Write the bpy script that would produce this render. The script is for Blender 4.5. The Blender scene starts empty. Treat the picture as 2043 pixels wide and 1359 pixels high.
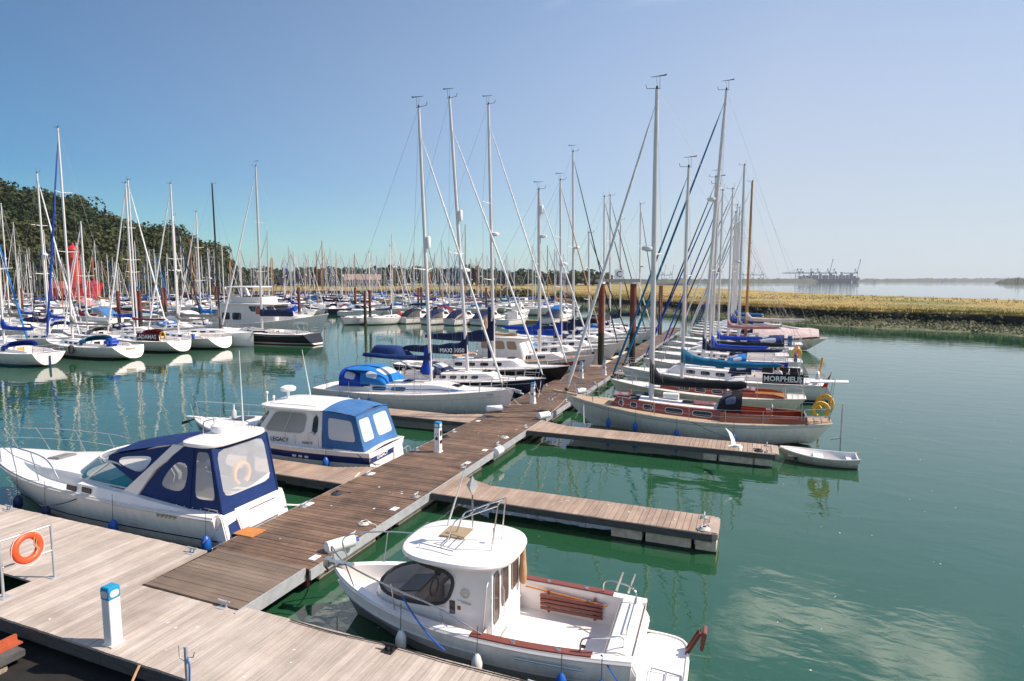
import bpy, bmesh, math, random
from mathutils import Vector, Matrix, noise as mnoise
V = Vector; PI = math.pi; rad = math.radians
random.seed(7)
scene = bpy.context.scene
C = scene.collection

# ------------------------------------------------------------ camera, sky, sun, exposure
CAM_H = 7.0
cam_data = bpy.data.cameras.new('camera'); cam = bpy.data.objects.new('camera', cam_data); C.objects.link(cam)
cam_data.sensor_width = 36.0; cam_data.lens = 1210.0/2043.0*36.0
cam_data.clip_start = 0.1; cam_data.clip_end = 20000
cam.location = (0, 0, CAM_H)
cam.rotation_euler = (rad(90-5.64), 0, rad(21.9))
scene.camera = cam
SUN_AZ, SUN_EL = 70.0, 47.0
world = bpy.data.worlds.new('World'); scene.world = world; world.use_nodes = True
wn = world.node_tree.nodes; wl = world.node_tree.links
bg = wn['Background']; bg.inputs[1].default_value = 0.12
sky = wn.new('ShaderNodeTexSky'); sky.sky_type = 'NISHITA'; sky.sun_disc = False
sky.sun_elevation = rad(SUN_EL); sky.sun_rotation = rad(SUN_AZ)
sky.air_density = 1.0; sky.dust_density = 0.45; sky.ozone_density = 4.0; sky.altitude = 0
hsv = wn.new('ShaderNodeHueSaturation'); hsv.inputs['Saturation'].default_value = 1.75; wl.new(sky.outputs[0], hsv.inputs['Color'])
tint = wn.new('ShaderNodeVectorMath'); tint.operation = 'MULTIPLY'; tint.inputs[1].default_value = (0.46, 1.03, 0.97); wl.new(hsv.outputs[0], tint.inputs[0])
# pale band of summer haze low in the sky
wtc0 = wn.new('ShaderNodeTexCoord'); ws0 = wn.new('ShaderNodeSeparateXYZ'); wl.new(wtc0.outputs['Generated'], ws0.inputs[0])
hzf = wn.new('ShaderNodeMapRange'); hzf.interpolation_type = 'SMOOTHSTEP'; hzf.inputs[1].default_value = 1.05; hzf.inputs[2].default_value = -0.10; hzf.inputs[3].default_value = 0.0; hzf.inputs[4].default_value = 0.95; wl.new(ws0.outputs['Z'], hzf.inputs[0])
# the haze glows more towards the sun than away from it (forward scattering)
sdt = wn.new('ShaderNodeVectorMath'); sdt.operation = 'DOT_PRODUCT'; sdt.inputs[1].default_value = (math.sin(rad(SUN_AZ)), math.cos(rad(SUN_AZ)), 0.0); wl.new(wtc0.outputs['Generated'], sdt.inputs[0])
sdr = wn.new('ShaderNodeMapRange'); sdr.inputs[1].default_value = -1.0; sdr.inputs[2].default_value = 0.35; sdr.inputs[3].default_value = -0.02; sdr.inputs[4].default_value = 1.0; wl.new(sdt.outputs['Value'], sdr.inputs[0])
hzx = wn.new('ShaderNodeMath'); hzx.operation = 'MULTIPLY'; wl.new(hzf.outputs[0], hzx.inputs[0]); wl.new(sdr.outputs[0], hzx.inputs[1]); hzf = hzx
hzm = wn.new('ShaderNodeMix'); hzm.data_type = 'RGBA'; wl.new(hzf.outputs[0], hzm.inputs['Factor']); 
dkr = wn.new('ShaderNodeMapRange'); dkr.inputs[1].default_value = -0.9; dkr.inputs[2].default_value = 0.1; dkr.inputs[3].default_value = 0.48; dkr.inputs[4].default_value = 1.0; wl.new(sdt.outputs['Value'], dkr.inputs[0])
dkm = wn.new('ShaderNodeVectorMath'); dkm.operation = 'SCALE'; wl.new(tint.outputs[0], dkm.inputs[0]); wl.new(dkr.outputs[0], dkm.inputs['Scale']); wl.new(dkm.outputs[0], hzm.inputs[6]); hzm.inputs[7].default_value = (4.05, 4.2, 4.66, 1)
# broken fair-weather cloud, only well above the horizon
wtc = wn.new('ShaderNodeTexCoord'); wsp = wn.new('ShaderNodeSeparateXYZ'); wl.new(wtc.outputs['Generated'], wsp.inputs[0])
zc = wn.new('ShaderNodeMath'); zc.operation = 'MAXIMUM'; zc.inputs[1].default_value = 0.05; wl.new(wsp.outputs['Z'], zc.inputs[0])
iz = wn.new('ShaderNodeMath'); iz.operation = 'DIVIDE'; iz.inputs[0].default_value = 1.0; wl.new(zc.outputs[0], iz.inputs[1])
pl = wn.new('ShaderNodeVectorMath'); pl.operation = 'SCALE'; wl.new(wtc.outputs['Generated'], pl.inputs[0]); wl.new(iz.outputs[0], pl.inputs['Scale'])
cn = wn.new('ShaderNodeTexNoise'); cn.inputs['Scale'].default_value = 2.3; cn.inputs['Detail'].default_value = 9; cn.inputs['Roughness'].default_value = 0.58; wl.new(pl.outputs[0], cn.inputs['Vector'])
cm = wn.new('ShaderNodeMapRange'); cm.interpolation_type = 'SMOOTHSTEP'; cm.inputs[1].default_value = 0.50; cm.inputs[2].default_value = 0.70; wl.new(cn.outputs[0], cm.inputs[0])
ce = wn.new('ShaderNodeMapRange'); ce.interpolation_type = 'SMOOTHSTEP'; ce.inputs[1].default_value = 0.38; ce.inputs[2].default_value = 0.50; wl.new(wsp.outputs['Z'], ce.inputs[0])
cf = wn.new('ShaderNodeMath'); cf.operation = 'MULTIPLY'; wl.new(cm.outputs[0], cf.inputs[0]); wl.new(ce.outputs[0], cf.inputs[1])
cx_ = wn.new('ShaderNodeMix'); cx_.data_type = 'RGBA'; wl.new(cf.outputs[0], cx_.inputs['Factor']); wl.new(hzm.outputs[2], cx_.inputs[6]); cx_.inputs[7].default_value = (13.0, 12.3, 11.8, 1)
wl.new(cx_.outputs[2], bg.inputs[0])
sl = bpy.data.lights.new('sun', 'SUN'); sl.energy = 5.0; sl.angle = rad(0.55); sl.color = (1.0, 0.885, 0.77)
sun = bpy.data.objects.new('sun', sl); C.objects.link(sun); sun.location = (60, 10, 60)
sd = V((math.sin(rad(SUN_AZ))*math.cos(rad(SUN_EL)), math.cos(rad(SUN_AZ))*math.cos(rad(SUN_EL)), math.sin(rad(SUN_EL))))
sun.rotation_euler = sd.to_track_quat('Z', 'Y').to_euler()
vs = scene.view_settings
vs.view_transform = 'Standard'; vs.look = 'None'; vs.exposure = 0.47; vs.gamma = 1.0; vs.use_curve_mapping = False
scene.cycles.use_denoising = True
scene.cycles.max_bounces = 8; scene.cycles.diffuse_bounces = 3; scene.cycles.glossy_bounces = 4
scene.cycles.transparent_max_bounces = 16; scene.cycles.transmission_bounces = 4; scene.cycles.volume_bounces = 0
scene.cycles.caustics_reflective = True; scene.cycles.blur_glossy = 1.0; scene.cycles.sample_clamp_indirect = 4.0; scene.cycles.caustics_refractive = False

# ------------------------------------------------------------ materials
MATS = {}
def _new(name):
    m = bpy.data.materials.new(name); m.use_nodes = True
    nt = m.node_tree; b = nt.nodes['Principled BSDF']
    return m, nt, b
def mat(name, col, rough=0.5, metal=0.0, vary=0.0, vscale=3.0, rnd=0.0, bump=0.0, bscale=40.0, spec=0.5, coat=0.0, stretch=None, bdist=0.02):
    """plain surface with procedural mottling (vary), per-object tone (rnd) and fine relief (bump)"""
    if name in MATS: return MATS[name]
    m, nt, b = _new(name); N = nt.nodes; L = nt.links
    b.inputs['Roughness'].default_value = rough; b.inputs['Metallic'].default_value = metal
    b.inputs['Specular IOR Level'].default_value = spec
    if coat: b.inputs['Coat Weight'].default_value = coat; b.inputs['Coat Roughness'].default_value = 0.08
    b.inputs['Base Color'].default_value = (*col, 1)
    tc = N.new('ShaderNodeTexCoord'); vec = tc.outputs['Object']
    if stretch:
        mp = N.new('ShaderNodeMapping'); mp.inputs['Scale'].default_value = stretch; L.new(vec, mp.inputs[0]); vec = mp.outputs[0]
    last = None
    if vary > 0:
        nz = N.new('ShaderNodeTexNoise'); nz.inputs['Scale'].default_value = vscale; nz.inputs['Detail'].default_value = 6
        nz.inputs['Roughness'].default_value = 0.65
        L.new(vec, nz.inputs['Vector'])
        mr = N.new('ShaderNodeMapRange'); mr.inputs[1].default_value = 0.3; mr.inputs[2].default_value = 0.7
        mr.inputs[3].default_value = 1-vary; mr.inputs[4].default_value = 1+vary*0.6
        L.new(nz.outputs[0], mr.inputs[0]); last = mr.outputs[0]
    if rnd > 0:
        oi = N.new('ShaderNodeObjectInfo'); mr2 = N.new('ShaderNodeMapRange')
        mr2.inputs[3].default_value = 1-rnd; mr2.inputs[4].default_value = 1+rnd
        L.new(oi.outputs['Random'], mr2.inputs[0])
        if last is None: last = mr2.outputs[0]
        else:
            mu = N.new('ShaderNodeMath'); mu.operation = 'MULTIPLY'; L.new(last, mu.inputs[0]); L.new(mr2.outputs[0], mu.inputs[1]); last = mu.outputs[0]
    if last is not None:
        vm = N.new('ShaderNodeVectorMath'); vm.operation = 'SCALE'; vm.inputs[0].default_value = col
        L.new(last, vm.inputs['Scale']); L.new(vm.outputs[0], b.inputs['Base Color'])
    if bump > 0:
        n2 = N.new('ShaderNodeTexNoise'); n2.inputs['Scale'].default_value = bscale; n2.inputs['Detail'].default_value = 4
        L.new(vec, n2.inputs['Vector'])
        bp = N.new('ShaderNodeBump'); bp.inputs['Strength'].default_value = bump; bp.inputs['Distance'].default_value = bdist
        L.new(n2.outputs[0], bp.inputs['Height']); L.new(bp.outputs[0], b.inputs['Normal'])
    MATS[name] = m; return m
def hull_mat(name, top, boot, anti, z0=0.06, z1=0.16, rough=0.4):
    """topsides, boot stripe and antifouling as painted bands by height above the waterline, with light staining"""
    if name in MATS: return MATS[name]
    m, nt, b = _new(name); N = nt.nodes; L = nt.links
    b.inputs['Roughness'].default_value = rough; b.inputs['Specular IOR Level'].default_value = 0.35
    tc = N.new('ShaderNodeTexCoord'); sp = N.new('ShaderNodeSeparateXYZ'); L.new(tc.outputs['Object'], sp.inputs[0])
    cur = None
    nz = N.new('ShaderNodeTexNoise'); nz.inputs['Scale'].default_value = 2.2; nz.inputs['Detail'].default_value = 5
    mp = N.new('ShaderNodeMapping'); mp.inputs['Scale'].default_value = (2.2, 2.2, 0.5); L.new(tc.outputs['Object'], mp.inputs[0]); L.new(mp.outputs[0], nz.inputs['Vector'])
    mr = N.new('ShaderNodeMapRange'); mr.inputs[1].default_value = 0.35; mr.inputs[2].default_value = 0.75; mr.inputs[3].default_value = 1.02; mr.inputs[4].default_value = 0.9
    L.new(nz.outputs[0], mr.inputs[0])
    vm = N.new('ShaderNodeVectorMath'); vm.operation = 'SCALE'; vm.inputs[0].default_value = top; L.new(mr.outputs[0], vm.inputs['Scale'])
    cur = vm.outputs[0]
    # tide-line staining: streaky yellow-brown film fading upwards
    n5 = N.new('ShaderNodeTexNoise'); n5.inputs['Scale'].default_value = 3.0; n5.inputs['Detail'].default_value = 6; n5.inputs['Roughness'].default_value = 0.7
    mp5 = N.new('ShaderNodeMapping'); mp5.inputs['Scale'].default_value = (3.0, 3.0, 0.35); L.new(tc.outputs['Object'], mp5.inputs[0]); L.new(mp5.outputs[0], n5.inputs['Vector'])
    h5 = N.new('ShaderNodeMapRange'); h5.inputs[1].default_value = 0.05; h5.inputs[2].default_value = 0.75; h5.inputs[3].default_value = 0.75; h5.inputs[4].default_value = 0.0; L.new(sp.outputs['Z'], h5.inputs[0])
    q5 = N.new('ShaderNodeMapRange'); q5.inputs[1].default_value = 0.42; q5.inputs[2].default_value = 0.72; L.new(n5.outputs[0], q5.inputs[0])
    m5 = N.new('ShaderNodeMath'); m5.operation = 'MULTIPLY'; L.new(h5.outputs[0], m5.inputs[0]); L.new(q5.outputs[0], m5.inputs[1])
    x5 = N.new('ShaderNodeMix'); x5.data_type = 'RGBA'; L.new(m5.outputs[0], x5.inputs['Factor']); L.new(cur, x5.inputs[6]); x5.inputs[7].default_value = (top[0]*0.55, top[1]*0.47, top[2]*0.33, 1); cur = x5.outputs[2]
    for zz, cc in ((z1, boot), (z0, anti)):
        lt = N.new('ShaderNodeMath'); lt.operation = 'LESS_THAN'; lt.inputs[1].default_value = zz; L.new(sp.outputs['Z'], lt.inputs[0])
        mx = N.new('ShaderNodeMix'); mx.data_type = 'RGBA'; L.new(lt.outputs[0], mx.inputs['Factor']); L.new(cur, mx.inputs[6]); mx.inputs[7].default_value = (*cc, 1)
        cur = mx.outputs[2]
    L.new(cur, b.inputs['Base Color'])
    MATS[name] = m; return m
def plank_mat(name, col, col2, rough=0.75, along='Y', rnd=0.16, grain=1.0):
    """weathered timber: streaks along the board, darker wet or algae patches, each board its own tone"""
    if name in MATS: return MATS[name]
    m, nt, b = _new(name); N = nt.nodes; L = nt.links
    b.inputs['Roughness'].default_value = rough
    tc = N.new('ShaderNodeTexCoord'); geo = N.new('ShaderNodeNewGeometry')
    mp = N.new('ShaderNodeMapping'); mp.inputs['Scale'].default_value = (38, 1.6, 8) if along == 'Y' else (1.6, 38, 8)
    L.new(geo.outputs['Position'], mp.inputs[0])
    n1 = N.new('ShaderNodeTexNoise'); n1.inputs['Scale'].default_value = 1.0; n1.inputs['Detail'].default_value = 5; L.new(mp.outputs[0], n1.inputs['Vector'])
    n2 = N.new('ShaderNodeTexNoise'); n2.inputs['Scale'].default_value = 0.75; n2.inputs['Detail'].default_value = 7; n2.inputs['Roughness'].default_value = 0.7
    L.new(geo.outputs['Position'], n2.inputs['Vector'])
    r2 = N.new('ShaderNodeMapRange'); r2.inputs[1].default_value = 0.38; r2.inputs[2].default_value = 0.68; L.new(n2.outputs[0], r2.inputs[0])
    mx = N.new('ShaderNodeMix'); mx.data_type = 'RGBA'; L.new(r2.outputs[0], mx.inputs['Factor']); mx.inputs[6].default_value = (*col, 1); mx.inputs[7].default_value = (*col2, 1)
    oi = N.new('ShaderNodeObjectInfo'); mr2 = N.new('ShaderNodeMapRange'); mr2.inputs[3].default_value = 1-rnd; mr2.inputs[4].default_value = 1+rnd; L.new(oi.outputs['Random'], mr2.inputs[0])
    mr1 = N.new('ShaderNodeMapRange'); mr1.inputs[1].default_value = 0.25; mr1.inputs[2].default_value = 0.75; mr1.inputs[3].default_value = 1-0.24*grain; mr1.inputs[4].default_value = 1+0.18*grain; L.new(n1.outputs[0], mr1.inputs[0])
    mu = N.new('ShaderNodeMath'); mu.operation = 'MULTIPLY'; L.new(mr1.outputs[0], mu.inputs[0]); L.new(mr2.outputs[0], mu.inputs[1])
    vm = N.new('ShaderNodeVectorMath'); vm.operation = 'SCALE'; L.new(mx.outputs[2], vm.inputs[0]); L.new(mu.outputs[0], vm.inputs['Scale'])
    L.new(vm.outputs[0], b.inputs['Base Color'])
    bp = N.new('ShaderNodeBump'); bp.inputs['Strength'].default_value = 0.35; bp.inputs['Distance'].default_value = 0.01
    L.new(n1.outputs[0], bp.inputs['Height']); L.new(bp.outputs[0], b.inputs['Normal'])
    MATS[name] = m; return m
def clear_mat(name, col, alpha, rough=0.08):
    """clear vinyl or window glass: partly see-through, glossy"""
    if name in MATS: return MATS[name]
    m, nt, b = _new(name); N = nt.nodes; L = nt.links
    b.inputs['Base Color'].default_value = (*col, 1); b.inputs['Roughness'].default_value = rough
    nz = N.new('ShaderNodeTexNoise'); nz.inputs['Scale'].default_value = 5; nz.inputs['Detail'].default_value = 3
    tc = N.new('ShaderNodeTexCoord'); L.new(tc.outputs['Object'], nz.inputs['Vector'])
    bp = N.new('ShaderNodeBump'); bp.inputs['Strength'].default_value = 0.25; bp.inputs['Distance'].default_value = 0.05; L.new(nz.outputs[0], bp.inputs['Height']); L.new(bp.outputs[0], b.inputs['Normal'])
    tr = N.new('ShaderNodeBsdfTransparent'); mx = N.new('ShaderNodeMixShader'); mx.inputs[0].default_value = alpha
    out = N['Material Output']; L.new(tr.outputs[0], mx.inputs[1]); L.new(b.outputs[0], mx.inputs[2]); L.new(mx.outputs[0], out.inputs[0])
    MATS[name] = m; return m
def cloth_mat(name, col, rough=0.75):
    """canvas: soft folds as relief and slightly sun-faded mottling"""
    return mat(name, col, rough, vary=0.22, vscale=1.3, bump=0.8, bscale=3.2, spec=0.2, bdist=0.06)

gel = mat('gelcoat_white', (0.82, 0.765, 0.72), 0.3, vary=0.05, vscale=2.0, coat=0.25)
gel_cream = mat('gelcoat_cream', (0.76, 0.71, 0.62), 0.35, vary=0.06, vscale=2.0, coat=0.2)
gel_grey = mat('gelcoat_grey', (0.63, 0.605, 0.585), 0.38, vary=0.06, vscale=2.0)
nonskid = mat('deck_nonskid', (0.72, 0.675, 0.64), 0.7, vary=0.1, vscale=3, bump=0.2, bscale=90)
teak = mat('deck_teak', (0.42, 0.30, 0.19), 0.7, vary=0.25, vscale=4, stretch=(1, 14, 1), bump=0.2)
mahog = mat('varnished_mahogany', (0.32, 0.052, 0.016), 0.18, vary=0.35, vscale=3, stretch=(1.2, 10, 10), coat=0.7)
mahog_dull = mat('oiled_hardwood', (0.20, 0.055, 0.04), 0.5, vary=0.3, vscale=4, stretch=(1, 10, 10))
orange_wood = mat('varnished_spruce', (0.50, 0.20, 0.04), 0.25, vary=0.25, vscale=3, stretch=(6, 6, 0.5), coat=0.5)
glass_dk = mat('window_glass_dark', (0.018, 0.02, 0.022), 0.06, spec=0.6)
glass_teal = mat('window_glass_teal', (0.01, 0.09, 0.12), 0.05, spec=0.6)
glass_clear = clear_mat('window_glass_clear', (0.30, 0.30, 0.30), 0.13, 0.04)
vinyl = clear_mat('clear_vinyl', (0.72, 0.74, 0.78), 0.40, 0.12)
vinyl_pale = clear_mat('clear_vinyl_pale', (0.74, 0.74, 0.76), 0.72, 0.14)
steel = mat('polished_steel', (0.62, 0.61, 0.60), 0.22, metal=1.0)
alu = mat('anodised_aluminium', (0.68, 0.63, 0.60), 0.42, metal=0.35, vary=0.06, vscale=1.5)
alu_white = mat('painted_mast_white', (0.76, 0.705, 0.67), 0.4, vary=0.05, vscale=1.0)
alu_dark = mat('carbon_mast_black', (0.02, 0.02, 0.024), 0.35)
wire = mat('rigging_wire', (0.26, 0.25, 0.245), 0.55, metal=0.2)
black = mat('black_fitting', (0.015, 0.015, 0.016), 0.45)
rubber = mat('black_rubber', (0.03, 0.03, 0.032), 0.7)
white_pl = mat('white_plastic', (0.78, 0.77, 0.75), 0.4, vary=0.07, vscale=5)
rope_w = mat('white_rope', (0.66, 0.63, 0.57), 0.85, vary=0.2, vscale=40)
rope_d = mat('dark_rope', (0.05, 0.055, 0.07), 0.85)
rope_b = mat('blue_rope', (0.02, 0.10, 0.42), 0.8)
fender_b = mat('fender_blue', (0.01, 0.10, 0.42), 0.4)
fender_n = mat('fender_navy', (0.01, 0.02, 0.09), 0.45)
fender_w = mat('fender_white', (0.72, 0.69, 0.64), 0.45, vary=0.12, vscale=8)
navy = cloth_mat('canvas_navy', (0.012, 0.020, 0.065))
navy2 = cloth_mat('canvas_dark_blue', (0.014, 0.035, 0.13))
royal = cloth_mat('canvas_royal_blue', (0.012, 0.055, 0.38))
sky_b = cloth_mat('canvas_bright_blue', (0.015, 0.17, 0.48))
mid_b = cloth_mat('canvas_faded_blue', (0.055, 0.15, 0.33))
teal_c = cloth_mat('canvas_teal', (0.012, 0.14, 0.26))
black_c = cloth_mat('canvas_black', (0.014, 0.016, 0.022))
maroon = cloth_mat('canvas_maroon', (0.14, 0.014, 0.025))
mauve = cloth_mat('canvas_dusty_pink', (0.42, 0.20, 0.20))
pinkc = cloth_mat('canvas_pale_pink', (0.66, 0.52, 0.48))
tan_c = cloth_mat('canvas_tan', (0.52, 0.30, 0.15))
grey_c = cloth_mat('canvas_grey', (0.22, 0.21, 0.20))
white_c = cloth_mat('sailcloth_white', (0.74, 0.72, 0.70))
lilac_c = cloth_mat('canvas_slate', (0.13, 0.14, 0.21))
orange = mat('lifebuoy_orange', (0.85, 0.085, 0.02), 0.45, vary=0.08, vscale=6)
yellow = mat('horseshoe_yellow', (0.75, 0.40, 0.02), 0.5, vary=0.08, vscale=6)
red_p = mat('red_paint', (0.55, 0.012, 0.012), 0.45, vary=0.2, vscale=1.5)
rust = mat('rusty_red_steel', (0.16, 0.035, 0.022), 0.8, vary=0.45, vscale=2.5, bump=0.4, bscale=12)
rust_o = mat('rust_primer', (0.40, 0.085, 0.03), 0.8, vary=0.3, vscale=6)
weed = mat('weed_dark', (0.030, 0.028, 0.016), 0.9, vary=0.5, vscale=6, bump=0.6, bscale=14)
galv = mat('galvanised_steel', (0.46, 0.47, 0.48), 0.5, metal=0.3, vary=0.22, vscale=3)
concrete = mat('float_concrete', (0.64, 0.54, 0.40), 0.9, vary=0.35, vscale=5, bump=0.6, bscale=30)
concrete_g = mat('concrete_dark', (0.16, 0.155, 0.14), 0.9, vary=0.55, vscale=14, bump=0.8, bscale=40)
ped_blue = mat('pedestal_blue', (0.015, 0.26, 0.46), 0.4)
timber_dk = mat('timber_fascia', (0.085, 0.08, 0.076), 0.85, vary=0.4, vscale=3, stretch=(1, 1, 6), bump=0.4)
letter_w = mat('lettering_white', (0.80, 0.79, 0.77), 0.6)
letter_k = mat('lettering_black', (0.015, 0.015, 0.02), 0.6)
letter_g = mat('lettering_grey', (0.35, 0.34, 0.33), 0.6)

# ------------------------------------------------------------ mesh helpers
def link(o, parent=None):
    C.objects.link(o)
    if parent is not None: o.parent = parent
    return o
def tag(o, label=None, cat=None, group=None, kind=None):
    if label: o['label'] = label
    if cat: o['category'] = cat
    if group: o['group'] = group
    if kind: o['kind'] = kind
    return o
def thing(name, label, cat, loc=(0, 0, 0), rz=0.0, group=None, parent=None):
    o = bpy.data.objects.new(name, None); o.empty_display_size = 0.3; link(o)
    o.location = loc; o.rotation_euler = (0, 0, rz)
    return tag(o, label, cat, group)
def copy_tree(o, parent=None):
    c = o.copy(); C.objects.link(c); c.parent = parent
    for ch in o.children: copy_tree(ch, c)
    return c
class MB:
    def __init__(s): s.v = []; s.f = []
    def add(s, vs, fs):
        n = len(s.v); s.v += [tuple(p) for p in vs]; s.f += [tuple(i+n for i in f) for f in fs]; return s
    def box(s, x0, x1, y0, y1, z0, z1):
        return s.add([(x0,y0,z0),(x1,y0,z0),(x1,y1,z0),(x0,y1,z0),(x0,y0,z1),(x1,y0,z1),(x1,y1,z1),(x0,y1,z1)],
                     [(0,3,2,1),(4,5,6,7),(0,1,5,4),(1,2,6,5),(2,3,7,6),(3,0,4,7)])
    def obox(s, c, dx, dy, dz):
        """box from centre and three half-extent vectors"""
        c = V(c); dx = V(dx); dy = V(dy); dz = V(dz); p = []
        for k in (-1, 1):
            for i, j in ((-1,-1),(1,-1),(1,1),(-1,1)): p.append(c+dx*i+dy*j+dz*k)
        return s.add(p, [(0,3,2,1),(4,5,6,7),(0,1,5,4),(1,2,6,5),(2,3,7,6),(3,0,4,7)])
    def bar(s, a, b, w, h):
        a = V(a); b = V(b); d = (b-a).normalized(); up = V((0,0,1)) if abs(d.z) < 0.95 else V((1,0,0))
        sx = d.cross(up).normalized(); sz = sx.cross(d)
        return s.obox((a+b)/2, (b-a)/2, sx*w/2, sz*h/2)
    def rows(s, rows, closed=False, flip=False):
        n = len(rows[0]); vs = [p for r in rows for p in r]; fs = []
        for i in range(len(rows)-1):
            for j in range(n if closed else n-1):
                k = (j+1) % n; q = (i*n+j, i*n+k, (i+1)*n+k, (i+1)*n+j)
                fs.append(q[::-1] if flip else q)
        return s.add(vs, fs)
    def poly(s, pts, flip=False):
        f = tuple(range(len(pts))); return s.add(pts, [f[::-1] if flip else f])
    def tube(s, pts, r, n=6, closed=False, caps=True, sy=1.0):
        pts = [V(p) for p in pts]; m = len(pts); rs = r if isinstance(r, (list, tuple)) else [r]*m
        rows = []; ref = None
        for i in range(m):
            if closed: d = pts[(i+1) % m]-pts[i-1]
            else: d = pts[min(i+1, m-1)]-pts[max(i-1, 0)]
            d.normalize()
            if ref is None:
                ref = V((0,1,0)) if abs(d.y) < 0.8 else V((1,0,0))
            a = (ref-d*ref.dot(d)).normalized(); b = d.cross(a); ref = a
            rows.append([pts[i]+a*(math.cos(2*PI*k/n)*rs[i]*sy)+b*(math.sin(2*PI*k/n)*rs[i]) for k in range(n)])
        if closed: rows.append(rows[0])
        s.rows(rows, closed=True, flip=True)
        if caps and not closed: s.poly(rows[0]); s.poly(rows[-1], True)
        return s
    def lathe(s, prof, c=(0,0,0), n=12, sx=1.0, sy=1.0):
        rows = [[(c[0]+r*math.cos(2*PI*k/n)*sx, c[1]+r*math.sin(2*PI*k/n)*sy, c[2]+z) for k in range(n)] for r, z in prof]
        s.rows(rows, closed=True); s.poly(rows[0], True); s.poly(rows[-1]); return s
    def torus(s, c, R, r, ax='y', n=24, m=8):
        pts = []
        for k in range(n):
            a = 2*PI*k/n; u, w = R*math.cos(a), R*math.sin(a)
            pts.append(V(c)+V({'y': (u,0,w), 'x': (0,u,w), 'z': (u,w,0)}[ax]))
        return s.tube(pts, r, m, closed=True)
    def prism(s, poly, a, b, axis='y'):
        """2-D outline extruded from a to b along an axis"""
        def P(p, t): return {'y': (p[0], t, p[1]), 'x': (t, p[0], p[1]), 'z': (p[0], p[1], t)}[axis]
        A = [P(p, a) for p in poly]; B = [P(p, b) for p in poly]; n = len(poly)
        s.add(A+B, [tuple(range(n)), tuple(range(2*n-1, n-1, -1))]+[(i, i+n, (i+1) % n+n, (i+1) % n) for i in range(n)]); return s
    def mirror(s):
        n = len(s.v); s.v += [(x, -y, z) for x, y, z in s.v[:n]]; s.f += [tuple(i+n for i in f[::-1]) for f in s.f[:]]; return s
    def mesh(s, name='m', smooth=True, ang=38, fix=True):
        me = bpy.data.meshes.new(name); me.from_pydata(s.v, [], s.f)
        if fix:
            bm = bmesh.new(); bm.from_mesh(me); bmesh.ops.remove_doubles(bm, verts=bm.verts, dist=1e-5)
            bmesh.ops.recalc_face_normals(bm, faces=bm.faces); bm.to_mesh(me); bm.free()
        if smooth:
            me.polygons.foreach_set('use_smooth', [True]*len(me.polygons)); me.set_sharp_from_angle(angle=rad(ang))
        me.update(); return me
    def build(s, name, m, parent=None, smooth=True, ang=38, bevel=0.0, fix=True):
        me = s.mesh(name, smooth, ang, fix)
        if bevel:
            bm = bmesh.new(); bm.from_mesh(me); bmesh.ops.bevel(bm, geom=bm.edges[:], offset=bevel, segments=2, affect='EDGES', clamp_overlap=True)
            bm.to_mesh(me); bm.free()
            me.polygons.foreach_set('use_smooth', [True]*len(me.polygons)); me.set_sharp_from_angle(angle=rad(ang))
        me.materials.append(m); o = bpy.data.objects.new(name, me); return link(o, parent)
def text(body, size, m, parent, org, right, up, name='lettering', ex=0.002, align='CENTER', sx=1.0, bold=0.0):
    cu = bpy.data.curves.new('t', 'FONT'); cu.body = body; cu.size = size; cu.extrude = ex; cu.align_x = align; cu.align_y = 'CENTER'; cu.offset = bold
    cu.resolution_u = 2
    t = bpy.data.objects.new('t', cu); C.objects.link(t); dg = bpy.context.evaluated_depsgraph_get()
    me = bpy.data.meshes.new_from_object(t.evaluated_get(dg)); bpy.data.objects.remove(t)
    r = V(right).normalized(); n = r.cross(V(up)).normalized(); u = n.cross(r)
    M = Matrix(((r.x*sx, u.x, n.x, org[0]), (r.y*sx, u.y, n.y, org[1]), (r.z*sx, u.z, n.z, org[2]), (0,0,0,1)))
    me.transform(M); me.materials.clear(); me.materials.append(m)
    return link(bpy.data.objects.new(name, me), parent)
def lerp(a, b, t): return a+(b-a)*t
def sstep(a, b, x):
    t = min(1, max(0, (x-a)/(b-a))); return t*t*(3-2*t)
def interp(pts, x):
    if x <= pts[0][0]: return pts[0][1]
    for (a, p), (b, q) in zip(pts, pts[1:]):
        if x <= b: return lerp(p, q, (x-a)/(b-a))
    return pts[-1][1]
def normal(S, u, v, e=0.004):
    a = S(min(1, u+e), v)-S(max(0, u-e), v); b = S(u, min(1, v+e))-S(u, max(0, v-e))
    n = a.cross(b); return n.normalized() if n.length > 1e-9 else V((0,0,1))
def outline(n=28, p=5.0):
    out = []
    for k in range(n):
        a = 2*PI*k/n; c, s_ = math.cos(a), math.sin(a)
        r = (abs(c)**p+abs(s_)**p)**(-1/p); out.append((c*r, s_*r))
    return out
def patch(S, u0, u1, v0, v1, off=0.006, p=5.0, out=1, n=28, shear=0.0):
    """raised rounded panel lying on the surface S"""
    mb = MB(); uc, vc = (u0+u1)/2, (v0+v1)/2; a, b = (u1-u0)/2, (v1-v0)/2
    top = []; bot = []
    for c, s_ in outline(n, p):
        u, v = uc+a*c+shear*s_*b, vc+b*s_; P = S(u, v); N = normal(S, u, v)*out
        top.append(P+N*off); bot.append(P-N*0.004)
    N = normal(S, uc, vc)*out; c0 = S(uc, vc)+N*off; m = len(top)
    # inner rings keep the panel on a curved surface
    rings = [bot, top]
    for f in (0.66, 0.33):
        rings.append([S(uc+(a*c+shear*s_*b)*f, vc+b*s_*f)+normal(S, uc+a*c*f, vc+b*s_*f)*out*off for c, s_ in outline(n, p)])
    mb.rows(rings, closed=True); k = len(mb.v); mb.v.append(tuple(c0)); base = 3*m
    mb.f += [(base+i, base+(i+1) % m, k) for i in range(m)]
    return mb
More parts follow.
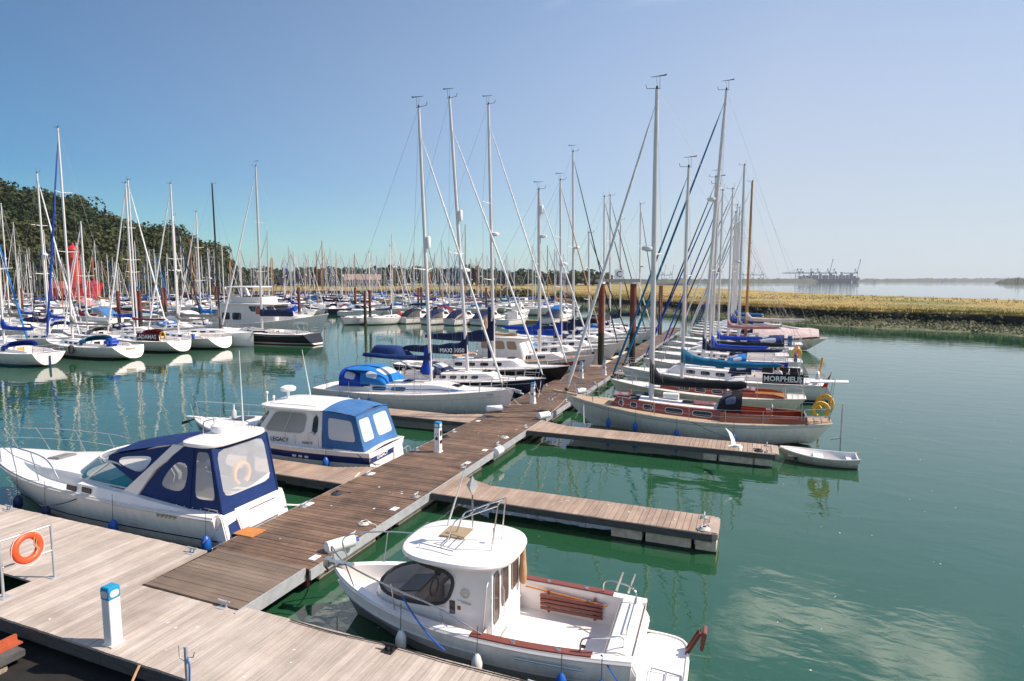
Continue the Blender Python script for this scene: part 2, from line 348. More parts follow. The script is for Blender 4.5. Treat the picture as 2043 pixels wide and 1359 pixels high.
def framed(S, u0, u1, v0, v1, a0, a1, b0, b1, th=0.03, p=6.0, out=1, n=36):
    """panel of the surface S with a rounded window opening; returns (frame, pane) builders"""
    uc, vc, a, b = (a0+a1)/2, (b0+b1)/2, (a1-a0)/2, (b1-b0)/2
    angs = sorted([2*PI*k/n for k in range(n)]+[math.atan2(v-vc, u-uc) % (2*PI) for u in (u0, u1) for v in (v0, v1)])
    O = []; I = []; J = []; K = []; H = []
    for t in angs:
        c, s_ = math.cos(t)*a, math.sin(t)*b
        # ray in (u,v) with the same direction as the true angle for the outer box
        du, dv = math.cos(t), math.sin(t)
        tt = min(((u1-uc)/du if du > 1e-9 else (u0-uc)/du if du < -1e-9 else 1e9), ((v1-vc)/dv if dv > 1e-9 else (v0-vc)/dv if dv < -1e-9 else 1e9))
        O.append(S(uc+du*tt, vc+dv*tt))
        r = (abs(du/a)**p+abs(dv/b)**p)**(-1/p); iu, iv = uc+du*r, vc+dv*r
        N = normal(S, iu, iv)*out; P = S(iu, iv); I.append(P); J.append(P-N*th); K.append(P-N*th*0.5)
        H.append([S(lerp(uc+du*tt, iu, q), lerp(vc+dv*tt, iv, q)) for q in (0.33, 0.67)])
    fr = MB().rows([O, [h[0] for h in H], [h[1] for h in H], I, J], closed=True)
    pn = MB(); m = len(K); pn.add(K+[sum(K, V())/m], [(i, (i+1) % m, m) for i in range(m)])
    return fr, pn
def plain(S, u0, u1, v0, v1, nu=8, nv=6):
    return MB().rows([[S(lerp(u0, u1, i/nu), lerp(v0, v1, j/nv)) for j in range(nv+1)] for i in range(nu+1)])

# ------------------------------------------------------------ boat components (local x forward, y to port, z up, waterline z = 0)
class Hull:
    def __init__(s, L, B, fb, ws=0.8, tm=0.42, rb=0.9, rs=0.3, draft=0.4, em=0.2, eb=0.75, p=2.1, q=0.95, flare=0.0, keel_up=0.0, xo=0.0):
        s.xo = xo
        s.L, s.B, s.fb, s.ws, s.tm, s.rb, s.rs, s.draft, s.em, s.eb, s.p, s.q, s.flare, s.ku = L, B, fb, ws, tm, rb, rs, draft, em, eb, p, q, flare, keel_up
    def b(s, u):
        if u <= s.tm: k = s.ws+(1-s.ws)*math.sin(PI/2*u/s.tm)
        else: k = max(0.0, 1-((u-s.tm)/(1-s.tm))**s.p)**s.q
        return max(0.012, s.B/2*k)
    def zs(s, u):
        a, m, c = s.fb
        # parabola through stern, 0.38 and bow
        t = u; k = 0.38
        return a*((t-k)*(t-1))/((0-k)*(0-1))+m*((t-0)*(t-1))/((k-0)*(k-1))+c*((t-0)*(t-k))/((1-0)*(1-k))
    def S(s, u, v, side=1):
        z0 = -s.draft*(1-0.25*sstep(0.75, 1, u))+s.ku*(1-sstep(0, 0.35, u)); z1 = s.zs(u); z = lerp(z0, z1, v)
        w = sstep(0.45, 1.0, u); e = lerp(s.em, s.eb, w)
        y = s.b(u)*(max(v, 1e-4)**e)*(1-s.flare*(1-v)*(0.4+0.6*w))
        x = s.xo+s.L*(u-0.5)-s.rb*(1-v)**1.25*sstep(0.55, 1, u)+s.rs*(1-v)*(1-sstep(0, 0.3, u))
        return V((x, y*side, z))
    def P(s, u, v): return s.S(u, v, 1)
    def Q(s, u, v): return s.S(u, v, -1)
    def ux(s, x): return (x-s.xo)/s.L+0.5
    def deckz(s, x): return s.zs(s.ux(x))
    def half(s, x): return s.b(s.ux(x))
    def mesh(s, nu=28, nv=10):
        mb = MB(); rows = []
        vs_ = [0, 0.06, 0.14, 0.22]+[0.22+0.78*k/(nv-3) for k in range(1, nv-2)]
        for i in range(nu+1):
            t = i/nu; u = t if nu > 12 else t
            rows.append([s.S(u, v) for v in reversed(vs_)]+[s.S(u, v, -1) for v in vs_])
        mb.rows(rows); mb.poly(rows[0], True); return mb
    def band(s, v0, v1, u0=0.0, u1=0.97, off=0.006, n=24):
        mb = MB()
        for side in (1, -1):
            r0 = []; r1 = []
            for i in range(n+1):
                u = lerp(u0, u1, i/n); o = V((0, side*off, 0))
                va = v0(u) if callable(v0) else v0; vb = v1(u) if callable(v1) else v1
                r0.append(s.S(u, va, side)+o); r1.append(s.S(u, vb, side)+o)
            mb.rows([r0, r1], flip=side < 0)
        return mb
    def rail(s, r=0.025, u0=0.0, u1=1.0, dz=0.0, n=28, side=None):
        mb = MB()
        for sd in ((1, -1) if side is None else (side,)):
            mb.tube([s.S(lerp(u0, u1, i/n), 1, sd)+V((0, 0, dz)) for i in range(n+1)], r, 5)
        return mb
    def deck(s, n=26, drop=0.015, camber=0.05, inset=0.01, cut=None, u0=0.0, u1=1.0):
        """deck sheet; cut = (x0, x1, half width) leaves a cockpit opening"""
        mb = MB(); us = [lerp(u0, u1, i/n) for i in range(n+1)]
        if cut: us = sorted(set(us+[s.ux(cut[0]), s.ux(cut[0])-1e-4, s.ux(cut[1]), s.ux(cut[1])+1e-4]))
        for side in (1, -1):
            rows = []
            for u in us:
                b = max(0.004, s.b(u)-inset); x = s.xo+s.L*(u-0.5); c = cut[2] if cut and cut[0]-1e-6 <= x <= cut[1]+1e-6 else 0.0
                c = min(c, b*0.93)
                rows.append([V((x, side*lerp(c, b, k/4), s.zs(u)-drop+camber*(1-(lerp(c, b, k/4)/b)**2)*min(1, b))) for k in range(5)])
            mb.rows(rows, flip=side > 0)
        return mb
    def gunwale(s, inset=0.12, drop=0.25, u0=0.0, u1=0.985, n=26, lift=0.012):
        """cap along the sheer with the inner bulwark face below it"""
        mb = MB()
        for side in (1, -1):
            rows = []
            for i in range(n+1):
                u = lerp(u0, u1, i/n); o = s.S(u, 1, side); b = s.b(u); bi = max(0.004, b-inset)
                rows.append([o+V((0, 0, -0.02)), o+V((0, 0, lift)), V((o.x, side*bi, o.z+lift)), V((o.x, side*bi*0.985, o.z-drop))])
            mb.rows(rows, flip=side > 0)
        return mb
    def well(s, x0, x1, w, z, coam=0.0):
        """cockpit well: sole and inner walls under a deck opening"""
        mb = MB(); w0 = min(w, s.half(x0)*0.93) if w > 0 else s.half(x0)+w; w1 = min(w, s.half(x1)*0.93) if w > 0 else s.half(x1)+w
        zt0, zt1 = s.deckz(x0)+0.03+coam, s.deckz(x1)+0.03+coam
        k = 0.72 if w > 0 else 1.0; e = 0.3 if w > 0 else 0.0; b = [(x0+e,-w0*k,z),(x1,-w1*k,z),(x1,w1*k,z),(x0+e,w0*k,z)]; t = [(x0,-w0,zt0),(x1,-w1,zt1),(x1,w1,zt1),(x0,w0,zt0)]
        mb.add(b+t, [(0,1,2,3),(0,4,5,1),(1,5,6,2),(2,6,7,3),(3,7,4,0)]); return mb
class House:
    """deckhouse: walls round a plan outline with straight sides and a rounded front; levels = (z, aft x, front x, half width, front radius)"""
    def __init__(s, levels, box=0.75, zf=None): s.lv = levels; s.k = box; s.zf = zf
    def at(s, v):
        n = len(s.lv)-1; t = min(max(v, 0), 1)*n; i = min(int(t), n-1); f = t-i
        return [lerp(a, b, f) for a, b in zip(s.lv[i], s.lv[i+1])]
    def S(s, u, v):
        z, xa, xf, w, r = s.at(v)
        if u <= 0.3: x, y = lerp(xa, xf-r, u/0.3), w
        elif u >= 0.7: x, y = lerp(xf-r, xa, (u-0.7)/0.3), -w
        else:
            a = PI/2-(u-0.3)/0.4*PI; c, q = math.cos(a), math.sin(a)
            x, y = xf-r+r*abs(c)**s.k, w*math.copysign(abs(q)**s.k, q)
        if s.zf: z += s.zf(x)
        return V((x, y, z))
    def us(s, n=8): return [0.3*i/4 for i in range(4)]+[0.3+0.4*i/(2*n) for i in range(2*n)]+[0.7+0.3*i/4 for i in range(5)]
    def walls(s, nv=5, n=8, aft=True, top=True, crown=0.06, v0=0.0, v1=1.0):
        mb = MB(); us = s.us(n); vs_ = [lerp(v0, v1, j/nv) for j in range(nv+1)]
        mb.rows([[s.S(u, v) for u in us] for v in vs_])
        if aft: mb.poly([s.S(0, v) for v in vs_]+[s.S(1, v) for v in reversed(vs_)])
        if top: s.roof(mb, us, v1, crown)
        return mb
    def roof(s, mb, us, v, crown):
        e = [s.S(u, v) for u in us]; c = V((sum(p.x for p in e)/len(e), 0, 0))
        rings = [e]
        for f in (0.88, 0.6, 0.3):
            rings.append([V((lerp(c.x, p.x, f) if abs(p.x-s.at(v)[1]) > 1e-6 else p.x, p.y*f, p.z+crown*(1-f*f))) for p in e])
        rings.append([V((lerp(c.x, p.x, 0.02) if abs(p.x-s.at(v)[1]) > 1e-6 else p.x, 0, p.z+crown)) for p in e])
        mb.rows(rings)
def slab(x0, x1, w, z, th, r=0.25, crown=0.05, n=32, pw=4.0, edge=0.5, w1=None):
    """rounded roof slab with soft edges"""
    mb = MB(); cx, hx = (x0+x1)/2, (x1-x0)/2; o = outline(n, pw); w1 = w if w1 is None else w1
    rings = []
    for f, dz in ((0.94, -th*0.5), (0.985, -th*0.35), (1.0, 0), (0.985, th*0.35), (0.94, th*0.5), (0.7, th*0.5+crown*0.5), (0.4, th*0.5+crown*0.85), (0.02, th*0.5+crown)):
        rings.append([V((cx+hx*c*f, lerp(w, w1, (c+1)/2)*s_*f, z+dz)) for c, s_ in o])
    mb.rows(rings, closed=True); mb.poly(rings[0], True); mb.poly(rings[-1]); return mb
def arc(a, b, h, n=10, up=V((0,0,1))):
    a = V(a); b = V(b); return [a.lerp(b, i/n)+up*(4*h*(i/n)*(1-i/n)) for i in range(n+1)]
def smooth_path(pts, n=6):
    pts = [V(p) for p in pts]; out = []
    for i in range(len(pts)-1):
        p0 = pts[max(i-1, 0)]; p1 = pts[i]; p2 = pts[i+1]; p3 = pts[min(i+2, len(pts)-1)]
        for k in range(n):
            t = k/n; out.append(0.5*((2*p1)+(p2-p0)*t+(2*p0-5*p1+4*p2-p3)*t*t+(3*p1-p0-3*p2+p3)*t**3))
    out.append(pts[-1]); return out
def fender(parent, x, y, z, m, h=0.5, r=0.11, line=0.5, lm=None, tip=None):
    f = MB().lathe([(0.02, -h/2), (r*0.7, -h/2+0.03), (r, -h/2+0.1), (r, h/2-0.14), (r*0.6, h/2-0.04), (0.03, h/2)], (x, y, z), 10).build('fender', m, parent)
    MB().tube([(x, y, z+h/2), (x, y-math.copysign(0.03, y), z+h/2+line)], 0.008, 4).build('fender_line', lm or rope_d, f)
    if tip: MB().lathe([(r*0.62, h/2-0.05), (0.045, h/2+0.02), (0.02, h/2+0.04)], (x, y, z), 8).build('fender_tip', tip, f)
    return f
def line(parent, a, b, sag=0.15, r=0.011, m=None, name='mooring_line'):
    return MB().tube(arc(a, b, -sag, 8), r, 5).build(name, m or rope_w, parent)
def horseshoe(parent, c, R=0.3, m=None, ax='x'):
    pts = []
    for k in range(15):
        a = rad(-60)+k/14*rad(300); u, w = R*math.cos(a-PI/2+rad(60)+PI/6), R*math.sin(a-PI/2+rad(60)+PI/6)
        a2 = rad(-60)+k/14*rad(300); u, w = R*math.sin(rad(-150)+k/14*rad(300)), R*1.1*math.cos(rad(-150)+k/14*rad(300))
        pts.append(V(c)+V((0, u, w) if ax == 'x' else (u, 0, w)))
    return MB().tube(pts, 0.085, 8, sy=0.8).build('horseshoe_buoy', m or yellow, parent)
def hood_S(xa, xf, w, h, z0, base=None):
    """spray hood shell: u from the aft hoop to the front foot, v over the top from port to starboard"""
    def S(u, v):
        hh = h*(1-u**2.2)**0.6 if u < 1 else 0.0; a = PI*v
        y = w*(1-0.12*u)*math.copysign(abs(math.cos(a))**0.6, math.cos(a)); z = hh*abs(math.sin(a))**0.55
        return V((lerp(xa, xf, u)+0.12*(1-u)*0, y, (base(lerp(xa, xf, u)) if base else z0)+z))
    return S
def sprayhood(parent, xa, xf, w, h, z0, m, m2=None, win=vinyl, name='sprayhood'):
    S = hood_S(xa, xf, w, h, z0)
    o = MB().rows([[S(i/8, j/16) for j in range(17)] for i in range(9)]).build(name, m, parent)
    for v0, v1 in ((0.36, 0.64), (0.08, 0.27), (0.73, 0.92)):
        patch(S, 0.22 if v0 < 0.3 or v0 > 0.7 else 0.4, 0.62 if v0 < 0.3 or v0 > 0.7 else 0.8, v0, v1, 0.008, out=(1 if normal(S, 0.5, 0.5).z > 0 else -1)).build('hood_window', vinyl_pale if win is vinyl else win, o)
    return o
def sail_cover(parent, xm, xe, zb, h0, h1, w, m, collar=0.9, sag=0.05, name='sail_cover', ze=None):
    """stowed mainsail under its cover along the boom, with the collar up the mast; xm > xe"""
    mb = MB(); rows = []; n = 18; ze = zb if ze is None else ze
    for i in range(n+1):
        t = i/n; x = lerp(xm+0.06, xe, t); hh = lerp(h0, h1, t**0.7)*(1+0.05*math.sin(t*23+h0*9)); ww = w*lerp(1, 0.55, t)*(1+0.06*math.sin(t*31))
        zt = lerp(zb, ze, t)-sag*math.sin(PI*t); up = collar*max(0, 1-t/0.12)**1.5
        if t == 1: ww *= 0.7; hh *= 0.8
        rows.append([V((x, ww*math.cos(a)*(1-0.55*max(0, math.sin(a))*(1 if up > 0.1 else 0.45)), zt-0.06+(hh+up)*(0.5+0.5*math.sin(a)))) for a in [2*PI*k/12 for k in range(12)]])
    mb.rows(rows, closed=True); mb.poly(rows[0]); mb.poly(rows[-1], True)
    return mb.build(name, m, parent)
def mast_top(root, x, z, d):
    if d < 1: return
    g = MB().tube([(x-0.15, 0, z+0.03), (x+0.45, 0, z+0.08)], 0.013, 4).tube([(x-0.12, 0, z), (x-0.12, 0, z+0.55)], 0.009, 4)
    g.tube([(x+0.45, 0, z+0.08), (x+0.5, 0, z+0.26)], 0.016, 4).build('wind_sensor', black, root)
    MB().lathe([(0.045, 0), (0.05, 0.12), (0.03, 0.16)], (x, 0, z), 8).build('masthead_light', black, root)
    if d > 1: MB().tube([(x-0.02, 0, z+0.1), (x+0.05, 0, z+0.55)], 0.006, 4).prism([(x-0.4, z+0.55), (x+0.2, z+0.545), (x+0.32, z+0.57), (x+0.1, z+0.57), (x-0.3, z+0.60), (x-0.42, z+0.63)], -0.005, 0.005, 'y').build('wind_vane', black, root)
def rig(root, h, xm, zd, top, d=2, rake=0.02, mr=0.085, mm=None, furl=None, furl_r=0.055, spread=(0.5,), boom=3.6, zb=None, cover=None, covh=(0.5, 0.25), bow=None, stern=None,
        backstay=True, radar=None, reflector=None, boom_m=None, frac=0.97, cov_w=0.15, collar=0.9, sagc=0.05, mast_name='mast'):
    mm = mm or alu_white; Hm = top-zd; xt = xm-rake*Hm
    def at(t): return V((lerp(xm, xt, t), 0, lerp(zd, top, t)))
    MB().tube([at(0), at(0.5), at(0.8), at(1)], [mr, mr, mr*0.93, mr*0.72], 10 if d > 0 else 6, sy=0.72).build(mast_name, mm, root)
    mast_top(root, xt, top, d)
    zb = zb if zb is not None else zd+0.9
    xb = lambda z: at((z-zd)/Hm).x
    if boom:
        MB().tube([(xb(zb)-0.06, 0, zb), (xb(zb)-boom, 0, zb+0.05)], 0.065, 8 if d else 5).build('boom', boom_m or mm, root)
        if cover: sail_cover(root, xb(zb), xb(zb)-boom+0.1, zb, covh[0], covh[1], cov_w, cover, collar, sagc, ze=zb+0.05)
    bow = bow or (h.L/2-0.15, 0, h.zs(1)+0.08); stern = stern or (-h.L/2+0.1, 0, h.zs(0)+0.05)
    if furl:
        ft = at(frac); b = V(bow); n = 12
        MB().tube([b.lerp(ft, t) for t in (0, 0.02, 0.06, 0.3, 0.6, 0.9, 0.96, 1)], [0.02, furl_r*0.8, furl_r*1.15, furl_r*1.05, furl_r*0.9, furl_r*0.62, 0.015, 0.012], 8 if d else 5).build('furled_headsail', furl, root)
        if d > 1: MB().lathe([(0.1, 0), (0.1, 0.1), (0.06, 0.14)], (b.x, 0, b.z-0.02), 8).build('furling_drum', black, root)
    else: MB().tube([bow, at(0.99)], 0.008, 3).build('forestay', wire, root)
    wr = 0.007 if d else 0.012
    if backstay:
        if d > 1:
            k = at(0.35); j = V((stern[0]+0.6, 0, stern[2]+2.4))
            MB().tube([at(1), j], wr, 3).build('backstay', wire, root)
            for s in (1, -1): MB().tube([j, (stern[0], s*h.b(0.02)*0.75, stern[2])], wr, 3).build('backstay_leg', wire, root)
        else: MB().tube([stern, at(1)], wr, 3).build('backstay', wire, root)
    hb = h.half(xm)*0.9; zc = h.deckz(xm)
    tips = {}
    for s in (1, -1):
        pts = [V((xm-0.15, s*hb, zc))]
        for sp in spread:
            p = at(sp); w = min(hb*0.95, 0.95)*(1.0 if sp == spread[0] else 0.8); tip = p+V((-0.22, s*w, 0.08)); pts.append(tip)
            if d > 0: MB().tube([p, tip], [0.032, 0.02], 5, sy=0.6).build('spreader', mm, root)
        pts.append(at(0.985))
        MB().tube(pts, wr, 3).build('shroud', wire, root)
        if d > 1: MB().tube([V((xm-0.3, s*hb*0.96, zc)), at(spread[0])], wr, 3).build('lower_shroud', wire, root)
        if d > 1: MB().tube([at(spread[0])+V((-0.1, s*0.5, 0)), V((xm-0.55, s*0.25, zb+0.1))], 0.005, 3).build('halyard', wire, root)
    if d > 1:
        MB().tube([at(0.97)+V((-0.1, 0.06, 0)), V((xb(zd+0.3)-0.14, 0.1, zd+0.3))], 0.006, 3).tube([at(0.9)+V((0.1, 0.06, 0)), V((xb(zd+0.3)+0.12, 0.1, zd+0.3))], 0.006, 3).build('halyard', rope_w, root)
    if radar:
        p = at(radar); a = V((p.x+0.3, 0, p.z))
        r_ = MB().lathe([(0.05, -0.1), (0.24, -0.08), (0.27, 0.0), (0.25, 0.08), (0.1, 0.13), (0.02, 0.135)], a, 14).build('radar_dome', white_pl, root)
        MB().bar((p.x, 0, p.z-0.12), (a.x+0.1, 0, a.z-0.11), 0.14, 0.03).build('radar_bracket', alu, r_)
    if reflector:
        p = at(reflector)
        MB().lathe([(0.02, -0.33), (0.1, -0.31), (0.125, -0.24), (0.125, 0.24), (0.1, 0.31), (0.02, 0.33)], (p.x+0.21, 0, p.z), 10).build('radar_reflector', white_pl, root)
    return at
def guard(root, h, u0=0.06, u1=0.9, n=6, hgt=0.58, d=2, m=None):
    """stanchions with two guard wires along each side"""
    m = m or steel
    for s in (1, -1):
        mb = MB(); tops = []
        for i in range(n+1):
            p = h.S(lerp(u0, u1, i/n), 1, s)*1.0; p.y *= 0.95; t = p+V((0, 0, hgt)); tops.append((p, t)); MB().tube([p, t], 0.014, 5).build('stanchion', m, root)
        w = MB(); w.tube([t for p, t in tops], 0.006, 3); w.tube([p.lerp(t, 0.5) for p, t in tops], 0.006, 3); w.build('guard_wires', wire, root)
def pulpit(root, h, hgt=0.6, u=0.86, out=0.18, m=None, low=True):
    m = m or steel; a = h.S(u, 1); b = h.S(0.95, 1); z = h.zs(1); x = h.L/2+out
    def side(s): return [V((a.x, a.y*0.93*s, a.z)), V((a.x+0.1, a.y*0.95*s, a.z+hgt)), V((b.x, (b.y+0.05)*s, b.z+hgt)), V((x-0.08, 0.16*s, z+hgt+0.02))]
    mb = MB().tube(side(1)+[V((x, 0, z+hgt+0.02))]+side(-1)[::-1], 0.016, 6)
    mb.tube([(b.x, b.y*0.9, b.z), (b.x+0.12, b.y+0.03, b.z+hgt)], 0.014, 5).tube([(b.x, -b.y*0.9, b.z), (b.x+0.12, -b.y-0.03, b.z+hgt)], 0.014, 5)
    if low: mb.tube([V((a.x+0.05, a.y*0.94, a.z+hgt*0.5)), V((b.x+0.06, b.y, b.z+hgt*0.5))], 0.012, 5).tube([V((a.x+0.05, -a.y*0.94, a.z+hgt*0.5)), V((b.x+0.06, -b.y, b.z+hgt*0.5))], 0.012, 5)
    return mb.build('pulpit', m, root)
def pushpit(root, h, hgt=0.62, u=0.09, m=None):
    m = m or steel; a = h.S(u, 1); b = h.S(0.005, 1)
    mb = MB()
    for k in (1.0, 0.52):
        mb.tube([V((a.x, a.y*0.95, a.z+hgt*k)), V((b.x+0.05, b.y*0.92, b.z+hgt*k)), V((b.x+0.03, -b.y*0.92, b.z+hgt*k)), V((a.x, -a.y*0.95, a.z+hgt*k))], 0.015, 5)
    for p in (V((a.x, a.y*0.95, a.z)), V((b.x+0.05, b.y*0.92, b.z)), V((b.x+0.03, b.y*0.3, b.z))):
        for s in (1, -1): mb.tube([(p.x, p.y*s, p.z), (p.x, p.y*s, p.z+hgt)], 0.014, 5)
    return mb.build('pushpit', m, root)
def dodger(root, h, x0, x1, z0, z1, m, word=None, size=0.3, lm=None, bold=0.012, side=1, flip=False):
    """canvas weather cloth laced to the guard wires beside the cockpit"""
    n = 8; top = []; bot = []; tb = []; bb = []
    for i in range(n+1):
        x = lerp(x0, x1, i/n); y = h.half(x)*0.965*side
        top.append(V((x, y, h.deckz(x)+z1))); bot.append(V((x, y, h.deckz(x)+z0))); tb.append(V((x, y-0.02*side, h.deckz(x)+z1))); bb.append(V((x, y-0.02*side, h.deckz(x)+z0)))
    o = MB().rows([bot, top, tb, bb, bot]).build('weather_cloth', m, root)
    if word:
        c = (top[n//2]+bot[n//2])/2+V((0, 0.03*side, 0)); r = (top[-1]-top[0]).normalized()
        if r.x*side > 0: r = -r          # reads from outboard
        text(word, size, lm or letter_w, o, c, r, V((0, 0, 1)), bold=bold)
    return o
def deck_gear(root, h, house_top, xs, m=None):
    pass
def yacht(name, label, loc, rz, L, B, fb, hullm, rigp, d=2, group=None, cabin=None, deckm=None, hood=None, cock=(0.1, 0.36), sheer_rail=None, hullp=None, stripe=None, cat='sailing boat',
          dodgers=None, win_m=None, cabm=None, wheel=True, furl=None, rails=True, fenders=(), bimini=None, ports=5, hood_h=0.62, hatch=True, cove=None):
    """a sailing yacht: hull, deck, coachroof with windows, cockpit, rig, rails, canvas"""
    root = thing(name, label, cat, loc, rz, group)
    hp = dict(ws=0.78, tm=0.42, rb=0.95, rs=0.35, draft=0.4, keel_up=0.45, em=0.26); hp.update(hullp or {})
    h = Hull(L, B, fb, **hp); hi = d > 1
    hl = h.mesh(30 if hi else 16 if d else 12, 10 if hi else 8).build('hull', hullm, root)
    if stripe: h.band(stripe[0], stripe[1], 0.03, 0.95).build('hull_stripe', stripe[2], hl)
    if cove: h.band(cove[0], cove[1], 0.02, 0.96).build('cove_line', cove[2], hl)
    cx0, cx1 = L*(cock[0]-0.5), L*(cock[1]-0.5); cw = B*0.27
    h.deck(26 if hi else 14, cut=(cx0, cx1, cw), camber=0.07).build('deck', deckm or nonskid, root)
    h.well(cx0, cx1, cw, 0.55, 0.0).build('cockpit_well', cabm or gel, root)
    h.rail(0.022 if d else 0.03, n=28 if hi else 12).build('toe_rail', sheer_rail or alu, root)
    if d:
        for s in (1, -1):
            MB().prism([(cx0, h.deckz(cx0)-0.02), (cx1+0.05, h.deckz(cx1)-0.02), (cx1+0.05, h.deckz(cx1)+0.3), (cx0+0.5, h.deckz(cx0)+0.2), (cx0, h.deckz(cx0)+0.08)], s*(cw+0.003), s*(cw+0.12), 'y').build('cockpit_coaming', cabm or gel, root)
    # coachroof
    cb = dict(x0=cx1+0.02, x1=L*0.27, w0=B*0.33, w1=B*0.16, hgt=0.38, front=0.9); cb.update(cabin or {})
    zf = lambda x: h.deckz(x)
    hs = House([(-0.03, cb['x0'], cb['x1'], cb['w0'], 0.0), (cb['hgt'], cb['x0'], cb['x1'], cb['w0']*0.86, 0.0)])
    def cs(u, v):        # long tapering trunk: sides, sloping front
        t = u; x = lerp(cb['x0'], cb['x1'], t); w = lerp(cb['w0'], cb['w1'], t**1.6)*(1-0.14*min(v/0.55, 1)); hh = cb['hgt']*(1-sstep(1-cb['front']/(cb['x1']-cb['x0']), 1.0, t)*0.97)
        if v <= 0.55: return V((x, w, h.deckz(x)-0.02+hh*(v/0.55)))
        k = (v-0.55)/0.45; return V((x, w*(1-k), h.deckz(x)-0.02+hh+0.09*(1-(1-k)**2)*(hh/cb['hgt'])))
    nv = [0, 0.2, 0.4, 0.52, 0.55, 0.58, 0.7, 0.85, 1]
    mb = MB(); nn = 16 if hi else 8
    rows = [[cs(i/nn, v) for v in nv] for i in range(nn+1)]
    mb.rows(rows); mb.mirror(); mb.poly([cs(0, v) for v in nv]+[V((p.x, -p.y, p.z)) for p in (cs(0, v) for v in reversed(nv[:-1]))])
    cab = mb.build('coachroof', cabm or gel, root)
    if cb.get('topm'):
        t_ = MB().rows([[cs(i/nn, v)+V((0, 0, 0.006)) for v in (0.6, 0.7, 0.85, 1)] for i in range(nn)]); t_.mirror(); t_.build('coachroof_top', cb['topm'], cab)
    if d:
        csm = lambda u, v: V((cs(u, v).x, -cs(u, v).y, cs(u, v).z))
        un = cb.get('wins') or [(0.05+0.72*i/ports, 0.05+0.72*i/ports+0.72/ports*0.62) for i in range(ports)]
        for (a, b) in un:
            for S_, o_ in ((cs, 1), (csm, 1)):
                nrm = normal(S_, (a+b)/2, 0.3); o2 = 1 if nrm.y*(1 if S_ is cs else -1) > 0 else -1
                w_ = patch(S_, a, b, 0.17, 0.42, 0.012, out=o2, n=16).build('cabin_window', win_m or glass_dk, cab)
                if cb.get('frame'): patch(S_, a-0.005, b+0.005, 0.145, 0.445, 0.006, out=o2, n=16).build('window_frame', cb['frame'], w_)
        MB().box(cb['x0']-0.012, cb['x0']-0.002, -0.28, 0.28, h.deckz(cb['x0'])-0.2, h.deckz(cb['x0'])+cb['hgt']*0.9).build('companionway', cb.get('door') or glass_dk, cab)
    if hi and hatch:
        for t in (0.3, 0.78):
            p = cs(t, 1); MB().box(p.x-0.25, p.x+0.25, -0.25, 0.25, p.z-0.01, p.z+0.045).build('deck_hatch', glass_dk, cab, bevel=0.012)
        for s in (1, -1): MB().tube(arc(cs(0.12, 0.75)*1.0, cs(0.5, 0.75), 0.0, 6), 0.018, 5).build('grab_rail', teak, cab) if s > 0 else MB().tube([V((p.x, -p.y, p.z+0.04)) for p in arc(cs(0.12, 0.75), cs(0.5, 0.75), 0.0, 6)], 0.018, 5).build('grab_rail', teak, cab)
        for s in (1, -1): MB().lathe([(0.06, 0), (0.045, 0.05), (0.055, 0.1), (0.05, 0.12)], (cx1-0.5, s*(cw+0.06), h.deckz(cx1)+0.26), 8).build('winch', steel, root)
    if hood: sprayhood(root, cb['x0']-0.35, cb['x0']+1.0, B*0.33, hood_h, h.deckz(cb['x0'])+cb['hgt']*0.78, hood)
    if bimini: slab(cx0+0.1, cx1-0.5, B*0.3, h.deckz(cx0)+1.75, 0.08).build('bimini', bimini, root)
    if wheel and hi:
        MB().torus((cx0+0.7, 0, h.deckz(cx0)+0.35), 0.42, 0.016, 'x', 20, 5).box(cx0+0.72, cx0+0.84, -0.09, 0.09, 0.45, h.deckz(cx0)+0.45).build('steering_wheel', steel, root)
    if rails and d:
        pulpit(root, h); pushpit(root, h)
        if hi: guard(root, h, 0.1, 0.86, 6)
    for f in fenders: fender(root, f[0], h.half(f[0])*f[3]+0.1*f[3], f[1], f[2], line=max(0.1, h.deckz(f[0])-f[1]-0.2), tip=f[4] if len(f) > 4 else None)
    if dodgers:
        for q in dodgers: dodger(root, h, *q)
    xm = rigp.pop('xm', L*0.06); zd = h.deckz(xm)+cb['hgt']*0.95 if cb['x0'] < xm < cb['x1']-0.3 else h.deckz(xm)
    rig(root, h, xm, zd, d=d, **rigp)
    return root, h

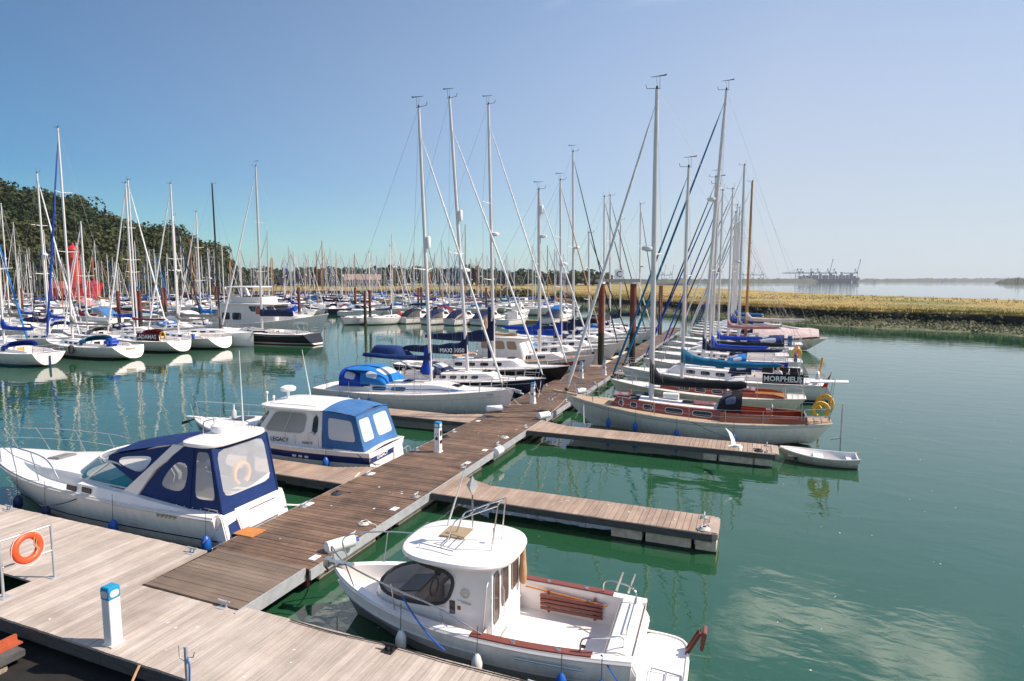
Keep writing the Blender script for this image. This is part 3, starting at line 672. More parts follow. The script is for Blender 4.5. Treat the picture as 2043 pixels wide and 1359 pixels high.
# ------------------------------------------------------------ setting: water, marsh, hill, far shores
def water_material():
    m, nt, b = _new('harbour_water'); N = nt.nodes; L = nt.links
    b.inputs['Roughness'].default_value = 0.015; b.inputs['IOR'].default_value = 1.85; b.inputs['Specular IOR Level'].default_value = 0.5
    geo = N.new('ShaderNodeNewGeometry')
    cl = N.new('ShaderNodeTexNoise'); cl.inputs['Scale'].default_value = 0.035; cl.inputs['Detail'].default_value = 3; L.new(geo.outputs['Position'], cl.inputs['Vector'])
    mx = N.new('ShaderNodeMix'); mx.data_type = 'RGBA'; L.new(cl.outputs[0], mx.inputs['Factor'])
    mx.inputs[6].default_value = (0.014, 0.066, 0.026, 1); mx.inputs[7].default_value = (0.020, 0.076, 0.038, 1)
    L.new(mx.outputs[2], b.inputs['Base Color'])
    prev = None
    for sc, st, ds, strv in (((0.45, 0.8, 1), 1.0, 0.016, 0.25), ((1.7, 3.4, 1), 1.0, 0.0040, 0.25), ((7, 12, 1), 1.0, 0.0005, 0.3)):
        mp = N.new('ShaderNodeMapping'); mp.inputs['Scale'].default_value = sc; mp.inputs['Rotation'].default_value = (0, 0, rad(24)); L.new(geo.outputs['Position'], mp.inputs[0])
        nz = N.new('ShaderNodeTexNoise'); nz.inputs['Scale'].default_value = 1.0; nz.inputs['Detail'].default_value = 1.5; nz.inputs['Distortion'].default_value = 0.6; L.new(mp.outputs[0], nz.inputs['Vector'])
        bp = N.new('ShaderNodeBump'); bp.inputs['Strength'].default_value = 1.0; bp.inputs['Distance'].default_value = ds
        L.new(nz.outputs[0], bp.inputs['Height'])
        if prev: L.new(prev.outputs[0], bp.inputs['Normal'])
        prev = bp
    L.new(prev.outputs[0], b.inputs['Normal'])
    return m
wm = MB(); E_ = 4800
wm.add([(-E_, -300, 0), (E_, -300, 0), (E_, E_, 0), (-E_, E_, 0)], [(0, 1, 2, 3)])
tag(wm.build('water', water_material(), smooth=False), kind='structure')
tag(MB().add([(-900, -300, -1.6), (900, -300, -1.6), (900, 900, -1.6), (-900, 900, -1.6)], [(0, 1, 2, 3)]).build('harbour_bed', mat('bed_mud', (0.05, 0.06, 0.04), 0.9), smooth=False), kind='structure')

def cam_ray(px, d):
    """horizontal position at depth d (metres along the view axis) for a column of the picture"""
    a = math.atan((px-1021.5)/1216.0); dist = d/math.cos(a); az = a-rad(21.9)
    return V((math.sin(az)*dist, math.cos(az)*dist, 0))
inner = [(190,40),(130,62),(70,82),(31.9,95.9),(9.7,106.5),(-12,128),(-45,165),(-83,198),(-150,246),(-205,225),(-246,131),(-262,60),(-275,0),(-280,-60)]
outer = [(420,60),(220,110),(120,140),(62,178),(22,242),(-30,420),(-120,760),(-250,760),(-420,640),(-520,460),(-560,250),(-600,120),(-620,0),(-620,-100)]
def resample(pl, n):
    out = []
    for i in range(n):
        t = i/(n-1)*(len(pl)-1); k = min(int(t), len(pl)-2); out.append(V((*pl[k], 0)).lerp(V((*pl[k+1], 0)), t-k))
    return out
NI = 300
inn = resample(inner, NI); outp = resample(outer, NI)
land_top = []; rows = [[] for _ in range(11)]
for i in range(NI):
    d = (outp[i]-inn[i]); Lw = d.length; d.normalize()
    j = mnoise.noise(V((i*0.17, 3, 0)))*4.5+mnoise.noise(V((i*0.6, 9, 0)))*0.9
    p = inn[i]+d*j; z0 = mnoise.noise(V((i*0.3, 0, 5)))*0.12; k2 = 1+0.6*mnoise.noise(V((i*0.19, 1, 1)))+0.2*mnoise.noise(V((i*0.7, 4, 1)))
    prof = [(-6, -1.4), (-1.5, -0.25), (0.8, 0.12), (3.2*k2, 0.42+z0), (6.0*k2, 0.72+z0), (7.9*k2, 1.0+z0), (7.8*k2, 1.9+z0), (8.3*k2, 2.3+z0*1.5), (14, 2.5+z0), (30, 2.5), (Lw, 2.3)]
    for r, (o, z) in zip(rows, prof):
        q = p+d*o; r.append(V((q.x, q.y, z+(mnoise.noise(q*0.7)*0.16 if 0 < z < 2.2 else 0))))
    land_top.append((p, d, 7.9*k2, Lw, z0))
def marsh_material():
    m, nt, b = _new('marsh_bank'); N = nt.nodes; L = nt.links; b.inputs['Roughness'].default_value = 0.85
    geo = N.new('ShaderNodeNewGeometry'); sp = N.new('ShaderNodeSeparateXYZ'); L.new(geo.outputs['Position'], sp.inputs[0])
    nz = N.new('ShaderNodeTexNoise'); nz.inputs['Scale'].default_value = 0.55; nz.inputs['Detail'].default_value = 8; nz.inputs['Roughness'].default_value = 0.7; L.new(geo.outputs['Position'], nz.inputs['Vector'])
    r1 = N.new('ShaderNodeValToRGB'); e = r1.color_ramp.elements
    e[0].position = 0.36; e[0].color = (0.030, 0.034, 0.014, 1); e[1].position = 0.64; e[1].color = (0.20, 0.17, 0.10, 1)
    q = r1.color_ramp.elements.new(0.5); q.color = (0.085, 0.095, 0.03, 1); L.new(nz.outputs[0], r1.inputs[0])
    n3 = N.new('ShaderNodeTexNoise'); n3.inputs['Scale'].default_value = 0.05; n3.inputs['Detail'].default_value = 6; L.new(geo.outputs['Position'], n3.inputs['Vector'])
    r2 = N.new('ShaderNodeValToRGB'); e = r2.color_ramp.elements; e[0].position = 0.35; e[0].color = (0.15, 0.15, 0.03, 1); e[1].position = 0.6; e[1].color = (0.38, 0.25, 0.07, 1); L.new(n3.outputs[0], r2.inputs[0])
    pf = N.new('ShaderNodeMapRange'); pf.inputs[1].default_value = 0.62; pf.inputs[2].default_value = 0.85; L.new(sp.outputs['Z'], pf.inputs[0])
    pm = N.new('ShaderNodeMix'); pm.data_type = 'RGBA'; L.new(pf.outputs[0], pm.inputs['Factor']); L.new(r1.outputs[0], pm.inputs[6]); pm.inputs[7].default_value = (0.018, 0.014, 0.008, 1)  # near-black bank face: shadow below the overhanging growth, put into the colour
    st = N.new('ShaderNodeMapRange'); st.inputs[1].default_value = 2.05; st.inputs[2].default_value = 2.3; L.new(sp.outputs['Z'], st.inputs[0])
    mx = N.new('ShaderNodeMix'); mx.data_type = 'RGBA'; L.new(st.outputs[0], mx.inputs['Factor']); L.new(pm.outputs[2], mx.inputs[6]); L.new(r2.outputs[0], mx.inputs[7])
    L.new(mx.outputs[2], b.inputs['Base Color'])
    bp = N.new('ShaderNodeBump'); bp.inputs['Strength'].default_value = 0.9; bp.inputs['Distance'].default_value = 0.35; L.new(nz.outputs[0], bp.inputs['Height']); L.new(bp.outputs[0], b.inputs['Normal'])
    return m
tag(MB().rows(rows).build('marsh', marsh_material(), ang=70), kind='structure')
# rough grass along the lip and over the marsh
def blades(mb, p, h, w, n, rng, lean=0.35):
    for _ in range(n):
        a = rng.uniform(0, 2*PI); o = V((rng.uniform(-w, w), rng.uniform(-w, w), -0.1)); l = V((rng.uniform(-lean, lean), rng.uniform(-lean, lean), 1))*h*rng.uniform(0.6, 1.15)
        t = V((math.cos(a), math.sin(a), 0))*w*0.45; b = p+o
        mb.add([b-t, b+t, b+l+t*0.25, b+l-t*0.25], [(0, 1, 2, 3)])
rng = random.Random(3); gm = MB(); gg = MB()
for k in range(34000):
    i = rng.uniform(22, 190); i0 = int(i); p, d, lo, Lw, z0 = land_top[i0]; p2, d2 = land_top[min(i0+1, NI-1)][:2]; d = d.lerp(d2, i-i0)
    o = lo+abs(rng.gauss(0, 1))**1.3*(9 if rng.random() < 0.5 else 34)-0.5
    if o > Lw-3: continue
    q = p.lerp(p2, i-i0)+d*o; q.z = 2.2 if o < lo+0.5 else 2.38
    dist = q.length; s = 0.75 if dist < 160 else 1.15
    blades(gm if mnoise.noise(q*0.06)+rng.uniform(-0.35, 0.35)+(0.2 if o > lo+4 else -0.25) > -0.05 else gg, q, rng.uniform(0.28, 0.55)*s, 0.15*s, 3, rng)
straw = mat('marsh_grass_straw', (0.46, 0.29, 0.085), 0.8, vary=0.45, vscale=0.15); green_g = mat('marsh_grass_green', (0.26, 0.23, 0.04), 0.8, vary=0.4, vscale=0.2)
tag(gm.build('dry_grass', straw, smooth=False, fix=False), 'straw coloured dry grass growing along the salt marsh bank', 'grass', kind='stuff')
tag(gg.build('green_grass', green_g, smooth=False, fix=False), 'olive green rough grass on the lip of the marsh bank', 'grass', kind='stuff')
# weed and clods on the mud slope
mdm = MB(); rng = random.Random(12)
for k in range(5200):
    i = rng.uniform(22, 150); i0 = int(i); p, d, lo, Lw, z0 = land_top[i0]; p2 = land_top[i0+1][0]; o = rng.uniform(0.6, lo)
    q = p.lerp(p2, i-i0)+d*o; q.z = interp([(0, 0.0), (1, 0.12), (3.2, 0.42), (6, 0.72), (7.6, 1.15), (8.4, 2.1)], o/lo*8.4)+0.02
    r = rng.uniform(0.12, 0.42); a = rng.uniform(0, PI)
    pts = [q+V((math.cos(a+t)*r*rng.uniform(0.6, 1.2), math.sin(a+t)*r*rng.uniform(0.5, 1.1), -0.1)) for t in (0, 1.3, 2.6, 3.9, 5.1)]
    mdm.add(pts+[q+V((0, 0, r*rng.uniform(0.3, 0.8)))], [(j, (j+1) % 5, 5) for j in range(5)])
tag(mdm.build('mud_clods', mat('mud_weed', (0.075, 0.078, 0.028), 0.85, vary=0.6, vscale=0.5), fix=False, smooth=False), 'dark weed covered mud clods along the foot of the marsh bank', 'mud', kind='stuff')

# hill and its wood
leaf = None
def leaf_mat(name, c1, c2, sc=0.06):
    m, nt, b = _new(name); N = nt.nodes; L = nt.links; b.inputs['Roughness'].default_value = 0.75; b.inputs['Specular IOR Level'].default_value = 0.2
    geo = N.new('ShaderNodeNewGeometry'); nz = N.new('ShaderNodeTexNoise'); nz.inputs['Scale'].default_value = sc; nz.inputs['Detail'].default_value = 5; nz.inputs['Roughness'].default_value = 0.7; L.new(geo.outputs['Position'], nz.inputs['Vector'])
    r = N.new('ShaderNodeValToRGB'); e = r.color_ramp.elements; e[0].position = 0.36; e[0].color = (*c1, 1); e[1].position = 0.64; e[1].color = (*c2, 1); L.new(nz.outputs[0], r.inputs[0]); L.new(r.outputs[0], b.inputs['Base Color'])
    return m
def crown(mb, c, r, h, n, sz, rng):
    """leaf clumps through the volume of one crown"""
    lobes = [(V((rng.gauss(0, 0.45)*r, rng.gauss(0, 0.45)*r, rng.uniform(-0.15, 0.35)*h)), rng.uniform(0.45, 0.75)) for _ in range(5)]
    for _ in range(n):
        lo, k = rng.choice(lobes); dv = V((rng.gauss(0, 1), rng.gauss(0, 1), rng.gauss(0.25, 0.9))).normalized()
        p = c+lo+V((dv.x*r*k, dv.y*r*k, dv.z*h*0.5*k))*rng.uniform(0.75, 1.05)
        nv = (dv+V((rng.gauss(0, 0.45), rng.gauss(0, 0.45), rng.gauss(0, 0.45)))).normalized(); a = nv.orthogonal().normalized(); b = nv.cross(a); s = sz*rng.uniform(0.6, 1.3)
        q = rng.uniform(0, PI); a, b = a*math.cos(q)+b*math.sin(q), b*math.cos(q)-a*math.sin(q)
        mb.add([p-a*s-b*s*0.6, p+a*s*0.7-b*s, p+a*s+b*s*0.7, p-a*s*0.6+b*s], [(0, 1, 2, 3)])
ridge = [(-260,330,230),(-120,352,245),(0,372,260),(60,384,268),(110,398,275),(160,408,282),(200,434,290),(250,444,297),(300,458,305),(350,466,315),(400,484,325),(440,503,335),(468,522,345),(495,545,360)]
def ridge_at(t):
    k = min(int(t*(len(ridge)-1)), len(ridge)-2); f = t*(len(ridge)-1)-k; a, b = ridge[k], ridge[k+1]
    px, py, d = (lerp(a[j], b[j], f) for j in range(3)); p = cam_ray(px, d); p.z = 7+(560-py)/1216*d; return p, px, d
hr = [[] for _ in range(8)]
def hill_pt(t, s):
    p, px, d = ridge_at(t); f = cam_ray(px, d-75); zt = max(2.2, p.z-8)
    q = f.lerp(p, s) if s <= 1 else p+(p-f).normalized()*(s-1)*160; q.z = 2.2+(zt-2.2)*(sstep(0, 1, s)*0.7+0.3*s if s <= 1 else 1-(s-1)*0.8)
    return q
for i in range(61):
    for j, s in enumerate((0, 0.15, 0.35, 0.55, 0.75, 1.0, 1.3, 1.9)):
        q = hill_pt(i/60, s); hr[j].append(q)
tag(MB().rows(hr).build('hillside', mat('hill_ground', (0.05, 0.05, 0.02), 0.9, vary=0.4, vscale=0.1)), kind='structure')
rng = random.Random(5); hw = MB()
for k in range(1050):
    t = rng.random(); s = rng.random()**0.75*1.12
    q = hill_pt(t, s); sc = rng.choice((0.6, 0.8, 1.0, 1.15, 1.4))*rng.uniform(0.85, 1.15)*(0.7 if t > 0.85 else 1)*(0.62 if s < 0.2 else 1); h = 8.5*sc
    crown(hw, q+V((0, 0, h*0.45)), 3.7*sc, h*0.9, 190, 0.52, rng)
tag(hw.build('hill_wood', leaf_mat('wood_leaves', (0.016, 0.034, 0.008), (0.062, 0.066, 0.018), 0.035), smooth=False, fix=False), 'dense dark green wood covering the hillside above the moorings', 'wood', kind='stuff')
fw = MB(); rng = random.Random(8)
for k in range(420):
    px = rng.uniform(440, 1215); d = rng.uniform(470, 560)+(px-440)*0.1
    q = cam_ray(px, d); q.z = 2.2; sc = rng.uniform(0.7, 1.15)*(1.15 if 760 < px < 960 else 0.92 if px > 1050 else 1.0); h = 13*sc
    crown(fw, q+V((0, 0, h*0.5)), 6.5*sc, h, 70, 1.35, rng)
tag(fw.build('tree_belt', leaf_mat('belt_leaves', (0.020, 0.036, 0.012), (0.060, 0.070, 0.022), 0.05), smooth=False, fix=False), 'long low belt of dark trees beyond the marsh', 'trees', kind='stuff')
# bushes on the marsh lip and shrubs by the left meadow
bw = MB(); rng = random.Random(18)
for px, d, s in [(1010, 150, 1.0), (1030, 152, 0.8), (1052, 150, 0.9), (1120, 140, 0.6), (940, 165, 0.7), (985, 158, 0.7)]:
    q = cam_ray(px, d+22); q.z = 2.4; crown(bw, q+V((0, 0, 1.2*s)), 2.2*s, 3.0*s, 130, 0.3, rng)
for k in range(70):
    px = rng.uniform(-40, 470); d = rng.uniform(188, 215)+max(0, px)*0.12; q = cam_ray(px, d); q.z = 2.3; s = rng.uniform(0.4, 1.0)
    crown(bw, q+V((0, 0, 1.3*s)), 2.6*s, 3.0*s, 60, 0.45, rng)
tag(bw.build('shrubs', leaf_mat('shrub_leaves', (0.05, 0.055, 0.012), (0.14, 0.11, 0.03), 0.2), smooth=False, fix=False), 'olive shrubs scattered over the edge of the marsh', 'shrubs', kind='stuff')
# far shores
def shore(name, pts, z0, col, seed, dep=60.0, label=None):
    """low wooded land far off: lumpy body with depth; pts = (picture column, depth, height)"""
    mb = MB(); n = 160; f = []; t1 = []; t2 = []; b = []
    for i in range(n+1):
        px = lerp(pts[0][0], pts[-1][0], i/n); d = interp([(p[0], p[1]) for p in pts], px); h = interp([(p[0], p[2]) for p in pts], px)
        h *= 0.75+0.55*abs(mnoise.noise(V((i*0.35, seed, 0))))+0.35*mnoise.noise(V((i*1.3, seed, 2)))
        for L_, dd, z in ((f, 0, -0.5), (t1, dep*0.2, max(0.8, h*0.85)), (t2, dep*0.6, max(1, h)), (b, dep, -0.5)):
            q = cam_ray(px, d+dd); q.z = z; L_.append(q)
    o = mb.rows([f, t1, t2, b]).build(name, mat(name+'_col', col, 0.9, vary=0.45, vscale=0.02), ang=80)
    return tag(o, kind='structure')
shore('far_shore', [(1180, 1500, 12), (1330, 1900, 15), (1480, 2300, 17), (1600, 2800, 20), (1720, 3300, 12)], 0, (0.04, 0.05, 0.02), 1, 120)
shore('far_coast', [(1690, 3800, 20), (1850, 3900, 26), (2200, 4000, 30)], 0, (0.05, 0.055, 0.03), 4, 150)
shore('river_headland', [(1985, 1500, 3), (2000, 1480, 12), (2060, 1450, 17), (2300, 1400, 20)], 0, (0.035, 0.045, 0.015), 7, 90)

# container port: ship under gantry cranes
PORT_D = 3000.0
steel_b = mat('crane_blue_steel', (0.08, 0.14, 0.18), 0.6); 
def port_at(px, py, d): q = cam_ray(px, d); q.z = 7+(560-py)/1216.0*d; return q
def crane(px, d, lab, raised=False, sc=1.0):
    base = cam_ray(px, d); base.z = 1.0
    rt = thing('gantry_crane', lab, 'crane', base, math.atan2(base.y, base.x)-PI/2, 'container gantry cranes at the far port')
    k = sc; w = 13*k; hz = 46*k
    for sx in (-1, 1):
        for sy in (-1, 1): MB().bar((sx*w, sy*9*k, 0), (sx*w*0.85, sy*9*k, hz), 2.6*k, 2.6*k).build('leg', steel_b, rt, smooth=False)
    MB().bar((-w, 9*k, hz*0.3), (w, 9*k, hz*0.3), 2, 2.4).bar((-w, -9*k, hz*0.3), (w, -9*k, hz*0.3), 2, 2.4).bar((-w, -9*k, hz*0.62), (w, -9*k, hz*0.62), 1.5, 2).build('portal_beam', steel_b, rt, smooth=False)
    MB().box(-58*k, w, -3.2*k, 3.2*k, hz, hz+5*k).build('girder', steel_b, rt, smooth=False)
    MB().box(w*0.1, w*0.9, -4.5*k, 4.5*k, hz+5*k, hz+11*k).build('machinery_house', steel_b, rt, smooth=False)
    MB().bar((-6*k, 0, hz), (-2*k, 0, hz+26*k), 2.2*k, 2.2*k).bar((6*k, 0, hz), (-2*k, 0, hz+26*k), 2.2*k, 2.2*k).bar((-6*k, 0, hz+25*k), (3*k, 0, hz+25*k), 5*k, 3*k).build('apex_frame', steel_b, rt, smooth=False)
    if raised:
        a = V((w*0.6, 0, hz+2*k)); e = a+V((14, 0, 74))*k
        for y in (-2.6, 2.6): MB().bar(a+V((0, y*k, 0)), e+V((0, y*k, 0)), 2.0*k, 3.0*k).build('raised_boom', steel_b, rt, smooth=False)
        g = MB()
        for i in range(9):
            q = a.lerp(e, (i+0.5)/9); g.bar(q+V((-1.5*k, -2.6*k, -3*k)), q+V((1.5*k, 2.6*k, 3*k)), 1.0*k, 1.0*k)
        g.build('boom_lacing', steel_b, rt, smooth=False)
        MB().box(e.x-4*k, e.x+2*k, -4*k, 4*k, e.z-2*k, e.z+3*k).build('boom_tip', steel_b, rt, smooth=False)
    else:
        MB().box(-80*k, -58*k, -2.5*k, 2.5*k, hz+0.6*k, hz+4.4*k).bar((-2*k, 0, hz+25*k), (-62*k, 0, hz+5*k), 0.9*k, 0.9*k).build('boom', steel_b, rt, smooth=False)
    return rt
for i, (px, rs) in enumerate([(1591, 0), (1598, 0), (1618, 0), (1631, 0), (1651, 1), (1664, 0), (1706, 1)]):
    crane(px, PORT_D+40+i*6, ['hazy blue gantry crane at the left end of the distant port', 'hazy blue gantry crane second from the left of the distant port', 'hazy gantry crane over the stern half of the container ship',
          'hazy gantry crane just left of the first raised boom', 'tall gantry crane with raised boom over the middle of the container ship', 'hazy gantry crane just right of the first raised boom', 'tall gantry crane with raised boom at the right end of the port'][i], bool(rs), 0.9)
for i, (px, d, rs) in enumerate([(1480, 4300, 0), (1500, 4320, 1), (1520, 4340, 0), (1322, 4400, 1), (1338, 4420, 1)]):
    crane(px, d, ['faint far gantry crane left of the raised boom near the orange mast', 'faint far crane with raised boom seen right of the orange mast', 'faint far gantry crane between orange mast and the container ship',
          'faint raised crane on the skyline left of the tall white mast', 'faint raised crane on the skyline behind the blue furled headsails'][i], bool(rs), 0.95)
pb = cam_ray(1648, PORT_D-60)
ship = thing('container_ship', 'long container ship loaded high under the far cranes', 'ship', (pb.x, pb.y, 0), math.atan2(pb.y, pb.x)-PI/2)
shm = mat('ship_hull_blue', (0.03, 0.055, 0.09), 0.6, vary=0.15, vscale=0.05)
hs_ = Hull(285, 42, (17, 15, 22), ws=0.7, tm=0.3, rb=14, rs=6, draft=2, em=0.08, eb=0.4, p=5, q=0.9)
hs_.mesh(24, 8).build('hull', shm, ship)
rng = random.Random(4); cols = [(0.06,0.09,0.13),(0.12,0.10,0.10),(0.05,0.07,0.10),(0.16,0.13,0.12),(0.08,0.10,0.11)]
for i in range(17):
    x = -118+i*14.4; hh = 17+rng.uniform(12, 21) if 0 < i < 16 else 26
    st = MB(); 
    for j in range(5): st.box(x, x+12.4, -19+j*7.7, -19+j*7.7+7.2, 15, hh+rng.choice((-2.6, 0, 0, 2.6)))
    st.build('container_stack', mat('container_%d' % (i % 5), cols[i % 5], 0.7, vary=0.5, vscale=0.12), ship, smooth=False)
MB().box(60, 70, -19, 19, 15, 47).box(58, 72, -21, 21, 44, 47).build('bridge_house', mat('ship_white', (0.45, 0.45, 0.45), 0.6), ship, smooth=False)
MB().box(-70, -62, -5, 5, 15, 50).build('funnel', shm, ship, smooth=False)
for i, (px, d) in enumerate([(1745, 1500), (1700, 2300), (1830, 2600), (1880, 1900)]):
    q = cam_ray(px, d); s = thing('river_sailboat', ['tiny white sailboat on the river just right of the port', 'tiny white sail in front of the container ship bow', 'tiny far sail on the pale water toward the headland', 'tiny sail nearest the headland'][i], 'sailing boat', (q.x, q.y, 0), i*0.7, 'sails far out on the river')
    Hull(9, 3, (1, 0.9, 1.2)).mesh(8, 6).build('hull', gel, s); MB().tube([(0.6, 0, 0.8), (0.5, 0, 12)], 0.1, 5).build('mast', alu_white, s)
    MB().prism([(0.4, 1.8), (-3.4, 1.9), (0.4, 11.5)], -0.05, 0.05, 'y').build('sail', white_c, s)
# red lightship on the left shore
lq = cam_ray(150, 185); ls = thing('lightship', 'red lightship with round red lantern tower moored by the left shore', 'ship', (lq.x, lq.y, 0), rad(35))
hl_ = Hull(15, 6.5, (5.0, 4.6, 6.4), ws=0.7, rb=2, rs=1.2); hl_.mesh(20, 8).build('hull', red_p, ls); hl_.deck(16).build('deck', red_p, ls)
MB().lathe([(1.9, 4), (1.5, 5), (1.5, 13.6), (2.0, 13.7), (2.0, 14.1)], (0, 0, 0), 20).build('lantern_tower', red_p, ls)
lr = MB().lathe([(1.35, 14.1), (1.35, 16.2)], (0, 0, 0), 14).build('lantern', mat('lantern_glass_red', (0.5, 0.05, 0.03), 0.2), ls)
MB().lathe([(1.6, 16.2), (1.2, 17.1), (0.3, 17.6), (0.1, 18.4)], (0, 0, 0), 14).build('lantern_roof', red_p, lr)
MB().box(2.2, 5.5, -2.0, 2.0, 4.6, 7.0).build('deckhouse', red_p, ls, bevel=0.1)
MB().box(-6.5, -2.4, -2.2, 2.2, 4.6, 6.8).build('deckhouse', mat('faded_red_paint', (0.55, 0.17, 0.15), 0.6, vary=0.15), ls, bevel=0.1)
MB().tube([(5, 0, 5), (5, 0, 14)], 0.16, 6).build('mast', mat('mast_orange', (0.5, 0.10, 0.04), 0.6), ls)
hl_.rail(0.12).build('rubbing_strake', mat('strake_dark', (0.2, 0.01, 0.01), 0.6), ls)
for i, (px, d, w, lab) in enumerate([(700, 455, 5, 'pale pink house between the masts in front of the tree belt'), (736, 450, 8, 'larger pale pink house right of its neighbour by the tree belt'), (14, 225, 10, 'white low house at the far left below the wood')]):
    q = cam_ray(px, d); hsd = thing('house', lab, 'house', (q.x, q.y, 2.2), math.atan2(q.y, q.x)-PI/2)
    wl_ = MB().box(-w, w, -5, 5, 0, 5.5).build('wall', mat('house_pink', (0.50, 0.40, 0.34), 0.8) if i < 2 else mat('house_white', (0.6, 0.58, 0.55), 0.8), hsd, smooth=False)
    for wx in range(-int(w)+2, int(w)-1, 3):
        MB().box(wx, wx+1.2, -5.06, -4.95, 1.2, 2.8).build('window', glass_dk, hsd, smooth=False)
    MB().prism([(-5.8, 5.4), (5.8, 5.4), (0, 9.6)], -w-0.6, w+0.6, 'x').build('roof', mat('house_tiles', (0.33, 0.22, 0.17), 0.8, vary=0.2), hsd, smooth=False)

# ------------------------------------------------------------ docks, pontoons, piles
DZ = 0.55
grey_pl = plank_mat('dock_board_grey', (0.50, 0.425, 0.365), (0.36, 0.295, 0.24), along='Y', rnd=0.15)
brown_pl = plank_mat('pontoon_board_brown', (0.195, 0.118, 0.074), (0.072, 0.044, 0.031), along='X', rnd=0.22)
ramp_pl = plank_mat('ramp_board', (0.20, 0.145, 0.105), (0.14, 0.10, 0.075), along='X', rnd=0.16)
finger_pl = plank_mat('finger_board', (0.38, 0.275, 0.205), (0.26, 0.185, 0.14), along='Y', rnd=0.13)
_bm = {}
def board(parent, x0, x1, y0, y1, zt, th, m, rng, name='plank'):
    k = (round(x1-x0, 3), round(y1-y0, 3), th, m.name)
    if k not in _bm:
        me = MB().box(-k[0]/2, k[0]/2, -k[1]/2, k[1]/2, -th, 0).mesh('plank', smooth=False); me.materials.append(m); _bm[k] = me
    o = link(bpy.data.objects.new(name, _bm[k]), parent); o.location = ((x0+x1)/2, (y0+y1)/2, zt+rng.uniform(-0.003, 0.003)); o.rotation_euler = (rng.uniform(-.003, .003), rng.uniform(-.004, .004), rng.uniform(-.002, .002)); return o
def cleat(parent, x, y, z, along='y', s=1.0, m=None):
    a = 0.14*s; d = V((0, 1, 0)) if along == 'y' else V((1, 0, 0)); c = V((x, y, z))
    mb = MB().tube([c-d*0.05*s, c-d*0.05*s+V((0, 0, 0.09*s))], 0.02*s, 6).tube([c+d*0.05*s, c+d*0.05*s+V((0, 0, 0.09*s))], 0.02*s, 6).tube([c-d*a+V((0, 0, 0.11*s)), c-d*a*0.5+V((0, 0, 0.095*s)), c+d*a*0.5+V((0, 0, 0.095*s)), c+d*a+V((0, 0, 0.11*s))], [0.014*s, 0.022*s, 0.022*s, 0.014*s], 6)
    mb.box(x-0.1*s, x+0.1*s, y-0.1*s, y+0.1*s, z, z+0.012)
    return mb.build('cleat', m or galv, parent)
# foreground dock of pale grey boards
rng = random.Random(21)
dk = thing('landing_dock', 'broad landing dock of pale grey boards in the foreground', 'dock', (0, 0, 0))
x = -24.0; pitch = 0.152
while x < 3.0:
    x1 = x+pitch-0.010; yb = 10.25 if x1 < -11.86 else (8.50 if x1 < -9.17 else 8.66)
    if -18 < x and x1 < -14.22:
        board(dk, x, x1, 6.63, 6.98, DZ, 0.045, grey_pl, rng); board(dk, x, x1, 7.74, yb, DZ, 0.045, grey_pl, rng)
    else: board(dk, x, x1, 6.63+rng.uniform(-0.008, 0.008)*0, yb, DZ, 0.045, grey_pl, rng)
    x += pitch
for i in range(18):
    MB().box(-24+i*1.5, -24+i*1.5+1.49, 6.66, 6.70, 0.24, 0.50).build('fascia_board', timber_dk, dk, smooth=False)
MB().box(-24, -12.03, 10.19, 10.235, 0.2, 0.5).build('back_fascia', timber_dk, dk, smooth=False)
MB().box(-9.17, 3, 8.60, 8.645, 0.2, 0.5).build('back_fascia', timber_dk, dk, smooth=False)
for y in (6.9, 8.0): MB().box(-24, 3, y, y+0.12, 0.3, 0.49).build('joist', timber_dk, dk, smooth=False)
MB().box(-24, -12, 9.4, 9.52, 0.3, 0.49).build('joist', timber_dk, dk, smooth=False)
for i, (a, b) in enumerate([(-23, -19.5), (-13.6, -12.4), (-8.6, -5.6), (-3.5, -0.5)]): MB().box(a, b, 7.75, 8.5, -0.4, 0.29).build('float_block', concrete_g, dk, bevel=0.02)
MB().tube(smooth_path([(-8.0, 8.6, DZ+0.03), (-7.0, 8.57, DZ+0.025), (-5.8, 8.62, DZ+0.03), (-4.6, 8.58, DZ+0.03), (-3.0, 8.6, DZ+0.03)], 6), 0.012, 5).build('edge_hose', rubber, dk)
for x_ in (-9.6, -5.75, -3.0): cleat(dk, x_, 8.52, DZ, 'x', 1.1, black if x_ == -5.75 else galv)
cleat(dk, -12.25, 10.05, DZ, 'x', 1.1); cleat(dk, -19.4, 10.1, DZ, 'x', 1.1)
# lifebuoy stand
st = thing('lifebuoy_rail', 'thin grey metal rail frame on the landing dock holding the lifebuoy', 'rail')
MB().tube([(-14.0, 8.04, DZ), (-14.0, 8.04, DZ+1.2)], 0.028, 8).build('post', galv, st); MB().tube([(-14.07, 7.1, DZ), (-14.07, 7.1, DZ+1.2)], 0.028, 8).build('post', galv, st)
for z in (0.62, 1.18): MB().tube([(-14.07, 7.1, DZ+z), (-14.0, 8.04, DZ+z)], 0.02, 6).build('cross_rail', galv, st)
for y in (8.04, 7.1): MB().box(-14.14, -13.93, y-0.09, y+0.09, DZ+0.001, DZ+0.015).build('foot_plate', galv, st)
lb = thing('lifebuoy', 'orange ring lifebuoy hanging on the rail of the landing dock', 'lifebuoy', (-13.93, 7.52, DZ+0.9)); lb.rotation_euler = (0, rad(-7), rad(8))
MB().torus((0, 0, 0), 0.255, 0.072, 'x', 40, 14).build('ring', orange, lb)
g = MB()
for k in range(4):
    a = rad(45+90*k); b = rad(45+90*(k+1))
    g.tube([(0.03, 0.345*math.cos(lerp(a, b, t/6)), 0.345*math.sin(lerp(a, b, t/6))-0.03*math.sin(PI*t/6)) for t in range(7)], 0.008, 4)
g.build('grab_line', rope_w, lb)
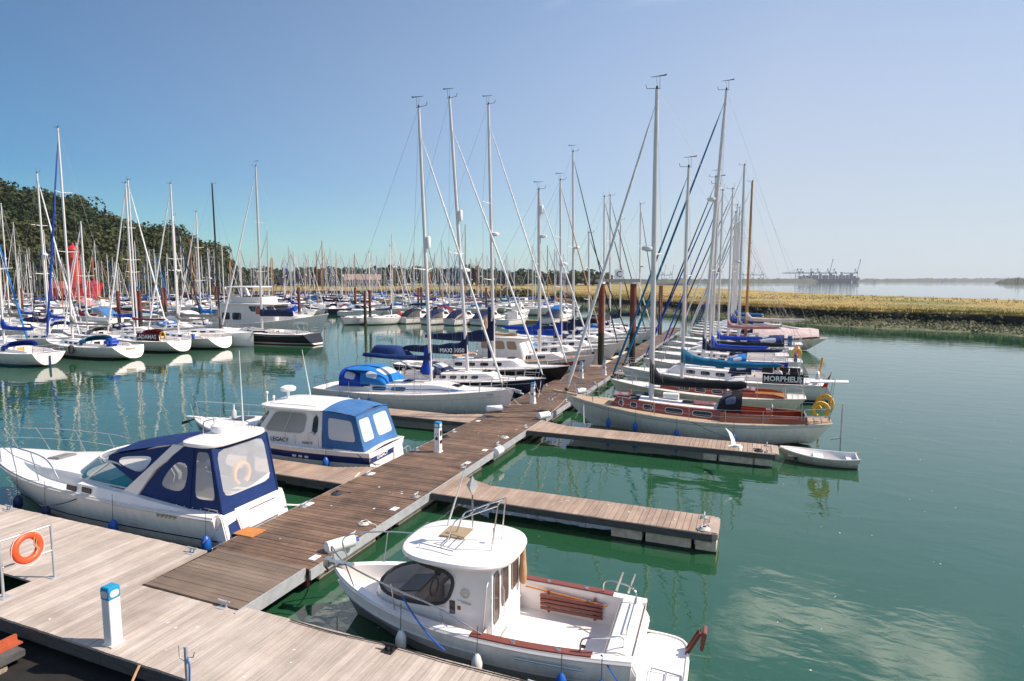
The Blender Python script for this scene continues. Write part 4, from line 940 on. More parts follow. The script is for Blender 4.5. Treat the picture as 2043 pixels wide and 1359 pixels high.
g = MB().tube(smooth_path([(0.06, 0.18, 0.26), (0.05, 0.12, 0.1), (0.05, 0.16, -0.08), (0.06, 0.1, -0.16), (0.05, 0.17, -0.1), (0.05, 0.1, 0.02)], 5), 0.012, 5).tube(smooth_path([(0.05, 0.2, 0.2), (0.05, 0.16, 0.0), (0.06, 0.2, -0.12)], 5), 0.011, 5).build('coiled_rope', tan_c, lb)
for a in (45, 135, 225, 315):
    c, s_ = math.cos(rad(a)), math.sin(rad(a)); MB().torus((0, 0.305*c, 0.305*s_), 0.094, 0.012, 'z', 12, 4).build('band', orange, lb) if False else None
def pedestal(loc, label, h=1.08, w=0.102, taper=0.0, big=True):
    p = thing('power_pedestal', label, 'pedestal', loc, 0, 'electric pedestals along the pontoon')
    t = w*(1-taper)
    def ring(f, z): return [(-f, -f, z), (f, -f, z), (f, f, z), (-f, f, z)]
    MB().rows([ring(w, 0.02), ring(t, h-0.22)], closed=True).poly(ring(t, h-0.22)).build('body', white_pl, p, bevel=0.008)
    MB().box(-w*1.22, w*1.22, -w*1.22, w*1.22, 0, 0.025).build('base_plate', white_pl, p)
    t2 = t*1.06
    MB().rows([ring(t2, h-0.225), ring(t2, h-0.04), ring(t2*0.9, h)], closed=True).poly(ring(t2, h-0.225), True).poly(ring(t2*0.9, h)).build('cap', ped_blue, p, bevel=0.01)
    for ax in ((1, 0), (0, -1), (0, 1)):
        o = [(c*t2*0.72, s_*0.062) for c, s_ in outline(20, 3.2)]
        mb = MB()
        f0 = [(ax[0]*t2+(0 if ax[0] else a), ax[1]*t2+(a if ax[0] else 0), h-0.125+b) for a, b in o]; f1 = [(q[0]+ax[0]*0.006, q[1]+ax[1]*0.006, q[2]) for q in f0]
        mb.rows([f0, f1], closed=True); mb.poly(f1); mb.build('light_lens', mat('lens_pale', (0.62, 0.64, 0.66), 0.3), p)
    if big is False:
        MB().box(t*0.98, t+0.02, -0.05, 0.05, h*0.55, h*0.72).build('meter_window', glass_dk, p); MB().box(-0.045, 0.045, -t-0.03, -t*0.95, h*0.42, h*0.5).build('socket', black, p)
        MB().box(t*0.98, t+0.03, -0.06, 0.06, h*0.3, h*0.4).build('socket', black, p)
        for k, (yy, zz) in enumerate([(0.05, 0.62), (-0.05, 0.6), (0.0, 0.52)]): MB().lathe([(0.02, -0.02), (0.02, 0.02)], (yy, -t*0.97, h*zz), 6).build('tap', black, p)
    return p
pedestal((-10.43, 6.86, DZ+0.004), 'white pedestal with blue cap standing on the grey landing dock')
pedestal((-10.95, 19.76, DZ+0.004), 'white pedestal with blue cap and dark meter on the walkway beside the blue canopy boat', 1.16, 0.112, 0.03, False)
pedestal((-10.75, 29.7, DZ+0.004), 'white tapered pedestal by the bow of the navy hull', 1.1, 0.13, 0.3, False)
pedestal((-10.6, 38.7, DZ+0.004), 'white tapered pedestal left of the red brown pile on the walkway', 1.1, 0.13, 0.3, False)
pedestal((-9.5, 40.6, DZ+0.004), 'white tapered pedestal on the right edge of the walkway near the far bows', 1.1, 0.13, 0.3, False)
# hose post at the front edge
hp = thing('hose_post', 'grey steel post with hook and blue hose at the dock front edge', 'post')
MB().tube([(-8.28, 6.58, 0.1), (-8.28, 6.58, DZ+0.62)], 0.035, 8).build('post', galv, hp)
MB().tube(smooth_path([(-8.28, 6.58, DZ+0.35), (-8.42, 6.6, DZ+0.36), (-8.46, 6.6, DZ+0.4), (-8.46, 6.6, DZ+0.58)], 5), 0.01, 5).tube(smooth_path([(-8.26, 6.58, DZ+0.45), (-8.16, 6.6, DZ+0.45), (-8.12, 6.6, DZ+0.55)], 5), 0.01, 5).build('hook', galv, hp)
MB().tube(smooth_path([(-8.24, 6.56, DZ+0.42), (-8.19, 6.55, DZ+0.36), (-8.2, 6.55, DZ+0.1), (-8.24, 6.53, DZ-0.2), (-8.26, 6.5, 0.05)], 6), 0.016, 6).build('hose', mat('hose_blue', (0.01, 0.16, 0.42), 0.45), hp)
tag(MB().tube(arc((-9.45, 6.62, DZ-0.02), (-9.35, 6.15, -0.1), 0.05, 6), 0.022, 6).build('hanging_rope', tan_c), 'tan rope end hanging over the front of the grey dock', 'rope')
# shore footing at the lower left: concrete block, sleeper and rusty rail
tag(MB().box(-14.0, -12.22, 3.6, 6.15, -1.2, 0.15).build('footing_block', mat('shingle_concrete', (0.36, 0.29, 0.20), 0.95, vary=0.5, vscale=30, bump=0.9, bscale=60), bevel=0.03), 'rough shingle concrete footing under the dock corner', 'footing')
tag(MB().box(-12.72, -12.18, 3.6, 6.42, 0.155, 0.30).build('sleeper', timber_dk, bevel=0.02), 'dark timber sleeper on the concrete footing by the dock', 'beam')
rl = thing('rusty_rail', 'rusty orange steel angle lying on the dark sleeper by the dock', 'rail'); MB().box(-12.62, -12.56, 3.6, 6.50, 0.305, 0.44).build('web', rust_o, rl, smooth=False); MB().box(-12.556, -12.40, 3.6, 6.50, 0.305, 0.335).build('flange', rust_o, rl, smooth=False)
tag(MB().add([(-40, -20, 0.1), (12, -20, 0.1), (12, 3.4, 0.05), (-40, 3.4, 0.05), (12, 7.9, 0.02), (-40, 7.9, 0.02)], [(0, 1, 2, 3), (3, 2, 4, 5)]).build('shaded_gap_sheet', mat('gap_shade_black', (0.012, 0.011, 0.009), 0.9, vary=0.5, vscale=3, bump=0.8, bscale=9)), kind='structure')  # black sheet added to stand for the shaded gap in front of and below the dock

# main walkway pontoon
mp_ = thing('walkway_pontoon', 'long brown boarded walkway pontoon running between the moored boats', 'pontoon')
rng = random.Random(33); y = 10.42; n = 0; rest = MB()
while y < 86:
    w = 0.136; xl, xr = (-12.0, -9.09) if y < 44 else (-10.7, -9.05)
    if n < 296: board(mp_, xl, xr, y, y+w, DZ, 0.04, brown_pl, rng)
    else: rest.box(xl, xr, y, y+w, DZ-0.04, DZ)
    y += w+0.013; n += 1
if rest.v: o = rest.build('far_planks', brown_pl, mp_, smooth=False); o['kind'] = 'stuff'
for xs, m_ in ((-9.085, galv), (-12.045, galv)):
    for i in range(12):
        y0 = 10.4+i*2.8
        MB().box(xs, xs+0.045, y0, y0+2.79, 0.30, 0.535).build('edge_channel', m_, mp_, smooth=False)
MB().box(-9.045, -9.0, 44.0, 86, 0.30, 0.535).build('edge_channel', galv, mp_, smooth=False); MB().box(-10.75, -10.705, 44.05, 86, 0.30, 0.535).build('edge_channel', galv, mp_, smooth=False)
for i in range(14):
    y0 = 10.9+i*3.4
    fb_ = MB().box(-11.6, -9.25, y0, y0+2.3, -0.5, 0.27).build('float_block', concrete, mp_, bevel=0.02)
    MB().box(-11.62, -9.235, y0-0.01, y0+2.31, -0.4, 0.05).build('weed_band', weed, fb_, smooth=False)
    for yy in (y0-0.35, y0+2.45): MB().box(-11.5, -9.3, yy, yy+0.1, 0.02, 0.3).build('steel_bearer', rust, mp_, smooth=False)
for i in range(9):
    y0 = 12.2+i*3.1
    cleat(mp_, -9.25, y0, DZ); cleat(mp_, -11.82, y0+1.2, DZ)
for i, (x_, y_) in enumerate([(-9.35, 10.9), (-9.3, 14.2), (-11.8, 13.6), (-9.3, 18.9), (-11.7, 24.9), (-9.4, 20.6), (-11.75, 16.6)]):
    MB().box(x_-0.09, x_+0.09, y_-0.13, y_+0.13, DZ+0.003, DZ+0.02).build('deck_light', white_pl, mp_, bevel=0.004)
rp = thing('hinged_ramp', 'hinged ramp of lighter brown boards joining dock and walkway', 'ramp')
y = 8.52
while y < 10.40: board(rp, -11.85, -9.22, y, y+0.127, DZ+0.035-0.012*(y-8.5), 0.045, ramp_pl, rng); y += 0.136
MB().box(-9.215, -9.18, 8.4, 10.40, 0.28, 0.565).build('side_channel', galv, rp, smooth=False)
tag(MB().box(-12.62, -11.98, 10.85, 11.35, 0, 0.02).build('door_mat', mat('coir_mat', (0.50, 0.19, 0.05), 0.95, vary=0.3, vscale=20, bump=0.6, bscale=80), bevel=0.004), 'orange coir doormat at the walkway edge by the cruiser stern', 'mat').location = (0.42, 0.35, DZ+0.004)
def finger(y0, y1, x0, x1, label, side, floats, root_tri=True, m=None, npl=60, fm=None):
    f = thing('finger_pontoon', label, 'pontoon'); m = m or finger_pl; rng = random.Random(int(y0*10))
    lo, hi = min(x0, x1), max(x0, x1); x = lo
    w = 0.165; k = 0
    while x < hi-0.02:
        xe = min(x+w-0.012, hi); near = abs((x if side > 0 else xe)-x0)
        ext = max(0.0, 1.3-near)*0.75 if root_tri else 0
        if ext > 0.02:
            yb = y1+ext*0.6; board(f, x, xe, y0, round(yb, 2), DZ-0.004, 0.04, m, rng)
        else: board(f, x, xe, y0, y1, DZ-0.004, 0.04, m, rng)
        x += w; k += 1
    for ys in (y0-0.04, y1+0.002):
        if ys > y0 and root_tri:
            a, b = (lo+(1.35 if side > 0 else 0), hi-(1.35 if side < 0 else 0))
        else: a, b = lo, hi
        MB().box(a, b, ys, ys+0.04, 0.345, 0.535).build('side_beam', timber_dk, f, smooth=False)
    xe = x1; MB().box(xe-0.02 if side < 0 else xe, xe if side < 0 else xe+0.02, y0, y1, 0.3, 0.54).build('end_beam', timber_dk, f, smooth=False)
    for a, b in floats:
        g = MB().box(a, b, y0+0.06, y1-0.06, -0.35, 0.34).build('float_block', concrete, f, bevel=0.015); MB().box(a-0.005, b+0.005, y0+0.052, y1-0.052, -0.33, 0.06).build('weed_band', weed, g, smooth=False)
    for xx in (x1-side*0.25,): cleat(f, xx, y0+0.2, DZ, 'y'); cleat(f, xx, y1-0.2, DZ, 'y')
    MB().box(x1-0.12 if side > 0 else x1-0.16, x1+0.16 if side > 0 else x1+0.12, y0+0.05, y1-0.05, 0.34, 0.56).build('end_fender', mat('end_timber', (0.40, 0.31, 0.25), 0.85, vary=0.25), f, bevel=0.03)
    return f
finger(15.78, 17.05, -9.0, -0.85, 'pale finger pontoon with no boat beside it, nearest on the right', 1, [(-3.45, -2.62), (-2.52, -1.35), (-1.24, -0.72)])
finger(24.15, 25.55, -9.0, 0.85, 'finger pontoon in front of the white yacht with varnished coachroof', 1, [(-1.7, -1.2), (-1.1, 0.1), (0.16, 0.78)])
finger(15.45, 16.75, -12.05, -22.0, 'finger pontoon between the blue canopied cruiser and the pilothouse boat', -1, [(-21.5, -19), (-17.5, -15.5)])
finger(24.5, 25.8, -12.05, -22.5, 'finger pontoon in front of the white yacht with bright blue sprayhood', -1, [(-22, -19.5)])
finger(31.1, 32.2, -9.0, 0.6, 'finger pontoon just behind the varnished coachroof yacht', 1, [(-1.4, 0.4)], False)
finger(41.6, 42.7, -9.0, 1.0, 'finger pontoon behind the yacht with black lettered weather cloth', 1, [(-1.4, 0.6)], False)
finger(34.3, 35.4, -12.05, -21.5, 'finger pontoon beyond the navy hulled yacht', -1, [(-21.3, -19)], False)
finger(44.3, 45.4, -10.8, -20.5, 'finger pontoon beyond the motor sailer', -1, [(-20.3, -18)], False)
for i, (x_, y_, rzz) in enumerate([(-9.0, 13.3, 0.25), (-8.95, 20.2, -0.15)]):
    pass
# bird droppings and pale scuffs on the boards
bd = MB(); rngb = random.Random(61)
for k in range(130):
    if k < 45: x, y = rngb.uniform(-20, 0), rngb.uniform(6.8, 8.4)
    elif k < 85: x, y = rngb.uniform(-11.9, -9.2), rngb.uniform(10.6, 32)
    elif k < 105: x, y = rngb.uniform(-8.8, -1.2), rngb.uniform(15.9, 16.9)
    else: x, y = rngb.uniform(-8.8, 0.6), rngb.uniform(24.3, 25.4)
    if 8.48 < y < 10.45 and -11.9 < x < -9.1 or (-18 < x < -14.1 and 6.9 < y < 7.8): continue
    s = rngb.uniform(0.012, 0.045); n_ = 7; c_ = V((x, y, DZ+0.0045))
    bd.add([c_]+[c_+V((math.cos(2*PI*j/n_)*s*rngb.uniform(0.4, 1.3), math.sin(2*PI*j/n_)*s*rngb.uniform(0.4, 1.3), 0)) for j in range(n_)], [(0, 1+j, 1+(j+1) % n_) for j in range(n_)])
tag(bd.build('bird_droppings', mat('droppings_white', (0.62, 0.60, 0.56), 0.9), smooth=False, fix=False), 'small white bird droppings spotting the dock boards', 'droppings', kind='stuff')
def dock_fender(loc, rz, label, r=0.15, h=0.7, rib=False):
    t = thing('dock_fender', label, 'fender', loc, rz)
    n = 24; prof = [(0.03, -h/2)]+[(r*(0.94+0.06*math.cos(k*PI)) if rib else r, -h/2+0.06+(h-0.12)*k/n) for k in range(n+1)]+[(0.03, h/2)]
    b = MB().lathe(prof, (0, 0, 0), 14); b.v = [(z, y_, x_) for x_, y_, z in b.v]; b.build('body', white_pl, t)
    MB().tube([(h/2, 0, 0), (h/2+0.08, 0, -0.03)], 0.03, 6).build('lashing', rope_b, t); return t
dock_fender((-9.12, 11.55, 0.66), rad(62), 'white cylinder fender with blue lashing on the walkway edge by the fishing boat bow', 0.15, 0.8)
dock_fender((-8.98, 20.9, 0.50), rad(85), 'white balloon fender on the walkway edge above the empty finger', 0.16, 0.55)
dock_fender((-11.8, 27.0, 0.72), rad(40), 'ribbed white fender lying on the walkway by the white bow', 0.17, 0.9, True)
dock_fender((-9.05, 26.5, 0.72), rad(60), 'white fender on the walkway edge under the varnished yacht bow', 0.16, 0.75)
dock_fender((-9.15, 33.3, 0.72), rad(60), 'white fender on the walkway edge by the cream wooden yacht bow', 0.16, 0.75)
# piles
def pile(x, y, top, label, r=0.24, m=None, group='mooring piles'):
    p = thing('pile', label, 'pile', (x, y, 0), 0, group)
    MB().tube([(0, 0, -1.5), (0, 0, 3.0)], r*1.005, 14).build('weedy_foot', mat('pile_weed', (0.035, 0.028, 0.018), 0.9, vary=0.5, vscale=3), p)
    MB().tube([(0, 0, 3.0), (0, 0, top)], r, 14).build('shaft', rust, p)
    return p
pile(-11.05, 46.0, 6.75, 'tall red brown steel pile left of the walkway under the lettered board')
pile(-8.85, 47.2, 6.75, 'tall red brown steel pile right of the walkway under the lettered board')
gx = thing('pile_crossbar', 'timber crossbar on two red piles carrying the letter C board', 'sign')
MB().bar((-11.5, 45.9, 7.0), (-8.4, 47.3, 7.0), 0.34, 0.24).build('beam', mat('beam_grey', (0.34, 0.30, 0.27), 0.8, vary=0.25), gx, smooth=False)
MB().lathe([(0.27, 6.75), (0.27, 6.9)], (-11.05, 46.0, 0), 12).build('pile_collar', white_pl, gx); MB().lathe([(0.27, 6.75), (0.27, 6.9)], (-8.85, 47.2, 0), 12).build('pile_collar', white_pl, gx)
dx_ = V((3.1, 1.4, 0)).normalized(); nx_ = V((dx_.y, -dx_.x, 0)); sc_ = V((-9.85, 46.55, 7.48))-nx_*0.0
sb = MB().obox(sc_, dx_*0.36, nx_*0.012, V((0, 0, 0.36))).build('letter_board', white_pl, gx, smooth=False)
text('C', 0.66, letter_k, sb, sc_+nx_*0.018, dx_, V((0, 0, 1)), name='letter')
pile(-10.6, 74.0, 6.4, 'red brown pile of the farther pair beyond the lettered board, left one'); pile(-7.9, 75.4, 6.4, 'red brown pile of the farther pair beyond the lettered board, right one')
tag(MB().bar((-11, 73.8, 6.55), (-7.5, 75.6, 6.55), 0.3, 0.25).build('far_crossbar', MATS['beam_grey'], smooth=False), 'timber crossbar on the farther pair of red piles', 'beam')
for i, (px, d, top) in enumerate([(233, 82, 5.6), (268, 78, 5.6), (276, 79, 5.7), (322, 100, 5.8), (328, 101, 5.8), (595, 92, 6.0), (708, 125, 5.6), (727, 95, 5.4), (737, 96, 5.5), (834, 128, 5.5), (840, 129, 5.6), (970, 130, 5.5), (430, 130, 5.8), (40, 110, 5.6)]):
    q = cam_ray(px, d); pile(q.x, q.y, top, ['red brown pile left of the dark paired piles on the left', 'dark red pile, left of the close pair on the left', 'dark red pile, right of the close pair on the left', 'red pile of a pair behind the black mast, left one', 'red pile of a pair behind the black mast, right one',
        'red brown pile right of the grey motor yacht', 'far red pile among masts beyond the grey motor yacht', 'brown pile by the double ended white sterns, left one', 'brown pile by the double ended white sterns, right one', 'red pile of a pair carrying a small white plate, left one', 'red pile of a pair with a small white plate, right one',
        'far brown pile between the tall masts and the marsh', 'far red pile among the masts right of the black mast', 'far red pile at the left edge before the meadow'][i], 0.22)
for i, (px, d) in enumerate([(1640, 112), (1835, 104)]):
    q = cam_ray(px, d); tag(MB().tube([(q.x, q.y, -0.5), (q.x, q.y, 2.0)], 0.16, 8).build('bank_post', weed), ['dark old post in the mud at the foot of the bank, left one', 'dark old post in the mud at the foot of the bank, right one'][i], 'post')

# ------------------------------------------------------------ foreground fishing boat
def quad_S(a, b, c, d, bulge=0.0):
    """bilinear patch: a-b along u at v=0, d-c along u at v=1"""
    a, b, c, d = V(a), V(b), V(c), V(d); n = (b-a).cross(d-a).normalized()
    def S(u, v): return a.lerp(b, u).lerp(d.lerp(c, u), v)+n*(bulge*4*u*(1-u)*4*v*(1-v)*0.25)
    return S
def panel(parent, a, b, c, d, m, win=None, wm=None, name='canvas_panel', bulge=0.0, p=6.0, th=0.02):
    S = quad_S(a, b, c, d, bulge)
    if not win: return plain(S, 0, 1, 0, 1).build(name, m, parent)
    fr, pn = framed(S, 0, 1, 0, 1, *win, th=th, p=p); o = fr.build(name, m, parent); pn.build('window_pane', wm or vinyl, o); return o
def fishing_boat():
    r = thing('fishing_boat', 'white open fishing boat with small wheelhouse beside the grey dock', 'motor boat', (-4.9, 10.2, 0), PI+rad(2.5))
    h = Hull(6.4, 2.44, (0.84, 0.80, 0.98), ws=0.86, tm=0.34, rb=0.75, rs=0.1, draft=0.4, em=0.16, eb=0.62, p=2.5, q=0.85, flare=0.16)
    hl = h.mesh(34, 12).build('hull', hull_mat('fishing_hull', (0.82, 0.76, 0.715), (0.30, 0.285, 0.265), (0.06, 0.06, 0.055), 0.02, 0.33), r)  # grey band low on the sides is hull shading painted as colour
    h.band(0.60, 0.64, 0.0, 0.985, 0.022).build('spray_knuckle', gel, hl); h.rail(0.032, dz=-0.03).build('rubbing_strake', gel_grey, hl)
    h.gunwale(0.17, 0.34, lift=0.02).build('gunwale', gel, r)
    h.deck(20, drop=0.30, camber=0.04, inset=0.05, u0=h.ux(-0.65), u1=0.99).build('foredeck', gel, r)
    h.well(-2.72, -0.6, -0.16, 0.22, -0.02).build('cockpit', gel, r)
    MB().box(-1.75, -0.72, -0.15, 0.82, 0.221, 0.47).build('engine_box', gel, r, bevel=0.035)
    MB().lathe([(0.05, 0), (0.05, 0.012)], (-2.15, -0.1, 0.222), 12).build('drain', black, r)
    # transom beam and swim platform
    MB().prism([(-3.20, 0.2), (-2.72, 0.2), (-2.74, 0.86), (-2.95, 0.90), (-3.12, 0.86), (-3.28, 0.55)], -0.93, 0.93, 'y').build('transom_beam', gel, r, bevel=0.03)
    pf = slab(-4.05, -3.12, 0.86, 0.27, 0.1, crown=0.0, pw=4.5).build('swim_platform', gel, r)
    MB().tube(smooth_path([(-3.2, 0.84, 0.335), (-3.75, 0.8, 0.335), (-3.98, 0.6, 0.335), (-4.01, 0, 0.335), (-3.98, -0.6, 0.335), (-3.75, -0.8, 0.335), (-3.2, -0.84, 0.335)], 4), 0.022, 5).build('platform_lip', gel, pf)
    MB().tube([(-3.95, 0.35, 0.34), (-3.45, 0.35, 0.38), (-3.45, 0.72, 0.38), (-3.95, 0.72, 0.34), (-3.95, 0.35, 0.34)], 0.014, 5).tube([(-3.7, 0.35, 0.36), (-3.7, 0.72, 0.36)], 0.014, 5).build('boarding_ladder', steel, pf)
    br = MB().bar((-3.98, -0.36, 0.3), (-4.22, -0.38, 0.75), 0.07, 0.05).bar((-3.98, -0.52, 0.3), (-4.2, -0.52, 0.72), 0.07, 0.05).build('outboard_bracket', rust, r, smooth=False)
    MB().obox((-4.27, -0.45, 0.62), (0.03, 0, 0.01), (0, 0.14, 0), (-0.03, 0, 0.17)).build('bracket_pad', mahog_dull, br, bevel=0.008)
    # gunwale boards
    for sd in (1, -1):
        rows = []
        for i in range(13):
            u = h.ux(lerp(-0.42, -2.55, i/12)); o = h.S(u, 1, sd); b = h.b(u); z = o.z+0.024
            rows.append([V((o.x, sd*(b-0.005), z-0.01)), V((o.x, sd*(b-0.01), z+0.022)), V((o.x, sd*(b-0.165), z+0.022)), V((o.x, sd*(b-0.17), z-0.01))])
        g = MB().rows(rows); g.poly(rows[0]); g.poly(rows[-1]); o = g.build('gunwale_board', mahog_dull, r)
        for x in (-1.2, -2.0): MB().lathe([(0.045, 0.04), (0.04, 0.06), (0.02, 0.05)], (x, sd*(h.half(x)-0.085), h.deckz(x)), 12).build('rod_holder_cap', steel, o)
    MB().tube([(-1.25, h.half(-1.5)+0.02, 0.62), (-2.45, h.half(-2.4)+0.03, 0.62)], 0.016, 6).build('hand_rail', steel, r)
    # wheelhouse
    W = House([(0.5, -0.68, 2.1, 0.80, 1.35), (0.86, -0.68, 2.02, 0.83, 1.35), (1.18, -0.68, 1.80, 0.83, 1.25), (1.50, -0.68, 1.45, 0.81, 1.05), (1.86, -0.68, 1.08, 0.78, 0.85)], 0.8)
    wh = MB().rows([[W.S(u, v) for u in [0, 0.05, 0.1, 0.155]] for v in [0, 0.25, 0.5, 0.75, 1]]).rows([[W.S(u, v) for u in [0.845, 0.9, 0.95, 1]] for v in [0, 0.25, 0.5, 0.75, 1]])
    wh.rows([[W.S(u, v) for u in [0.155+0.69*i/24 for i in range(25)]] for v in [0, 0.1, 0.22]]).build('wheelhouse', gel, r)
    fr, pn = framed(W.S, 0.155, 0.845, 0.22, 1.0, 0.205, 0.795, 0.37, 0.93, th=0.03, p=3.4, n=64); ws = fr.build('windscreen_frame', gel, r); pn2 = plain(W.S, 0.207, 0.793, 0.375, 0.925, 26, 6)
    pn2.build('windscreen', glass_clear, ws)
    # rubber seal round the screen
    sl_ = []
    for k in range(64):
        a = 2*PI*k/64; du, dv = math.cos(a), math.sin(a); rr = (abs(du/0.295)**3.4+abs(dv/0.28)**3.4)**(-1/3.4); uu, vv = 0.5+du*rr, 0.65+dv*rr
        sl_.append(W.S(uu, vv)+normal(W.S, uu, vv)*0.014*(1 if normal(W.S, 0.5, 0.6).x > 0 else -1))
    MB().tube(sl_, 0.034, 6, closed=True).build('window_seal', rubber, ws)
    # inside: dash, wheel, seat
    MB().prism([(0.8, 0.5), (1.5, 0.5), (1.5, 0.92), (1.0, 1.02), (0.82, 0.92)], -0.62, 0.62, 'y').build('dashboard', mat('dash_brown', (0.42, 0.30, 0.23), 0.6, vary=0.2), r)
    MB().box(-0.6, 1.5, -0.7, 0.7, 0.42, 0.46).build('wheelhouse_sole', mat('sole_tan', (0.40, 0.26, 0.17), 0.6, vary=0.15), r)
    MB().box(0.1, 0.75, -0.72, -0.2, 0.46, 0.9).build('side_locker', gel_cream, r, bevel=0.03)
    MB().torus((0.68, 0.35, 1.12), 0.17, 0.018, 'x', 16, 5).build('steering_wheel', black, r)
    MB().box(-0.3, 0.1, 0.1, 0.55, 0.3, 0.85).build('helm_seat', mat('seat_brown', (0.10, 0.06, 0.05), 0.7), r, bevel=0.04)
    MB().prism([(0.95, 1.02), (1.42, 0.94), (1.42, 0.97), (0.95, 1.06)], -0.25, 0.45, 'y').build('dash_cover', black, r)
    MB().box(0.86, 0.98, -0.45, -0.25, 1.02, 1.2).build('plotter', black, r, bevel=0.01)
    # aft bulkhead with two panes
    A0, A1 = (-0.68, 0.80, 0.25), (-0.68, -0.80, 0.25); B0, B1 = (-0.68, 0.78, 1.86), (-0.68, -0.78, 1.86)
    S = quad_S(A1, A0, B0, B1)
    for k, (u0, u1, wn_) in enumerate([(0.0, 0.42, (0.1, 0.34, 0.45, 0.92)), (0.42, 0.74, (0.47, 0.68, 0.42, 0.92)), (0.74, 1.0, (0.78, 0.95, 0.34, 0.92))]):
        fr, pn = framed(S, u0, u1, 0, 1, *wn_, th=0.025, p=7, out=1); o = fr.build('bulkhead_panel' if k != 1 else 'door', gel, r); pn.build('window_pane', clear_mat('pane_bronze', (0.10, 0.07, 0.055), 0.72, 0.06), o)
        rim = []; uc, vc, a, b = (wn_[0]+wn_[1])/2, (wn_[2]+wn_[3])/2, (wn_[1]-wn_[0])/2, (wn_[3]-wn_[2])/2
        MB().tube([S(uc+c*a, vc+s_*b)+V((-0.004, 0, 0)) for c, s_ in outline(32, 7)], 0.012, 4, closed=True).build('pane_seal', rubber, o)
    MB().tube([(-0.71, 0.30, 0.75), (-0.74, 0.30, 0.8), (-0.74, 0.30, 1.3), (-0.71, 0.30, 1.35)], 0.012, 5).build('door_handle', steel, r)
    em = MB().torus((0, 0, 0), 0.085, 0.007, 'y', 24, 4).torus((0, 0, 0), 0.06, 0.004, 'y', 20, 4); em.v = [(x-0.18, 0.836+y, z+1.38) for x, y, z in em.v]; e_ = em.build('round_emblem', mat('emblem_gold', (0.55, 0.48, 0.36), 0.5), r)
    text('M', 0.09, MATS['emblem_gold'], e_, (-0.18, 0.838, 1.38), (-1, 0, 0), (0, 0, 1)); MB().tube([(-0.02, 0.842, 1.235), (-0.25, 0.842, 1.215), (-0.31, 0.842, 1.20), (-0.27, 0.842, 1.185), (-0.1, 0.842, 1.20)], 0.005, 4).build('fish_emblem', letter_g, r)
    MB().box(0.02, 0.13, 0.825, 0.842, 0.95, 1.2).build('side_vent', glass_dk, r, bevel=0.004); MB().box(-0.09, -0.03, 0.825, 0.842, 1.05, 1.12).build('socket', mahog_dull, r)
    MB().tube([(-0.55, 0.82, 0.75), (-0.55, 0.87, 0.8), (-0.62, 0.87, 1.6), (-0.62, 0.81, 1.65)], 0.013, 5).build('grab_rail', gel, r)
    rf = slab(-0.98, 1.32, 0.99, 1.92, 0.12, crown=0.05, pw=3.0, n=44).build('roof', gel, r)
    slab(-0.72, 1.05, 0.74, 1.985, 0.05, crown=0.035, pw=3.0, n=40).build('roof_crown', gel, rf)
    MB().obox((0.42, -0.12, 2.055), (0.26, 0, 0), (0, 0.26, 0), (0, 0, 0.014)).build('roof_hatch', mat('hatch_tan', (0.34, 0.25, 0.15), 0.5, vary=0.15), rf, bevel=0.012)
    # roof rack
    rk = MB()
    for y in (0.30, -0.12): rk.tube(smooth_path([(0.42, y, 2.04), (0.38, y, 2.15), (0.26, y, 2.44), (0.08, y, 2.56), (-0.62, y, 2.88)], 5), 0.016, 6)
    for t in ((-0.02, 2.605), (-0.32, 2.743), (-0.6, 2.871)): rk.tube([(t[0], 0.30, t[1]), (t[0], -0.12, t[1])], 0.013, 6)
    rk.tube([(-0.62, 0.30, 2.88), (-0.5, 0.34, 2.02)], 0.014, 6).tube([(-0.62, -0.12, 2.88), (-0.5, -0.2, 2.02)], 0.014, 6)
    rk.tube([(0.42, 0.55, 2.05), (0.42, -0.35, 2.05)], 0.014, 6).build('roof_rack', steel, r)
    MB().tube([(0.1, 0.72, 2.02), (0.1, 0.72, 2.08), (0.85, 0.6, 2.08), (0.85, 0.6, 2.02)], 0.012, 5).build('roof_rail', steel, r)
    po = MB().tube([(-0.02, 0.09, 2.3), (-0.02, 0.09, 3.15)], 0.016, 6).build('reflector_pole', steel, r)
    d = 0.2; c = V((-0.02, 0.09, 3.12))
    MB().add([c+V((d*0.62, 0, 0)), c+V((0, d*0.62, 0)), c+V((-d*0.62, 0, 0)), c+V((0, -d*0.62, 0)), c+V((0, 0, d)), c-V((0, 0, d))], [(0,1,4),(1,2,4),(2,3,4),(3,0,4),(1,0,5),(2,1,5),(3,2,5),(0,3,5)]).build('radar_reflector', mat('reflector_alu', (0.5, 0.48, 0.45), 0.35, metal=0.8), po, smooth=False)
    MB().tube([(0.75, -0.45, 2.0), (0.75, -0.45, 2.08), (0.35, -0.5, 3.35)], [0.03, 0.022, 0.006], 6).build('whip_antenna', white_pl, r)
    MB().tube([(-0.45, 0.05, 2.03), (-0.45, 0.05, 2.25)], 0.012, 6).lathe([(0.035, 0), (0.035, 0.07), (0.02, 0.09)], (-0.45, 0.05, 2.25), 8).build('anchor_light', white_pl, r)
    # bow rails
    for sd in (1, -1):
        q = MB().tube(smooth_path([(3.02, 0.2*sd, 1.08), (3.1, 0.24*sd, 1.52), (2.4, 0.78*sd, 1.52), (1.3, 1.1*sd, 1.42), (0.2, 1.18*sd, 1.22), (-0.62, 1.12*sd, 0.86)], 6), 0.016, 6)
        for x, z in ((2.35, 1.52), (1.2, 1.41), (0.1, 1.2)): q.tube([(x, h.half(x)*0.94*sd, h.deckz(x)), (x+0.03, (h.half(x)+0.02)*sd if x < 2 else 0.8*sd, z)], 0.013, 5)
        q.build('bow_rail', steel, r)
